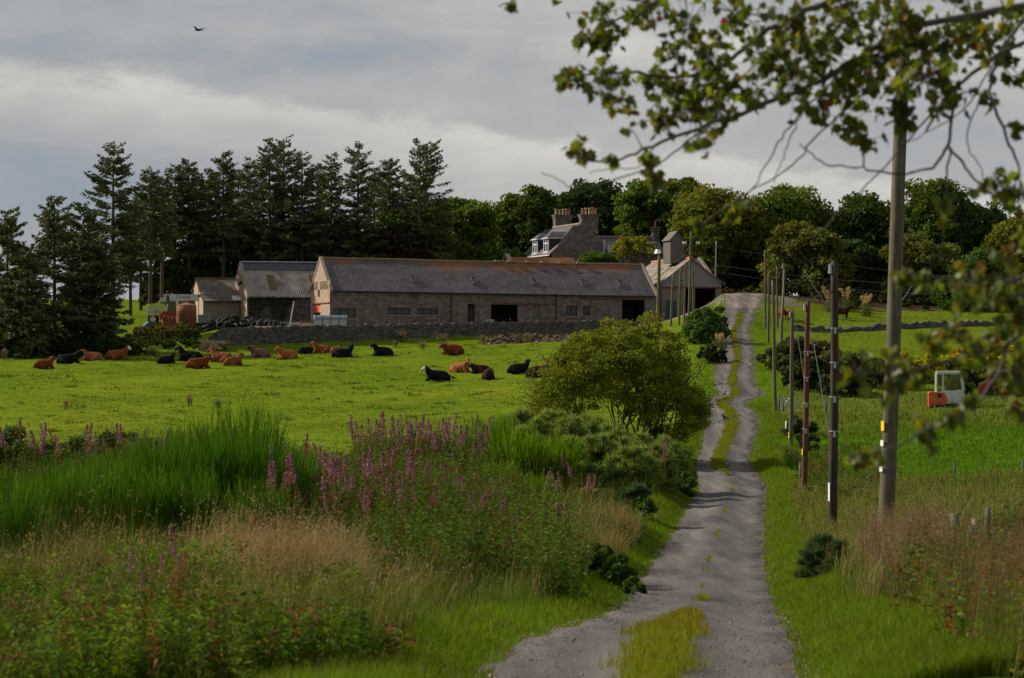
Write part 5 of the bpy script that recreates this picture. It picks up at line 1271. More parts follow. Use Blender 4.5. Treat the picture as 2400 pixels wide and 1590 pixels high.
cow(540, 846, 46, H_BRNW, 40, 'brown cow with a white face looking away at the right of the middle group', (.3, -.1, .6), seed=1, sc=.92)
cow(600, 827, 48, H_GRY, 208, 'grey brown cow with a dark head by the farmyard wall', (0, 0, 0), sc=.98)
cow(663, 831, 48, H_ORG, 212, 'pale orange cow lying alone beside the grey brown one', (0, .0, 0), sc=.98)
cow(711, 819, 38, H_BLK, 190, 'black cow lying flat on its side with head down', (0, .75, 0), seed=2, sc=.8)
cow(744, 817, 46, H_BRN, 176, 'brown cow behind the flat lying black one, close to the wall', (-.1, -.05, 0), sc=.95)
cow(777, 816, 30, H_TAN, 60, 'small pinkish brown cow whose rump shows behind a black cow', (.2, .3, 0), sc=.72)
cow(793, 827, 52, H_BLKW, 14, 'black cow with a pale mark on its head, facing right below the wall', (.35, -.1, .5), seed=1, sc=.98)
cow(884, 823, 46, H_BLK, 205, 'lone black cow facing left midway along the wall', (0, -.05, 0), seed=1, sc=.96)
cow(1045, 819, 48, H_RED, 188, 'dark russet cow lying alone nearest the rubble heap', (.2, .25, .3), seed=2, sc=1.0)
cow(1063, 861, 45, H_ORG, -28, 'orange brown cow with its head up, looking at the viewer', (-.5, -.1, -.4), sc=.92)
cow(1010, 881, 57, H_BLKW, 188, 'black cow with a white poll, nearest cow in the open field', (0, -.05, 0), seed=1, sc=.98)
cow(1110, 864, 40, H_DRK, 190, 'dark brown cow behind the black one seen from the rear', (.1, .2, 0), seed=1, sc=.85)
cow(1130, 876, 36, H_DRK, 80, 'black and brown cow seen from the rear', (.3, .3, .2), seed=2, sc=.92)
cow(1200, 863, 44, H_BLKW, 16, 'black cow with a white face at the left tips of the big bush', (.35, -.1, .6), seed=2, sc=.92)
cow(1246, 872, 56, H_DRK, 10, 'dark cow mostly hidden by the leaves of the big bush', (.2, .0, .1), seed=2, sc=1.0)
cow(1281, 860, 30, H_BRNW, 150, 'brown cow with a white face peeping out behind the big bush', (-.3, -.15, -.6), seed=1, sc=.85)
cow(1946, 765, 40, H_DRK, 12, 'dark cow standing behind the dark pole, near the low wall', (.2, -.1, .2), False, 1, 222, .95)
cow(1938, 760, 30, H_BLK, 170, 'black calf behind the field wall, left of the dark standing cow', (0, .1, 0), False, 2, 224, .78)
cow(1808, 757, 26, H_RED, 100, 'red cow standing end on, between the thin poles', (0, .2, 0), False, 0, 219, .85)
cow(1825, 757, 26, H_TAN, 80, 'tan cow seen from behind among the thin poles', (.3, .2, 0), False, 2, 219, .85)

def bird(px, py, d, kind, rz, label, size):
    if kind == 'fly':
        V = [(-.1, 0, 0, .05), (.05, 0, 0, .075), (.17, 0, .02, .05), (.24, 0, .03, .035), (-.3, 0, -.01, .05, .02)]; E = [(0, 1), (1, 2), (2, 3), (0, 4)]
        for s in (-1, 1): k = len(V); V += [(.06, s * .14, .07, .07, .02), (.0, s * .32, .14, .06, .015), (-.08, s * .52, .10, .03, .01)]; E += [(1, k), (k, k + 1), (k + 1, k + 2)]
    else:
        V = [(-.12, 0, .17, .06), (.0, 0, .20, .08), (.10, 0, .25, .055), (.15, 0, .32, .045), (.20, 0, .32, .018), (-.30, 0, .11, .03, .02)]; E = [(0, 1), (1, 2), (2, 3), (3, 4), (0, 5)]
        for s in (-1, 1): k = len(V); V += [(.0, s * .03, .08, .02), (.02, s * .03, 0, .012)]; E += [(1, k), (k, k + 1)]
    me = skin('body', V, E, 1, 1); me.materials.append(plain('plumage_' + kind, (.05, .055, .065) if kind != 'crow' else (.012, .012, .014), .6, 20, .4))
    t = thing('bird', label, 'bird', P(px, py, d) if kind == 'fly' else on_ground(px, py), rz); t.scale = (size,) * 3
    b = bpy.data.objects.new('body', me); COL.objects.link(b); b.parent = t
bird(466, 71, 95, 'fly', 2.6, 'grey bird flying high in the cloudy sky', .85)
bird(1061, 891, 180, 'crow', 2.9, 'black crow standing on the grass behind a black cow', 1.1)
pg = np.array([(1697 - CX) * 138 / F, 138.0, float(roadZ(138.)) + .03]); bird(1697, 985, 138, 'pigeon', 3.6, 'grey pigeon standing on the road', 1.05)
bpy.data.objects[[o.name for o in COL.objects if o.get('label') == 'grey pigeon standing on the road'][0]].location = pg

# ------------------------------------------------------------------ poles and wires
M_pole = plain('pole_grey', (.11, .092, .062), .85, .9, .35, grime=(.07, .06, .03), grain=True); M_poleg = plain('pole_mossy', (.105, .10, .048), .85, .9, .35, grain=True); M_poler = plain('pole_creosote_red', (.10, .032, .022), .8, .8, .45, grain=True); M_poled = plain('pole_creosote_dark', (.032, .020, .018), .75, .8, .5, grime=(.075, .028, .02), grain=True)
M_yel = plain('yellow_plate', (.75, .52, .02), .5, 6, .1); M_wire = plain('grey_cable', (.25, .27, .28), .5, 5, .1); M_teal2 = plain('weathered_copper_wire', (.06, .11, .11), .5, 5, .1); M_cer = plain('white_insulator', (.75, .75, .72), .25, 4, .05)
POLES = {}
def pole(key, px0, py0, px1, py1, d, rad, mat, label, top=None, base=None, plates=(), bands=0):
    """px0,py0 foot and px1,py1 top in the photo"""
    x = (px0 - CX) * d / F; zf = (CY - py0) * d / F; zg = gz(x, d); b = np.array([x, d, min(zf, zg)]); e = P(px1, py1, d) - b
    t = thing('utility_pole', label, 'pole', b, 0, 'wooden utility poles along the farm road')
    g = G(); s = np.linspace(-.05, 1, 14)[:, None]; wob = np.c_[.012 * np.sin(s * 7 + px0), .01 * np.cos(s * 5), 0 * s]
    g.tube(e * s + wob * (1 if rad > .1 else .5), (rad * (1.06 - .26 * s))[:, 0], 14); g.build('shaft', mat, t, True)
    POLES[key] = b + e
    H = np.linalg.norm(e)
    for (f, h, w, m_) in plates:
        c = e * f; g = G(); rr_ = rad * (1.06 - .26 * f) + .006; n = 7
        th = np.linspace(PI - .3, PI + .72, n); V = [(c[0] + math.cos(a) * rr_ * (1 + .01 * k), c[1] + math.sin(a) * rr_, c[2] + z) for z in (-h / 2, h / 2) for k, a in enumerate(th)]
        V2 = [(c[0] + math.cos(a) * (rr_ + .008), c[1] + math.sin(a) * (rr_ + .008), c[2] + z) for z in (-h / 2, h / 2) for a in th]
        i = np.arange(n - 1); g.add(V2, np.stack([i, i + 1, n + i + 1, n + i], 1)); g.build('plate', m_, t)
    for k in range(bands):
        f = .38 + .5 * k / max(1, bands); c = e * f; g = G(); rr_ = rad * (1.06 - .26 * f) + .008
        a = np.linspace(0, 2 * PI, 13); g.tube(np.stack([c[0] + np.cos(a) * rr_, c[1] + np.sin(a) * rr_, np.full(13, c[2])], 1), .012, 4, None, False); g.box(c[0] - rr_ * .2, c[0] + rr_ * .3, c[1] - rr_ - .05, c[1] - rr_ + .02, c[2] - .16, c[2] + .02); g.build('step_bracket', M_zinc, t)
    if top == 'lamp':
        g = G(); g.tube([e, e + np.array([-.28, -.1, .22])], .05, 6); s_ = unit(1); g.tube([e + np.array([-.1, -.1, .1]), e + np.array([-.1, -.1, .1]) + np.array([0, 0, .28])], [.26, .14], 10); g.build('lamp_head', M_cer, t)
    if top == 'cap':
        g = G(); g.tube([e + np.array([-.14, -.05, -.36]), e + np.array([-.14, -.05, -.1])], [.06, .04], 8); g.build('insulator', M_zinc, t)
    if top == 'arm':
        g = G(); g.box(e[0] - .75, e[0] + .75, e[1] - .1, e[1] - .02, e[2] * .86, e[2] * .86 + .1); a_ = g.build('cross_arm', M_poleg, t)
        for q in (-.62, .62):
            for r_ in (-.1, .1): g = G(); g.tube([(e[0] + q + r_, e[1] - .06, e[2] * .86 + .1), (e[0] + q + r_, e[1] - .06, e[2] * .86 + .24), (e[0] + q + r_, e[1] - .06, e[2] * .86 + .36)], [.04, .085, .05], 8); g.build('insulator', M_cer, a_)
    if top == 'pegs':
        for k in range(4): g = G(); z = e[2] - .3 - .45 * k; g.box(e[0] - .02, e[0] + .32, e[1] - .05, e[1] + .05, z, z + .07); g.build('peg', M_iron, t)
    return t
pole('p1', 2073, 1237, 2121, 55, 40, .132, M_pole, 'thick grey wooden pole in the right foreground, a yellow plate on it', None, plates=((.25, .17, .1, M_yel), (.218, .1, .1, M_cer), (.17, .09, .1, M_cer)))
pole('p2', 1952, 1256, 1957, 612, 66, .128, M_poled, 'near black creosoted pole with a long white strip near its foot', 'cap', plates=((.16, .52, .1, M_cer),), bands=4)
pole('p3', 1884, 1190, 1894, 706, 90, .115, M_poler, 'red brown creosoted pole between the black pole and the grey ones', 'cap', plates=((.27, .22, .1, M_yel),), bands=4)
pole('p4', 1853, 1064, 1857.5, 727, 124, .115, M_pole, 'slim grey pole left of the red brown one, cables hanging from it', 'cap', plates=((.13, .3, .1, M_yel),))
pole('p5', 1818, 1003, 1811, 658, 142, .115, M_poleg, 'mossy pole with its foot on the road verge, leaning slightly', None)
pole('r1', 1794, 757, 1793, 587, 210, .105, M_pole, 'tallest thin pole, leftmost of the far cluster right of the road')
pole('r2', 1801, 812, 1802, 640, 196, .11, M_pole, 'thin pole second from the left in the far cluster right of the road')
pole('r4', 1822, 770, 1821, 626, 214, .10, M_pole, 'thin pole with pegs at its top in the far cluster', 'pegs')
pole('r5', 1831, 812, 1838, 618, 194, .12, M_pole, 'leaning grey pole at the right of the far cluster', 'cap')
pole('l1', 1540, 900, 1545, 598, 165, .14, M_poleg, 'mossy green pole with a lamp on top in front of the barn end', 'lamp')
pole('l2', 1572, 756, 1577.5, 643, 226, .11, M_poleg, 'short mossy pole in front of the teal door', 'pegs')
pole('l3', 1591, 768, 1595, 629, 222, .11, M_poleg, 'mossy pole with pegs, right of the teal door', 'pegs')
pole('l4', 1603, 770, 1607, 615, 220, .10, M_pole, 'thin grey pole just left of the tall cross armed pole')
pole('l5', 1613.6, 778, 1620, 543, 216, .12, M_poleg, 'tall pole with white insulators on a cross arm, before the shed', 'arm')
pole('l6', 1626, 770, 1624, 632, 224, .11, M_pole, 'grey pole close behind the cross armed pole', 'cap')
pole('l7', 1676, 690, 1679, 566, 262, .095, M_cope, 'pale pole standing behind the shed')
def cable(a, b, sag, mat, label, r=.012, name='overhead_cable', n=14):
    a, b = np.asarray(a, float), np.asarray(b, float); s = np.linspace(0, 1, n)[:, None]; pts = a + (b - a) * s; pts[:, 2] -= (4 * sag * s * (1 - s))[:, 0]
    g = G(); g.tube(pts, r, 4); o = g.build(name, mat, None, False, a); return tag(o, label, 'cable', 'overhead cables')
T = POLES
far = lambda px, py, d: P(px, py, d)
cable(T['l5'] + np.array([.5, 0, -1.1]), far(2500, 668, 216), .5, M_teal2, 'thin greenish wire running right from the cross armed pole, upper one')
cable(T['l7'] + np.array([0, 0, -2.6]), far(2500, 655, 240), 1.2, M_teal2, 'thin greenish wire crossing the dark trees above the road end')
cable(T['l7'] + np.array([0, 0, -3.4]), far(2500, 690, 240), 1.0, M_teal2, 'lowest greenish wire crossing the dark trees above the road end')
cable(T['l5'] + np.array([0, 0, -.4]), T['l7'] + np.array([0, 0, -.8]), .3, M_teal2, 'short wire joining the cross armed pole and the pale pole')
cable(T['p3'] + np.array([-.1, -.05, -.3]), T['p3'] + np.array([.85, .5, -5.2]), -.35, M_wire, 'grey cable hanging down from the top of the red brown pole', .016)
cable(T['p4'] + np.array([.1, -.05, -.3]), T['p4'] + np.array([1.0, .5, -6.2]), -.2, M_wire, 'grey cable hanging down beside the slim grey pole', .016)
cable(T['p2'] + np.array([-.85, .1, -.25]), T['p2'] + np.array([2.6, 2.0, -.5]), 1.5, M_wire, 'pale cable looped under the top of the black pole', .014)
cable(T['r5'] + np.array([0, 0, -.3]), T['r5'] + np.array([-.8, -4, -5.0]), .8, M_wire, 'grey stay wire of the leaning far pole', .014)
cable(T['l5'] + np.array([0, 0, -1.0]), T['l1'] + np.array([0, 0, -.1]), 1.0, M_wire, 'wire from the cross armed pole down to the lamp pole', .010)

# ------------------------------------------------------------------ farm machinery and yard things
M_lime = plain('lime_green_paint', (.46, .48, .10), .55, 1.5, .25); M_dgreen = plain('faded_green_paint', (.09, .12, .05), .6, 2, .3); M_cream = plain('faded_white_paint', (.52, .53, .52), .55, 1.2, .18, grime=(.36, .35, .32))
M_red = plain('faded_red_paint', (.26, .03, .022), .55, 2, .3); M_rust = plain('rusty_steel', (.22, .085, .045), .85, 1.6, .45, grime=(.12, .05, .035)); M_rub = plain('black_rubber', (.013, .013, .014), .8, 8, .3); M_org = plain('orange_red_machine', (.55, .085, .03), .5, 2, .25); M_blue = plain('blue_car_paint', (.05, .09, .14), .3, 2, .2)
def wheel(parent, c, R, w, rim):
    g = G(); x = np.array([-w / 2, -w / 2, -w * .3, w * .3, w / 2, w / 2]); r = np.array([R * .6, R * .92, R, R, R * .92, R * .6]); a = np.arange(24) * 2 * PI / 24
    V = np.stack([np.repeat(np.cos(a), 6) * np.tile(r, 24) + c[0], np.tile(x, 24) + c[1], np.repeat(np.sin(a), 6) * np.tile(r, 24) + c[2]], 1); i = np.arange(24)[:, None]; j = np.arange(5)[None]; i2 = (i + 1) % 24
    g.add(V, np.stack([i * 6 + j, i * 6 + j + 1, i2 * 6 + j + 1, i2 * 6 + j], -1).reshape(-1, 4)); ty = g.build('wheel', M_rub, parent, True)
    g = G(); g.tube([(c[0], c[1] - w * .42, c[2]), (c[0], c[1] + w * .42, c[2])], R * .6, 16); g.build('rim', rim, ty)
def hull(g, ring0, ring1):
    n = len(ring0); V = list(ring0) + list(ring1); i = np.arange(n); j = (i + 1) % n
    g.add(V, np.stack([i, j, n + j, n + i], 1)); 
    for off, rev in ((0, True), (n, False)):
        for k in range(1, n - 1): t_ = (off, off + k, off + k + 1); g.t.append(np.array([t_[::-1] if rev else t_]) + (g.n - 2 * n))
def sidebox(pts, y0, y1):
    g = G(); hull(g, [(x, y0, z) for x, z in pts], [(x, y1, z) for x, z in pts]); return g
# combine harvester: local x to the right of the picture, seen side on; pixel scale at d = 246
cd = 246.0; s_ = cd / F; cbase = at(405, cd)
chv = thing('combine_harvester', 'old combine harvester, lime and white with a red front, parked left of the farm store', 'harvester', cbase, math.radians(6))
L_ = lambda px, py: ((px - 405) * s_, (CY - py) * s_ - cbase[2])
sidebox([L_(346, 741), L_(389, 738), L_(389, 716), L_(385, 712), L_(352, 713)], -1.4, 1.4).build('tail_hood', M_lime, chv)
g = G(); x0, z0 = L_(353, 733); x1, z1 = L_(377, 726); g.box(x0, x1, -1.44, -1.41, z0, z1); g.build('tail_plate', M_cream, chv)
for xx in (344, 386): g = G(); x0, z0 = L_(xx, 741); hull(g, [(x0 - .05, -1.5, z0), (x0 + .22, -1.5, z0), (x0 + .45, -1.5, z0 + 1.25), (x0 + .25, -1.5, z0 + 1.25)], [(x0 - .05, 1.5, z0), (x0 + .22, 1.5, z0), (x0 + .45, 1.5, z0 + 1.25), (x0 + .25, 1.5, z0 + 1.25)]); g.build('tail_edge', M_cream, chv)
sidebox([L_(384, 738), L_(418, 742), L_(456, 742), L_(456, 706), L_(384, 709)], -1.35, 1.35).build('body', M_dgreen, chv)
sidebox([L_(373, 708), L_(390, 705), L_(466, 705.5), L_(464, 691), L_(384, 690.5)], -1.5, 1.5).build('top_shroud', M_cream, chv)
g = G(); hull(g, [(L_(415, 735)[0], -1.5, L_(415, 735)[1]), (L_(419, 735)[0], -1.5, L_(419, 735)[1]), (L_(420, 705)[0], -1.5, L_(420, 705)[1]), (L_(413, 705)[0], -1.5, L_(413, 705)[1])], [(L_(415, 735)[0], -1.3, L_(415, 735)[1]), (L_(419, 735)[0], -1.3, L_(419, 735)[1]), (L_(420, 705)[0], -1.3, L_(420, 705)[1]), (L_(413, 705)[0], -1.3, L_(413, 705)[1])]); g.build('white_strut', M_cream, chv)
sidebox([L_(375, 741), L_(386, 730), L_(412, 733), L_(413, 752), L_(378, 752)], -1.75, -1.0).build('side_guard', M_red, chv)
for k in range(3): g = G(); x0, z0 = L_(385 + 9 * k, 741 + 2.2 * k); g.box(x0, x0 + .16, -1.78, -1.755, z0 - .06, z0 + .03); g.build('reflector', M_cream, chv)
for px in (382, 468): g = G(); x0, z0 = L_(px, 695); g.box(x0 - .14, x0 + .14, -1.58, -1.5, z0 - .14, z0 + .14); g.build('marker_lamp', M_red, chv)
g = G(); x0, z0 = L_(395, 703); g.tube([(x0, -1.5, z0 - .2), (x0, -1.5, z0 + .45)], [.16, .12], 8); g.build('exhaust', M_iron, chv)
x0, z0 = L_(425, 701)
cu = bpy.data.curves.new('lettering', 'FONT'); cu.body = 'CLAAS'; cu.size = .5; cu.extrude = .004; cu.align_x = 'CENTER'; to = bpy.data.objects.new('lettering', cu); COL.objects.link(to)
dg = bpy.context.evaluated_depsgraph_get(); me = bpy.data.meshes.new_from_object(to.evaluated_get(dg)); bpy.data.objects.remove(to)
lo_ = bpy.data.objects.new('lettering', me); me.materials.append(M_red); COL.objects.link(lo_); lo_.parent = chv; lo_.location = (x0 + .2, -1.51, z0 + .02); lo_.rotation_euler = (PI / 2, 0, 0)
me2 = me.copy(); l2 = bpy.data.objects.new('lettering', me2); COL.objects.link(l2); l2.parent = chv; x0, z0 = L_(365, 731); l2.location = (x0, -1.45, z0 - .05); l2.rotation_euler = (PI / 2, 0, 0); l2.scale = (.55, .55, .55)
for xx, R in ((360, .55), (440, .85)):
    x0, _ = L_(xx, 0)
    for yy in (-1.0, 1.0): wheel(chv, (x0, yy, R + .02), R, .5, M_cream)
# blue car behind the weeds
cp_ = at(362, 239); cp_[2] -= .6; car = thing('parked_car', 'blue car with a red tail light, half hidden by weeds below the harvester', 'car', cp_, math.radians(20))
g = sidebox([(-1.3, .35), (1.9, .35), (2.0, .75), (1.1, .95), (.6, 1.38), (-.7, 1.42), (-1.25, .95), (-1.4, .7)], -.8, .8); g.build('body', M_blue, car)
g = G(); g.add([(.64, -.81, 1.3), (-.62, -.81, 1.34), (-1.05, -.81, .97), (1.0, -.81, .97)], [(0, 1, 2, 3)]); g.build('side_window', M_glass, car)
g = G(); g.box(-1.44, -1.36, -.78, -.5, .7, .9); g.build('tail_light', M_red, car)
for xx in (-.85, 1.3):
    for yy in (-.75, .75): wheel(car, (xx, yy, .31), .31, .2, M_zinc)
# rusty cylindrical tank
tp = at(437, 236); tk = thing('rusty_tank', 'upright rust coloured cylindrical tank in front of the harvester', 'tank', tp)
H = (CY - 716) * 236 / F - tp[2]; R = 1.0
g = G(); g.tube([(0, 0, -.4), (0, 0, H * .33), (0, 0, H * .34), (0, 0, H * .66), (0, 0, H * .67), (0, 0, H)], [R, R, R * 1.015, R, R * 1.015, R], 32); g.build('shell', M_rust, tk, True)
g = G(); g.tube([(0, 0, H + .003), (0, 0, H + .25), (0, 0, H + .3)], [R * 1.02, R * .25, .05], 32); g.build('lid', M_rust, tk)
tp = at(398, 238); tb = thing('rusty_bin', 'low dark rusty box bin left of the upright tank', 'bin', tp, .2)
g = G(); g.box(-.75, .75, -.6, .6, -.2, 1.0); g.build('body', M_rust, tb); g = G(); g.box(-.8, .8, -.65, .65, 1.003, 1.1); g.build('rim', M_rust, tb)
# green caged container
tp = at(477, 240); ib = thing('caged_container', 'pale green caged liquid container by the store wall', 'container', tp, TH)
g = G(); g.box(-.62, .62, -.5, .5, .15, 1.25); g.build('bottle', plain('pale_green_plastic', (.13, .17, .15), .5, 3, .2), ib)
g = G()
for k in range(7): x = -.65 + k * 1.3 / 6; g.box(x - .02, x + .02, -.55, -.52, .1, 1.3)
for z in (.1, .7, 1.28): g.box(-.67, .67, -.575, -.552, z, z + .04)
g.build('cage', M_zinc, ib); g = G(); g.box(-.6, .6, -.5, .5, 0, .147); g.build('pallet', M_wood, ib)
# heap of old tyres
def tyre_mesh():
    g = G(); A = np.arange(18) * 2 * PI / 18; Bq = np.arange(8) * 2 * PI / 8
    V = np.stack([np.repeat(np.cos(A), 8) * (.30 + .13 * np.tile(np.cos(Bq), 18)), np.repeat(np.sin(A), 8) * (.30 + .13 * np.tile(np.cos(Bq), 18)), .11 * np.tile(np.sin(Bq), 18)], 1)
    i = np.arange(18)[:, None]; j = np.arange(8)[None]; i2 = (i + 1) % 18; j2 = (j + 1) % 8
    g.add(V, np.stack([i * 8 + j, i2 * 8 + j, i2 * 8 + j2, i * 8 + j2], -1).reshape(-1, 4)); return g
ty0 = None
for k in range(130):
    px = RNG.uniform(424, 668); d = RNG.uniform(232, 238); q = at(px, d); hmax = 1.25 * max(.15, 1 - abs(px - 540) / 150) * (1 - abs(d - 235) / 4.2); q[2] += RNG.uniform(.05, 1) ** .6 * hmax
    if ty0 is None: ty0 = tyre_mesh().build('tyre', M_rub, None, True); o = ty0
    else: o = ty0.copy(); COL.objects.link(o)
    o.location = q; o.rotation_euler = (RNG.uniform(-.9, .9), RNG.uniform(-.9, .9), RNG.uniform(0, 6)); s = RNG.uniform(.85, 1.25); o.scale = (s, s, s)
    tag(o, 'black tyre thrown on the long heap in front of the dark barn walls', 'tyre', 'old tyres heaped in the farmyard')
# white leaning pole, feeder tank, gate, trestle, stakes along the yard wall
g = G(); a, b = P(680, 759, 235), P(689, 706, 235); g.tube([a - (b - a) * .1, b], .055, 8); tag(g.build('leaning_post', M_cream, None, False, a), 'white pole leaning upright before the corrugated barn', 'post')
fp = at(775, 231.5); fp[2] = (CY - 762) * 231.5 / F; fd = thing('cattle_feeder', 'long galvanised feeder with a rounded blue grey lid, between the wall and barn', 'feeder', fp, math.radians(6))
Lf_ = 77 * 231.5 / F; Rf_ = .55
g = G(); a = np.linspace(0, PI, 11); ring = [(.5 + 0 * t, math.cos(t) * Rf_, .52 + math.sin(t) * Rf_ * .8) for t in a]
hull(g, [(-Lf_ / 2, y, z) for _, y, z in ring], [(Lf_ / 2, y, z) for _, y, z in ring]); g.build('lid', plain('blue_grey_steel', (.16, .20, .25), .45, 2, .2, .5, .4), fd)
g = G(); g.box(-Lf_ / 2 + .02, Lf_ / 2 - .02, -.5, .5, -.6, .517); g.build('trough', M_zinc, fd)
for k in range(5): x = -Lf_ / 2 + Lf_ * k / 4; g = G(); aa = np.linspace(0, PI, 9); g.tube([(x, math.cos(t) * (Rf_ + .02), .52 + math.sin(t) * (Rf_ + .02) * .8) for t in aa], .035, 5); g.tube([(x, -.53, .52), (x, -.53, -.6)], .035, 5); g.build('frame_hoop', M_cream if k == 0 else M_iron, fd)
def gate(px0, px1, py0, py1, d, mat, label, bars=5):
    b = P((px0 + px1) / 2, py1, d); b[2] = min(b[2], gz(b[0], d) + .15); t = thing('field_gate', label, 'gate', b); w = (px1 - px0) * d / F / 2; h = (py1 - py0) * d / F
    for k in range(bars): z = .1 + (h - .1) * k / (bars - 1); g = G(); g.tube([(-w, 0, z), (w, 0, z)], .025, 6); g.build('rail', mat, t)
    for x in (-w, w): g = G(); g.tube([(x, -.002, 0), (x, -.002, h + .03)], .035, 6); g.build('stile', mat, t)
    g = G(); g.tube([(-w, -.04, .1), (0, -.04, h), (w, -.04, .1)], .02, 5); g.build('brace', mat, t)
gate(704, 736, 748, 762, 231, M_redp, 'low rusty red gate left of the cattle feeder', 4)
gate(1830, 1867, 912, 942, 148, M_zinc, 'galvanised field gate between the slim pole and the road', 5)
tp = P(1148, 758, 238); tr = thing('trestle', 'small white trestle standing by the big barn doorway', 'trestle', tp)
g = G(); g.box(-.4, .4, -.15, .15, .28, .36); g.build('top', M_white, tr)
for x in (-.32, .32):
    for y in (-.1, .1): g = G(); g.tube([(x * 1.15, y * 1.6, -.3), (x, y, .279)], .03, 5); g.build('leg', M_white, tr)
st0 = None
for px in (838, 885, 935, 1030, 1075, 1114, 1196, 1290, 1340, 1400):
    d = 225 + (px - 530) * .0205 + 1.0; p = P(px, 748, d); g = G()
    if st0 is None: g.tube([(0, 0, -1.3), (0, 0, .12)], .045, 6); st0 = g.build('fence_stake', M_wood, None); o = st0
    else: o = st0.copy(); COL.objects.link(o)
    o.location = p; o.scale = (1, 1, RNG.uniform(.85, 1.1)); tag(o, 'thin pale stake standing behind the top of the farmyard wall', 'stake', 'stakes along the farmyard wall')
M_clear, nt_, out_ = newmat('clear_cab_glass'); tr_ = N(nt_, 'ShaderNodeBsdfTransparent'); tr_.inputs[0].default_value = (.55, .62, .6, 1); gl_ = N(nt_, 'ShaderNodeBsdfGlossy'); gl_.inputs['Roughness'].default_value = .08; mx_ = N(nt_, 'ShaderNodeMixShader'); mx_.inputs[0].default_value = .16
nt_.links.new(tr_.outputs[0], mx_.inputs[1]); nt_.links.new(gl_.outputs[0], mx_.inputs[2]); nt_.links.new(mx_.outputs[0], out_.inputs[0])
# mini excavator in the right hand field
ep = at(2206, 152); ep[2] -= .25; ex = thing('mini_excavator', 'small orange red excavator with an off white cab, its arm reaching right', 'excavator', ep, math.radians(-8)); q = 152 / F
X_ = lambda px: (px - 2206) * q; Z_ = lambda py: (CY - py) * q - ep[2]
g = sidebox([(X_(2176), Z_(955)), (X_(2176), Z_(921)), (X_(2180), Z_(918)), (X_(2212), Z_(920)), (X_(2219), Z_(935)), (X_(2214), Z_(953))], -.75, .85); cw = g.build('counterweight', M_org, ex)
g = G(); g.box(X_(2197), X_(2206), -.775, -.753, Z_(931), Z_(922)); g.build('vent', M_iron, cw); g = G(); g.box(X_(2190), X_(2216), -.72, .8, Z_(957.5), Z_(949)); g.build('black_sill', M_iron, ex)
g = sidebox([(X_(2213), Z_(945)), (X_(2207), Z_(917)), (X_(2257), Z_(914)), (X_(2262), Z_(946))], -.72, .5); g.build('cab_base', M_cream, ex)
pts = {'a': (2194, 919), 'b': (2194, 876), 'c': (2250, 872), 'd': (2258, 915)}
for y in (-.7, .5):
    for a, b in (('a', 'b'), ('b', 'c'), ('c', 'd')):
        g = G(); p0 = (X_(pts[a][0]), y, Z_(pts[a][1])); p1 = (X_(pts[b][0]), y, Z_(pts[b][1])); g.tube([p0, p1], .07, 6); g.build('cab_post', M_cream, ex)
g = G(); g.box(X_(2194), X_(2250), -.74, .54, Z_(877), Z_(870)); g.build('cab_roof', M_cream, ex)
g = G(); g.box(X_(2207), X_(2211), -.73, -.67, Z_(917), Z_(876)); g.build('door_post', M_cream, ex)
g = G(); y = -.69; g.add([(X_(2196), y, Z_(918)), (X_(2256), y, Z_(915)), (X_(2249), y, Z_(877)), (X_(2196), y, Z_(877))], [(0, 1, 2, 3)]); g.build('side_glass', M_clear, ex)
g = G(); g.add([(X_(2194.5), -.66, Z_(917)), (X_(2194.5), .46, Z_(917)), (X_(2194.5), .46, Z_(878)), (X_(2194.5), -.66, Z_(878))], [(0, 1, 2, 3)]); g.build('rear_glass', M_clear, ex)
g = G(); g.box(X_(2225), X_(2240), -.2, .2, Z_(920), Z_(895)); g.build('seat', M_redp, ex)
for y0 in (-.95, .55):
    g = sidebox([(X_(2180), .0), (X_(2184), .42), (X_(2262), .42), (X_(2268), .0), (X_(2262), -.05), (X_(2184), -.05)], y0, y0 + .35); g.build('track', M_rub, ex)
g = G(); hull(g, [(X_(2256), -.15, Z_(945)), (X_(2262), -.15, Z_(938)), (X_(2310), -.15, Z_(890)), (X_(2322), -.15, Z_(894)), (X_(2285), -.15, Z_(940))], [(X_(2256), .15, Z_(945)), (X_(2262), .15, Z_(938)), (X_(2310), .15, Z_(890)), (X_(2322), .15, Z_(894)), (X_(2285), .15, Z_(940))]); bm = g.build('boom', M_red, ex)
g = G(); hull(g, [(X_(2310), -.12, Z_(890)), (X_(2320), -.12, Z_(882)), (X_(2352), -.12, Z_(921)), (X_(2418), -.12, Z_(966)), (X_(2412), -.12, Z_(978)), (X_(2354), -.12, Z_(930))], [(X_(2310), .12, Z_(890)), (X_(2320), .12, Z_(882)), (X_(2352), .12, Z_(921)), (X_(2418), .12, Z_(966)), (X_(2412), .12, Z_(978)), (X_(2354), .12, Z_(930))]); g.build('dipper_arm', M_red, bm)
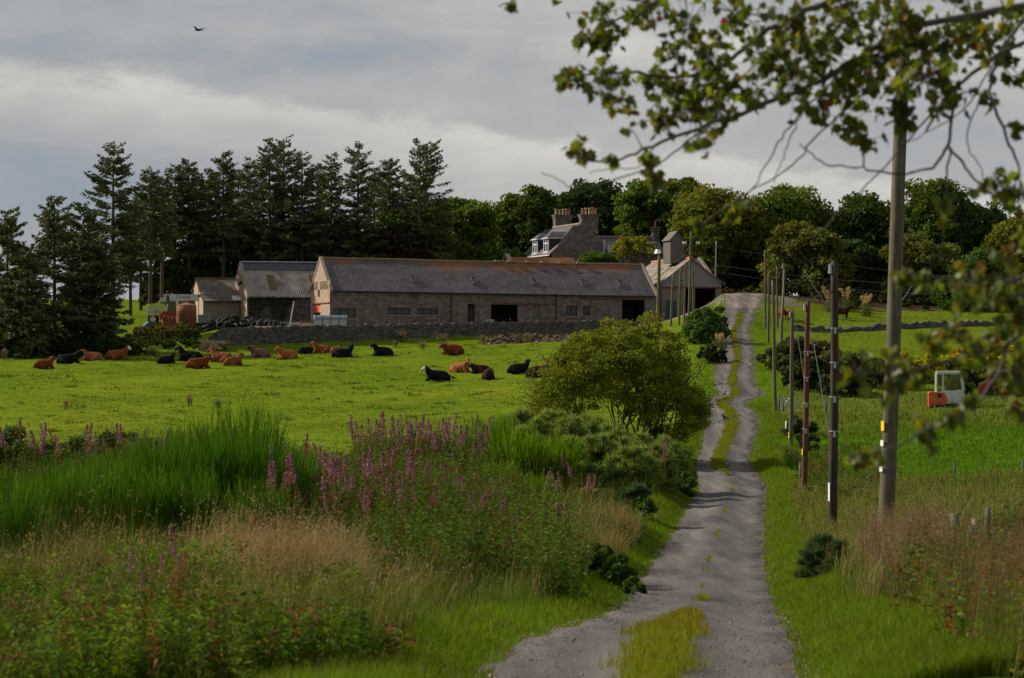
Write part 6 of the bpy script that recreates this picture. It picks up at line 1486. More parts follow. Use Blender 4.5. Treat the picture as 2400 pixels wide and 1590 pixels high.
# fence posts on the right
def fpost(px, py, d, h, r, label, mat=M_greyc, tilt=0.0):
    p = at(px, d); p[2] = min((CY - py) * d / F, p[2] + .1); g = G(); g.tube([(0, 0, -.3), (tilt * h * .5, 0, h * .5), (tilt * h, 0, h)], [r, r, r * .92], 9); o = g.build('fence_post', mat, None, True); o.location = p; return tag(o, label, 'fence post', 'old fence posts right of the road')
fpost(2246, 1262, 34, 1.0, .07, 'stout grey fence post, leftmost of the group in the dead weeds', tilt=-.05)
fpost(2276, 1275, 33.5, .85, .055, 'short grey fence post between the stout one and the leaning pair')
fpost(2297, 1258, 34, .92, .05, 'dark narrow fence post, left one of the leaning pair', M_wood, -.08)
fpost(2306, 1255, 34.2, 1.05, .045, 'tallest fence post of the group, leaning slightly right', M_greyc, .06)
fpost(2322, 1290, 32.5, .72, .075, 'low round topped post at the right of the group', M_greyc, .1)
fpost(2360, 1305, 32, .60, .075, 'lowest rounded post, rightmost in the weeds', M_greyc, .15)
fpost(2237, 1094, 92, .6, .05, 'lone grey post at the edge of the lush field'); fpost(2398, 1096, 92, .62, .055, 'grey post at the lush field edge, at the picture border')
fpost(1843, 1030, 128, 1.0, .06, 'pale post on the verge left of the slim grey pole', M_cream); fpost(1877, 1090, 96, .75, .075, 'stubby post just left of the red brown pole')
fpost(1826, 945, 146, 1.0, .06, 'gate post at the left end of the galvanised gate'); fpost(1936, 925, 150, .8, .08, 'pale post left of the dark pole near the field hedge')
fpost(1836, 945, 147, .75, .05, 'thin post beside the gate post')
# ------------------------------------------------------------------ shrubs and flowers of the banks
def wands(g, n, R, H, col, w, spread=.55, twig=10):
    """broom: a fan of upright green wands with fine side shoots"""
    a = RNG.uniform(0, 2 * PI, n); r = R * .35 * np.sqrt(RNG.random(n)); base = np.stack([np.cos(a) * r, np.sin(a) * r, np.full(n, -.1)], 1)
    ln = np.abs(RNG.normal(0, spread * .5, n)); L = H * RNG.uniform(.55, 1.08, n) * (1 - .15 * ln)
    col_ = vary(col, n, .25, .15)
    blades(g, base, L, w, ln, col_, a + RNG.normal(0, .5, n), .7)
    m = n * twig; i = RNG.integers(0, n, m); f = RNG.uniform(.2, .95, m); h = np.stack([np.cos(a[i]), np.sin(a[i]), np.zeros(m)], 1)
    p = base[i] + h * (L[i] * f * np.sin(ln[i] * .6))[:, None]; p[:, 2] += L[i] * f * np.cos(ln[i] * .6)
    blades(g, p, H * RNG.uniform(.1, .26, m), w * .7, ln[i] * .6 + RNG.uniform(.05, .4, m), vary(col, m, .35, .18), a[i] + RNG.normal(0, .9, m), .6)
BRM = (.052, .132, .007)
BR_T = []
for k in range(4):
    g = G(); wands(g, 300, 1.15, 2.1, BRM, .013, .55, 14); BR_T.append(g.build('wands', M_grass, None))
BR_T2 = []
for k in range(2):
    g = G(); wands(g, 420, 1.3, 1.75, (.11, .21, .008), .02, .75, 14); BR_T2.append(g.build('wands', M_grass, None))
for k, (px, d, s, lab) in enumerate([(-20, 46, .68, 'green broom bush cut by the left edge, below the rose hips'), (70, 42, .66, 'broom bush near the left edge, in front of the rest'), (205, 50, .72, 'broom bush under the fireweed left of the main stand'),
    (290, 51, .85, 'left bush of the main broom stand'), (385, 50, 1.0, 'broom bush right behind the single tall purple spike'), (455, 52, 1.02, 'middle bush of the main broom stand'), (520, 51, .98, 'broom bush behind the top of the dead tan grass'),
    (570, 53, 1.22, 'broom bush whose wands rise highest against the pasture'), (635, 51, .95, 'broom bush right of the tallest wands'), (685, 54, .85, 'broom bush at the right end of the main stand, by the fireweed'), (150, 39, .85, 'dark broom bush low on the left bank, second from the edge'), (20, 36, .75, 'lowest dark broom bush at the left edge of the bank'),
    (250, 42, .85, 'broom bush in front of the left end of the main stand'), (340, 43, .80, 'front broom bush left of the single tall purple spike'), (440, 43, .8, 'front broom bush behind the single tall purple spike'), (610, 45, .7, 'front broom bush beside the top of the tan grass'), (130, 47, .66, 'broom bush between the rose hips and the main stand'),
    (1140, 80, .95, 'broom bush left of the gorse, below its crest'), (1215, 78, .95, 'bright green broom bush in the front of the gorse'), (1290, 80, .85, 'broom bush between the gorse mounds'), (1170, 72, .62, 'low lime green broom mound left of the small gorse bush'), (1255, 70, .55, 'low lime green broom mound nearest the small gorse bush')]):
    p = at(px, d); t = thing('broom_bush', lab, 'broom', p, RNG.uniform(0, 6), 'broom bushes on the left bank'); s *= 1.04 if d < 60 else 1.28; t.scale = (s * RNG.uniform(1.0, 1.25), s * 1.1, s)
    src = BR_T[k % 4] if d < 60 else BR_T2[k % 2]
    o = bpy.data.objects.new('wands', src.data); COL.objects.link(o); o.parent = t
for o in BR_T + BR_T2: bpy.data.objects.remove(o)

def gorse(px, d, rx, ry, h, label, col=(.040, .078, .032), n=9000, s=.05, name='gorse_bush', cat='gorse', grp='gorse bushes by the road'):
    b = at(px, d); t = thing(name, label, cat, b, 0, grp); g = G()
    nb = max(14, int(n / 150)); dirs = unit(nb); dirs[:, 2] = np.abs(dirs[:, 2]) * 1.0
    bc = dirs * np.array([rx, ry, h]) * RNG.uniform(.6, .92, (nb, 1)); bc[:, 2] = np.maximum(bc[:, 2] * .9, .1)
    nl = n // nb; ld = unit(nb * nl); ld[:, 2] = np.abs(ld[:, 2]) * .9; r = .23 * min(rx, h * 1.2) + .08
    root = np.repeat(bc, nl, 0) + ld * r * .35 * RNG.random((nb * nl, 1)); 
    dv = ld + RNG.normal(0, .35, ld.shape) + np.array([0, 0, .45]); dv /= np.linalg.norm(dv, axis=1)[:, None]
    L = r * RNG.uniform(.5, 1.1, nb * nl); e = root + dv * L[:, None]; wd = np.cross(dv, unit(nb * nl)); wd /= np.linalg.norm(wd, axis=1)[:, None]; wd *= s * .38
    m = root + dv * (L * .45)[:, None]
    cc = np.repeat(vary(col, nb, .2, .1), nl, 0) * RNG.uniform(.7, 1.35, (nb * nl, 1))
    g.add(np.stack([root, m + wd, e, m - wd], 1).reshape(-1, 3), np.arange(nb * nl * 4).reshape(-1, 4), None, np.repeat(cc, 4, 0))
    g.build('foliage', M_leaf, t); return t
BG = (.165, .235, .055)
for px, d, rx, ry, h, lab in ((1215, 92, 1.15, 1.1, 2.15, 'leftmost blue green gorse bush on the crest of the bank'), (1290, 94, 1.3, 1.2, 2.3, 'gorse bush on the crest below the bush tree, left side'), (1370, 93, 1.3, 1.2, 2.1, 'gorse bush under the left stems of the wide bush'),
    (1440, 92, 1.2, 1.2, 1.95, 'gorse bush under the middle of the wide bush'), (1505, 91, 1.15, 1.1, 1.75, 'gorse bush left of the road edge gorse'), (1555, 90, 1.0, 1.0, 1.75, 'dark gorse bush right at the road edge'),
    (1590, 91, .7, .9, 1.25, 'low gorse fringe hanging over the road edge'), (1410, 86, 1.1, 1.0, 1.7, 'gorse bush in the middle of the slope'), (1480, 84, 1.0, .9, 1.4, 'gorse bush low on the slope behind the small dark one'), (1335, 84, .9, .9, 1.5, 'gorse bush beside the green broom'),
    (1250, 88, 1.1, 1.0, 1.9, 'gorse bush in the second row, left end'), (1325, 89, 1.1, 1.0, 2.0, 'gorse bush in the second row, left of its middle'), (1445, 88, 1.1, 1.0, 1.8, 'gorse bush in the second row, right of its middle'), (1535, 87, 1.0, .9, 1.5, 'gorse bush in the second row, right end near the verge'),
    (1482, 73, .62, .6, 1.15, 'small dark rounded gorse bush standing alone above the verge')):
    gorse(px, d, rx * 1.12, ry, h * (1.22 if d > 83 else 1.1), lab, BG if d > 83 else (.05, .095, .042), 13000)
gorse(700, 58, .75, .7, 1.5, 'dark gorse bush among the purple fireweed', (.04, .07, .036), 5000); gorse(790, 60, .7, .7, 1.2, 'grey green gorse bush behind the fireweed spikes', (.07, .11, .06), 5000)
gorse(1925, 44, .45, .4, 1.05, 'dark spiky gorse bush at the foot of the black pole', (.05, .088, .04), 9000, .018); gorse(1965, 41, .3, .3, .7, 'small gorse sprig left of the dead weeds', (.055, .09, .04), 4500, .018)
LEAFY = [(1440, 46.5, .48, .45, .72, 'dark bramble bush spilling onto the road edge', (.045, .085, .015), 3600, .05), (1405, 48, .45, .4, .75, 'bramble bush just behind the one at the road edge', (.05, .09, .016), 3000, .05),
 (1490, 44.5, .28, .3, .40, 'bramble shoots lying on the asphalt edge', (.05, .09, .016), 1500, .05), (1610, 89, .5, .7, 1.0, 'leafy bramble overhanging the road below the wide bush', (.06, .11, .018), 2600, .07),
 (1545, 112, .8, 1.0, 1.7, 'dark shrub right of the foot of the wide bush', (.055, .07, .018), 6000, .09), (1575, 115, .5, .8, 1.1, 'brownish shrub by the verge right of the wide bush', (.10, .085, .03), 3000, .09),
 (1655, 196, 1.9, 1.6, 3.3, 'dark green bush at the road bend below the shed', (.05, .09, .022), 7000, .13), (1640, 206, 1.3, 1.2, 2.4, 'bush behind the road bend, under the pampas plumes', (.06, .10, .022), 4000, .13), (1668, 180, 1.2, 1.2, 1.5, 'low blackish bush beside the road above the wide bush', (.022, .034, .014), 4000, .11),
 (1880, 176, 2.6, 1.6, 2.3, 'large dark gorse mound behind the slim grey pole', (.045, .060, .022), 8000, .13), (1940, 172, 1.6, 1.4, 1.7, 'dark shrub with a few yellow flowers right of the big mound', (.06, .075, .022), 5000, .12),
 (2010, 166, 2.2, 1.4, 1.8, 'brown green shrub in the field hedge left of the excavator', (.07, .075, .024), 6000, .13), (2080, 163, 1.6, 1.3, 1.6, 'dark shrub behind the thick grey pole', (.045, .06, .02), 4500, .12),
 (1905, 160, 2.0, 1.2, 1.7, 'very dark shrub behind the galvanised gate', (.03, .044, .016), 6000, .12), (1985, 158, 1.7, 1.1, 1.4, 'dark low shrub right of the gate', (.032, .048, .016), 4500, .12),
 (2140, 168, 1.9, 1.2, 1.9, 'yellow flowering shrub behind the excavator cab, left one', (.26, .23, .012), 6000, .12), (2250, 170, 2.0, 1.2, 2.0, 'yellow flowering shrub behind the excavator, middle one', (.22, .21, .014), 6000, .12), (2345, 171, 2.2, 1.3, 2.1, 'yellow flowering shrub at the right edge of the picture', (.24, .22, .013), 6000, .12),
 (2290, 160, 1.8, 1.0, 1.5, 'dark green shrub right of the excavator', (.055, .08, .02), 5000, .12), (2380, 158, 1.6, 1.0, 1.6, 'dark shrub in the hedge at the right edge', (.05, .075, .02), 5000, .12),
 (1875, 128, .9, .8, 1.35, 'dark green bush right of the slim grey pole', (.04, .075, .022), 4500, .09), (1895, 122, .7, .6, .95, 'small rounded bush beside the red brown pole', (.045, .075, .022), 3000, .09),
 (60, 68, 2.0, 1.1, 1.8, 'wild rose thicket with red hips near the left edge', (.045, .075, .02), 8000, .07), (215, 70, 1.7, 1.1, 1.65, 'dark thicket right of the wild rose', (.045, .07, .02), 6500, .07), (-60, 66, 1.6, 1.1, 1.8, 'dark thicket cut by the left edge', (.04, .065, .02), 6000, .07),
 (330, 74, 1.5, 1.0, 1.6, 'dark leafy thicket behind the broom', (.045, .07, .02), 6000, .07), (1160, 66, .8, .7, 1.0, 'yellow green ragwort clump below the broom mounds', (.17, .16, .02), 2600, .06), (1370, 76, .7, .6, .75, 'yellow topped ragwort patch left of the small gorse bush', (.17, .15, .018), 2200, .06)]
for px, d, rx, ry, h, lab, col, n, s in LEAFY:
    if 155 < d < 180 and px > 1850: rx, h, n = rx * 1.3, h * 1.25, int(n * 1.4)
    b = at(px, d); nm = 'bramble_bush' if 'bramble' in lab else 'ragwort' if 'ragwort' in lab else 'thicket' if 'thicket' in lab else 'shrub'
    t = thing(nm, lab, nm.split('_')[0], b, 0, 'leafy shrubs of the banks and hedges'); g = G()
    nb = max(12, n // 110); bough_crown(g, (0, 0, h * .36), (rx, ry, h * .64), nb, n // nb, s * 1.15, np.array(col) * 1.45, px, -.5, .35)
    g.build('foliage', M_leaf, t)
    if 'rose' in lab:
        k = 120; c = unit(k) * np.array([rx * .95, ry, h * .6]) + np.array([0, 0, h * .45]); c[:, 1] = -np.abs(c[:, 1]); gg = G(); leaves(gg, c, .035, vary((.40, .045, .015), k, .3), .9); gg.build('rose_hips', M_flower, t)
    if 'few yellow' in lab:
        k = 60; c = unit(k) * np.array([rx, ry, h * .6]) + np.array([0, 0, h * .45]); c[:, 1] = -np.abs(c[:, 1]); gg = G(); leaves(gg, c, .07, vary((.5, .4, .01), k, .3), .9); gg.build('flowers', M_flower, t)

# fireweed: reddish stem, narrow leaves, a tapering spike of magenta flowers
def fireweed_mesh(H, fl, seedy, seed):
    r = np.random.default_rng(seed); st = G(); lf = G(); sp = G()
    lean = r.normal(0, .11, 2); top = np.array([lean[0] * H, lean[1] * H, H])
    st.tube([(0, 0, -.1), top * .5, top], [.008, .007, .003], 4, (.16, .06, .035))
    n = 64; f = r.uniform(.12, .74, n); a = r.uniform(0, 2 * PI, n); L = .13 * r.uniform(.7, 1.2, n) * (1.15 - f * .6)
    p = top * f[:, None]; h = np.stack([np.cos(a), np.sin(a), np.full(n, .25)], 1); e = p + h * L[:, None]; wd = np.stack([-np.sin(a), np.cos(a), 0 * a], 1) * .014
    m = p + h * (L * .5)[:, None] + np.array([0, 0, .02]); red = r.random(n) < (.25 + .4 * seedy)
    c = np.where(red[:, None], vary((.16, .055, .03), n), vary((.085, .13, .022), n))
    lf.add(np.stack([p, m + wd, e, m - wd], 1).reshape(-1, 3), np.arange(n * 4).reshape(n, 4), None, np.repeat(c, 4, 0))
    n = int(95 * fl) + 20; f = r.uniform(.70, 1.0, n); a = r.uniform(0, 2 * PI, n); rad = .062 * (1.04 - f) / .32 * r.uniform(.4, 1.1, n) + .008
    c = top * f[:, None] + np.stack([np.cos(a) * rad, np.sin(a) * rad, 0 * a], 1)
    sd = (f < .70 + .30 * seedy); col = np.where(sd[:, None], vary((.19, .085, .08), n, .3), vary((.26, .12, .205), n, .3))
    leaves(sp, c, np.where(sd, .018, .021), col, .8)
    return st, lf, sp
FW = []
for k in range(8):
    st, lf, sp = fireweed_mesh(1.5, 1.0, [0, .25, .1, .7, .5, .0, .85, .3][k], k)
    FW.append((st.build('stem', M_leaf).data, lf.build('leaves', M_leaf).data, sp.build('flower_spike', M_flower).data))
for o in [o for o in COL.objects if o.name.split('.')[0] in ('stem', 'leaves', 'flower_spike') and o.parent is None]: bpy.data.objects.remove(o)
def fireweed(px, d, h, label, k, group):
    p = at(px, d); t = thing('fireweed', label, 'fireweed', p, RNG.uniform(0, 6), group); s = h / 1.5; t.scale = (s * 1.15, s * 1.15, s)
    for nm, me in zip(('stem', 'leaves', 'flower_spike'), FW[k]): o = bpy.data.objects.new(nm, me); COL.objects.link(o); o.parent = t
ONE = [(406, 28.5, 1.27, 'tall lone fireweed with a bright magenta spike in front of the broom', 0), (324, 27.5, .98, 'fireweed with a purple head, leftmost of the small cluster by the red dock', 5), (376, 27.6, 1.0, 'fireweed second from the left in the small cluster by the red dock', 0), (453, 27.8, 1.02, 'fireweed with a broad purple head right of the small cluster', 5), (330, 25.5, .86, 'lower purple fireweed under the small cluster', 2), (432, 27, .9, 'faded fireweed behind the red dock stems', 4), (158, 23, .55, 'pale purple flower head low in the left corner', 5), (100, 27, .7, 'small purple flower at the far left of the lower bank', 5)]
for px, d, h, lab, k in ONE: fireweed(px, d, h, lab, k, 'fireweed on the left bank')
def drift(n, px0, px1, d0, d1, h0, h1, lab, ks, gr):
    for i in range(n):
        d = RNG.uniform(d0, d1); fireweed(RNG.uniform(px0, px1), d, RNG.uniform(h0, h1), lab, int(RNG.choice(ks)), gr)
drift(54, -20, 640, 64, 73, 1.4, 2.0, 'pink purple fireweed along the back of the left bank above the broom', [0, 1, 2, 5, 3], 'fireweed behind the broom')
drift(62, 600, 960, 46, 62, 1.3, 2.05, 'reddish going over fireweed between the broom and the dense purple patch', [1, 3, 4, 6, 6, 0], 'fading fireweed drift')
drift(95, 830, 1150, 76, 85, 1.2, 2.2, 'magenta fireweed in the dense patch standing against the pasture', [0, 1, 2, 5, 7], 'dense fireweed patch')
drift(44, 880, 1330, 46, 66, 1.0, 1.6, 'scattered fireweed below the broom mounds on the mid bank', [3, 4, 6, 1, 0], 'scattered fireweed on the mid bank')
drift(9, 1270, 1400, 66, 78, 1.2, 1.5, 'pale fireweed in front of the gorse', [0, 5, 2], 'fireweed in front of the gorse')
drift(7, 1480, 1560, 84, 92, 1.5, 2.1, 'purple fireweed at the foot of the wide bush', [0, 5, 2], 'fireweed at the wide bush')
drift(16, 2040, 2420, 84, 94, .7, 1.1, 'red fading fireweed along the edge of the lush field', [6, 3, 6], 'fireweed along the right field edge')

# dock and sorrel: rust red seed stems
def dock(px, d, h, label, col=(.17, .045, .022), n=5):
    p = at(px, d); t = thing('dock_plant', label, 'dock', p, 0, 'rust coloured dock plants'); st = G(); sd_ = G(); lf = G()
    for k in range(n):
        a = RNG.uniform(0, 6.3); e = np.array([math.cos(a) * .14 * h, math.sin(a) * .14 * h, h * RNG.uniform(.7, 1)]); st.tube([(0, 0, -.1), e * .5 * np.array([.6, .6, 1]), e], [.006, .005, .003], 4, col)
        m = 90; f = RNG.uniform(.4, 1, m); c = e * f[:, None] + RNG.normal(0, .022, (m, 3)); leaves(sd_, c, .013, vary(col, m, .4), .7)
    m = 26; c = RNG.normal(0, .12, (m, 3)) + np.array([0, 0, .2]); leaves(lf, c, .07, vary((.09, .13, .02), m, .3), .35)
    st.build('stems', M_leaf, t); sd_.build('seed_heads', M_leaf, t); lf.build('leaves', M_leaf, t)
for px, d, h, lab in ((395, 27.5, .95, 'rust red dock in the lower left weeds, left stem cluster'), (420, 28.5, 1.05, 'tallest rust red dock under the purple cluster'), (372, 29, .9, 'short dark red dock beside the purple cluster'), (598, 36, 1.2, 'orange brown dock standing in the dead tan grass'), (575, 38, 1.0, 'brown dock behind the orange one in the tan grass'), (845, 66, 1.5, 'dark brown dock spire against the edge of the pasture')):
    dock(px, d - (2.5 if px < 450 else 2), h, lab, (.19, .07, .02) if 'orange' in lab else (.17, .045, .022) if px < 800 else (.05, .02, .015))
# bleached weeds of the right hand bank: brown seed stems, bare sapling
g = G()
p = off_road(scatter(4200, 1985, 2215, 29, 39), 1.3); n = len(p); tips = blades(g, p, RNG.uniform(.5, 1.15, n), .008, RNG.uniform(0, .35, n), vary((.16, .12, .07), n, .3), RNG.normal(.3, 1, n))
tops_ = np.repeat(tips, 8, 0) + np.c_[RNG.normal(0, .06, (n * 8, 2)), -RNG.random(n * 8) * .35]; leaves(g, tops_, .013, np.repeat(vary((.19, .135, .09), n, .35), 8, 0), .6)
p = off_road(scatter(2600, 2100, 2700, 20, 34), 1.4); n = len(p); blades(g, p, RNG.uniform(.6, 1.3, n), .007, RNG.uniform(0, .3, n), vary((.10, .07, .035), n, .3))
p = off_road(scatter(3600, 2150, 2700, 19, 31), 1.3); p = p[RNG.random(len(p)) < .2 + patchy(p, 1.4, 2.0)]; n = len(p); tips = blades(g, p, RNG.uniform(.5, 1.05, n), .007, RNG.uniform(0, .4, n), vary((.15, .105, .055), n, .3), RNG.normal(.3, 1, n))
tops_ = np.repeat(tips, 8, 0) + np.c_[RNG.normal(0, .05, (n * 8, 2)), -RNG.random(n * 8) * .35]; leaves(g, tops_, .011, np.repeat(vary((.17, .115, .07), n, .35), 8, 0), .6)
tag(g.build('dead_weeds', M_grass), 'brown dead seeding weeds round the foot of the thick grey pole', 'weeds', kind='stuff')
g = G(); lf = G(); b = at(2108, 27.5); tsap = thing('sapling', 'thin sapling with brown twigs in the right hand weeds', 'sapling', b)
for k in range(7):
    a = RNG.uniform(-.5, .5); b_ = RNG.uniform(-.3, .3); e = np.array([math.sin(a) * .9, b_, 1.1 * math.cos(a)]) * RNG.uniform(.8, 1.15); g.tube([(0, 0, -.1), e * .4 + np.array([0, 0, .1]), e], [.006, .005, .002], 5); leaves(lf, np.repeat(e[None], 30, 0) * RNG.uniform(.5, 1, (30, 1)) + RNG.normal(0, .05, (30, 3)), .016, vary((.12, .08, .03), 30), .5)
g.build('stem', M_bark, tsap); lf.build('leaves', M_leaf, tsap)
# thistle clumps dotted over the pasture and by the wall
def thistle(px, py, h, w, label):
    p = on_ground(px, py, 110, 230); t = thing('thistle', label, 'thistle', p, 0, 'thistle clumps in the pasture'); g = G(); n = int(26 * w / .5)
    base = np.c_[RNG.normal(0, w * .35, n), RNG.normal(0, w * .25, n), np.zeros(n)]; tips = blades(g, base, h * RNG.uniform(.6, 1.05, n), .035, RNG.uniform(0, .5, n), vary((.10, .095, .05), n, .3))
    c = np.repeat(base + (tips - base) * .6, 7, 0) + RNG.normal(0, .09, (n * 7, 3)); leaves(g, c, .055, vary((.095, .10, .055), n * 7, .35), .35); g.build('stems', M_leaf, t)
    g = G(); leaves(g, np.repeat(tips, 4, 0) + RNG.normal(0, .05, (n * 4, 3)), .045, vary((.23, .15, .14), n * 4, .3), .8); g.build('seed_heads', M_flower, t)
for px, py, h, w, lab in ((446, 953, .85, .35, 'thistle standing alone in the near pasture below the middle cows'), (155, 960, .7, .3, 'pale thistle in the near pasture at the left'), (511, 955, .4, .3, 'small flattened thistle tuft right of the lone one'), (485, 826, 1.0, .8, 'pink headed thistle clump at the wall end, left one'), (528, 824, .9, .7, 'pink headed thistle clump at the wall end, right one'), (358, 836, .8, .7, 'pale thistle clump between the left cows and the middle group'), (12, 843, .9, .5, 'thistle clump at the left edge of the pasture'),
    (940, 801, 1.0, .7, 'thistle clump against the wall near the single black cow'), (1035, 806, 1.0, .8, 'grey thistle clump above the russet cow'), (927, 814, .6, .4, 'small thistle below the clump against the wall'), (992, 819, .7, .5, 'small thistle left of the russet cow'), (1130, 806, .8, .5, 'thistle tuft below the left end of the rubble'), (1165, 803, .8, .4, 'thistle tuft below the middle of the rubble'), (1205, 802, .9, .6, 'thistle tuft left of the wide bush top'), (1235, 796, .9, .5, 'thistle tuft touching the rubble heap by the wide bush'), (137, 828, .6, .5, 'thistle tuft behind the leftmost black cow')):
    thistle(px, py, h, w, lab)
# pampas grass plumes
def pampas(px, d, n, h, label):
    p = at(px, d); t = thing('pampas_grass', label, 'pampas grass', p, 0, 'pampas grass clumps'); g = G(); base = np.c_[RNG.normal(0, .35, (90, 2)), np.zeros(90)]; blades(g, base, h * .7 * RNG.uniform(.6, 1, 90), .05, RNG.uniform(.2, .8, 90), vary((.09, .11, .035), 90)); g.build('leaves', M_grass, t)
    g = G()
    for k in range(max(3, n // 2)):
        a = RNG.uniform(0, 6.3); hh_ = h * RNG.uniform(.8, 1.1); l = RNG.uniform(.3, .9); s = np.linspace(0, 1, 10); pth = np.stack([math.cos(a) * l * s ** 2, math.sin(a) * l * s ** 2, hh_ * (s - .12 * s ** 3)], 1); g.tube(pth, .012, 3, (.3, .24, .13), False)
        c = np.repeat(pth[6:], 30, 0) + RNG.normal(0, .09, (120, 3)); leaves(g, c, .09, vary((.42, .31, .17), 120, .2), .4, (0, 0, .8))
    g.build('plumes', M_flower, t)
pampas(1672, 199, 10, 2.4, 'pampas grass with cream plumes before the shed doorway'); pampas(1688, 192, 4, 1.3, 'low cream plumes on the road edge below the shed'); pampas(1945, 236, 11, 3.0, 'pampas grass with cream plumes behind the black pole'); pampas(2030, 240, 8, 2.6, 'straw coloured plumes right of the black pole'); pampas(1985, 244, 7, 2.6, 'straw plumes between the two other pampas clumps')

# ------------------------------------------------------------------ tree leaning in over the road from the right: limbs, twigs, lobed leaves
tb = np.array([3.75, 12.6, gz(3.75, 12.6)]); tree = thing('overhanging_tree', 'tree leaning in from the top right, its leafy twigs hanging over the scene', 'tree', tb)
M_bk = plain('twig_bark', (.085, .075, .062), .85, 20, .35)
def W_(px, py, d): return P(px * K, py * K, d) - tb
PATHS = [  # photo polyline (2367 wide), distance start/end, radius start/end
 ([(3000, -260), (2650, -190), (2300, -90), (1950, -10), (1790, 57), (1660, 160), (1560, 185), (1440, 165), (1320, 175)], 12.6, 12.2, .045, .006),
 ([(2900, -200), (2600, -60), (2350, 20), (2100, 60), (1950, 160), (1800, 230), (1640, 290), (1520, 330), (1420, 378), (1325, 362)], 12.7, 11.8, .04, .005),
 ([(2700, -240), (2200, -130), (1750, -50), (1500, 5), (1400, 60), (1330, 100)], 12.9, 12.8, .03, .005),
 ([(1500, 5), (1300, -25), (1180, 5), (1150, 15)], 12.8, 12.8, .009, .004),
 ([(2850, -60), (2500, 50), (2300, 125), (2200, 210), (2140, 300)], 12.4, 12.0, .03, .008),
 ([(2800, 40), (2520, 20), (2390, 10), (2330, 90), (2280, 205), (2320, 300), (2355, 390), (2365, 470)], 12.4, 11.6, .025, .006),
 ([(2210, 200), (2195, 340), (2160, 385), (2095, 405), (2000, 392), (1900, 380), (1845, 332)], 12.0, 12.2, .013, .004),
 ([(2195, 340), (2240, 400), (2280, 445), (2340, 465)], 12.0, 11.8, .011, .005), ([(2195, 340), (2188, 440), (2180, 560), (2170, 610)], 12.0, 12, .009, .003),
 ([(2100, 60), (2040, 180), (1900, 300), (1830, 390), (1640, 500), (1600, 560)], 12.3, 12.6, .010, .003), ([(2200, 210), (2080, 350), (1950, 480), (1870, 560)], 12.0, 12.4, .008, .003),
 ([(1950, 160), (1850, 260), (1800, 330), (1740, 440), (1700, 480)], 12.2, 12.3, .009, .003), ([(1850, 260), (1820, 340), (1790, 420)], 12.2, 12.3, .006, .003),
 ([(1640, 290), (1540, 370), (1420, 420), (1330, 440), (1250, 395)], 12.0, 12.0, .008, .003), ([(1520, 330), (1480, 390), (1360, 395)], 11.9, 11.9, .006, .003),
 ([(2330, 90), (2230, 260), (2100, 330)], 11.9, 12.1, .007, .003), ([(2270, 210), (2230, 330), (2260, 380), (2290, 440)], 11.9, 12, .006, .003),
 ([(3000, 250), (2700, 400), (2480, 560), (2350, 655), (2220, 650), (2090, 632)], 10.2, 9.4, .03, .005),
 ([(3000, 350), (2700, 600), (2480, 700), (2330, 800), (2180, 840), (2050, 865), (1985, 860)], 10.0, 9.2, .025, .005),
 ([(2330, 800), (2300, 890), (2210, 965), (2100, 1015), (2030, 1050), (1960, 1062)], 9.6, 9.2, .010, .004), ([(2480, 700), (2330, 690), (2240, 680)], 9.6, 9.4, .008, .004),
 ([(2700, 400), (2480, 450), (2340, 440), (2290, 420)], 10.8, 11.3, .012, .004)]
g = G(); LP_ = []
hs_ = np.linspace(-.4, 6.3, 12); g.tube(np.stack([.05 * hs_ ** 1.4 * np.where(hs_ > 0, 1, 0) if False else .02 * hs_ * hs_, 0 * hs_, hs_], 1), np.linspace(.19, .09, 12), 10)
for k, (pl, d0, d1, r0, r1) in enumerate(PATHS):
    pl = np.array(pl, float); n = len(pl); dd = np.linspace(d0, d1, n); pts = np.array([W_(x, y, d) for (x, y), d in zip(pl, dd)])
    if pl[0][0] > 2600:      # join the limb to the trunk
        z = np.clip(pts[0][2] - .6, 1.0, 6.0); st = np.array([.02 * z * z, 0, z]); pts = np.vstack([st, (st + pts[0]) / 2 + np.array([0, 0, .12]), pts])
    s = np.linspace(0, 1, len(pts)); q = np.linspace(0, 1, len(pts) * 5)
    fine = np.stack([np.interp(q, s, pts[:, i]) for i in range(3)], 1); ker = np.array([.2, .6, .2])
    for _ in range(3): fine[1:-1] = .25 * fine[:-2] + .5 * fine[1:-1] + .25 * fine[2:]
    fine += RNG.normal(0, .005, fine.shape)
    g.tube(fine, np.linspace(r0 * .72, r1 * .8, len(fine)), 6); LP_.append(fine)
ALLP = np.vstack(LP_)
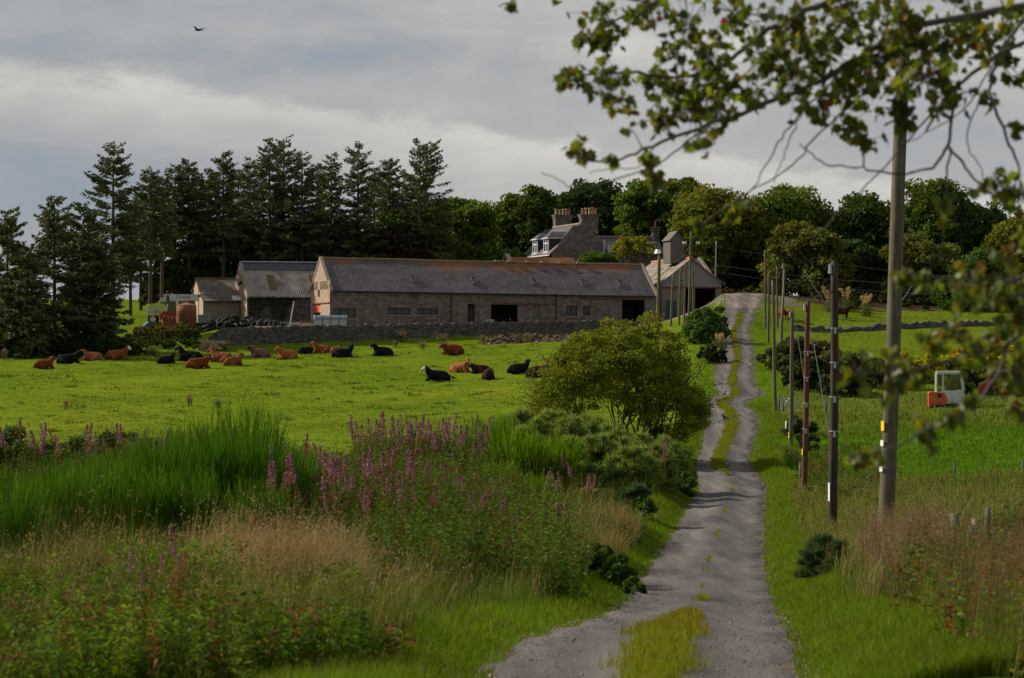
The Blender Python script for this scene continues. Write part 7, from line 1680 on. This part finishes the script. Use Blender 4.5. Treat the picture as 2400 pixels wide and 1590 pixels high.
CL = [(1400,30,60,18),(1500,15,60,20),(1390,95,55,24),(1330,165,40,9),(1400,185,55,22),(1440,225,35,9),(1520,180,45,12),(1590,60,65,30),(1640,130,65,28),(1560,205,55,20),(1640,205,65,26),(1700,30,75,36),(1760,130,65,28),(1820,60,85,46),(1840,185,75,32),(1900,110,85,46),(1950,30,80,44),(1960,205,65,28),(2040,120,85,46),(2080,40,85,50),(2140,180,75,40),(2190,90,75,40),(2250,40,85,40),(2200,222,55,20),(2270,110,55,22),(2340,40,50,16),
 (1530,270,45,20),(1600,250,55,24),(1660,270,45,16),(1615,325,30,9),(1340,350,30,10),(1410,365,18,4),(1500,362,20,6),(1510,412,26,10),(1970,285,35,14),(2000,325,30,11),(2080,250,45,20),(2090,290,28,10),(1900,245,45,15),(2290,230,22,6),(2352,300,20,7),(2300,425,36,16),(2340,452,36,16),(1300,190,20,5),(1180,12,14,5),(1285,8,8,1),(1505,68,10,2),(1700,490,30,8),(1620,520,24,6),(2180,480,36,9),(2360,180,30,8),(1345,75,30,8),(1470,40,40,10),(1740,215,45,14),(1560,120,40,10),(2000,180,60,22),(2120,100,60,24),(2330,130,30,8),(1680,200,40,14),(1450,300,12,2)]
CL2 = [(2090,640,22,7),(2140,645,26,8),(2230,672,44,14),(2290,690,52,16),(2200,760,34,8),(2150,795,34,10),(2260,805,52,16),(2315,865,46,13),(2320,765,44,13),(2060,850,44,12),(1990,862,44,11),(2065,895,34,8),(2115,880,26,6),(2145,1000,34,9),(2200,962,34,9),(2250,930,28,6),(1980,1062,28,7),(2025,1052,22,5),(2345,830,36,10),(2350,950,24,5),(2340,650,40,10),(2360,720,30,8),(2350,880,22,4),(2335,600,40,8),(2250,640,40,8),(2355,560,30,5)]
OUT = np.array([(0, -.12), (.18, -.06), (.42, -.18), (.40, .10), (.58, .30), (.33, .40), (.30, .66), (.10, .62), (0, .95), (-.10, .62), (-.30, .66), (-.33, .40), (-.58, .30), (-.40, .10), (-.42, -.18), (-.18, -.06)])
leafg = G(); nO = len(OUT)
def hang(CLs, dlo, dhi, size):
    for (x, y, r, n) in CLs:
        aw = ALLP + tb; j = np.argmin((CX + aw[:, 0] / aw[:, 1] * F - x * K) ** 2 + (CY - aw[:, 2] / aw[:, 1] * F - y * K) ** 2); pr = ALLP[j]
        d = aw[j, 1] + RNG.uniform(-.25, .25); c0 = W_(x, y, d); nn = int(n * 1.7)
        if np.linalg.norm(pr - c0) > .02:
            m = (pr + c0) / 2 + np.array([0, 0, .03]); g.tube([pr, m, c0], [.005, .004, .0025], 4)
        rr_ = r * K * d / F
        for k in range(nn):
            o = RNG.normal(0, .46, 3) * rr_; o[1] *= .8; p = c0 + o
            g.tube([c0 + o * .15, c0 + o * .6, p], [.0022, .0018, .0014], 3, None, False)
            s = size * RNG.uniform(.6, 1.25)
            ax = np.array([RNG.normal(0, .6), RNG.normal(0, .5), -.75 + RNG.normal(0, .35)]); ax /= np.linalg.norm(ax); sd_ = np.cross(ax, unit(1)[0]); sd_ /= np.linalg.norm(sd_); nr = np.cross(ax, sd_)
            bend = RNG.uniform(-.25, .35)
            V = p + s * (OUT[:, :1] * sd_ + OUT[:, 1:] * ax + (np.abs(OUT[:, :1]) * .35 - bend * OUT[:, 1:] ** 2) * nr); cen = p + s * .3 * ax - .02 * s * nr
            col = vary((.122, .146, .010), 1, .45, .18)[0]
            u = RNG.random()
            if u < .008: col = np.array((.42, .085, .03)) * RNG.uniform(.5, 1)
            elif u < .045: col = np.array((.20, .12, .025)) * RNG.uniform(.6, 1.1)
            elif u < .40: col = np.array((.065, .10, .010)) * RNG.uniform(.7, 1.2)
            i = np.arange(nO); leafg.add(np.vstack([V, cen]), None, np.stack([i, (i + 1) % nO, np.full(nO, nO)], 1), col)
hang(CL, 11.7, 12.9, .060); hang(CL2, 9.2, 9.9, .050)
g.build('limbs', M_bk, tree, True); leafg.build('foliage', leafmat('lobed_leaf', .52, .45, .07), tree)
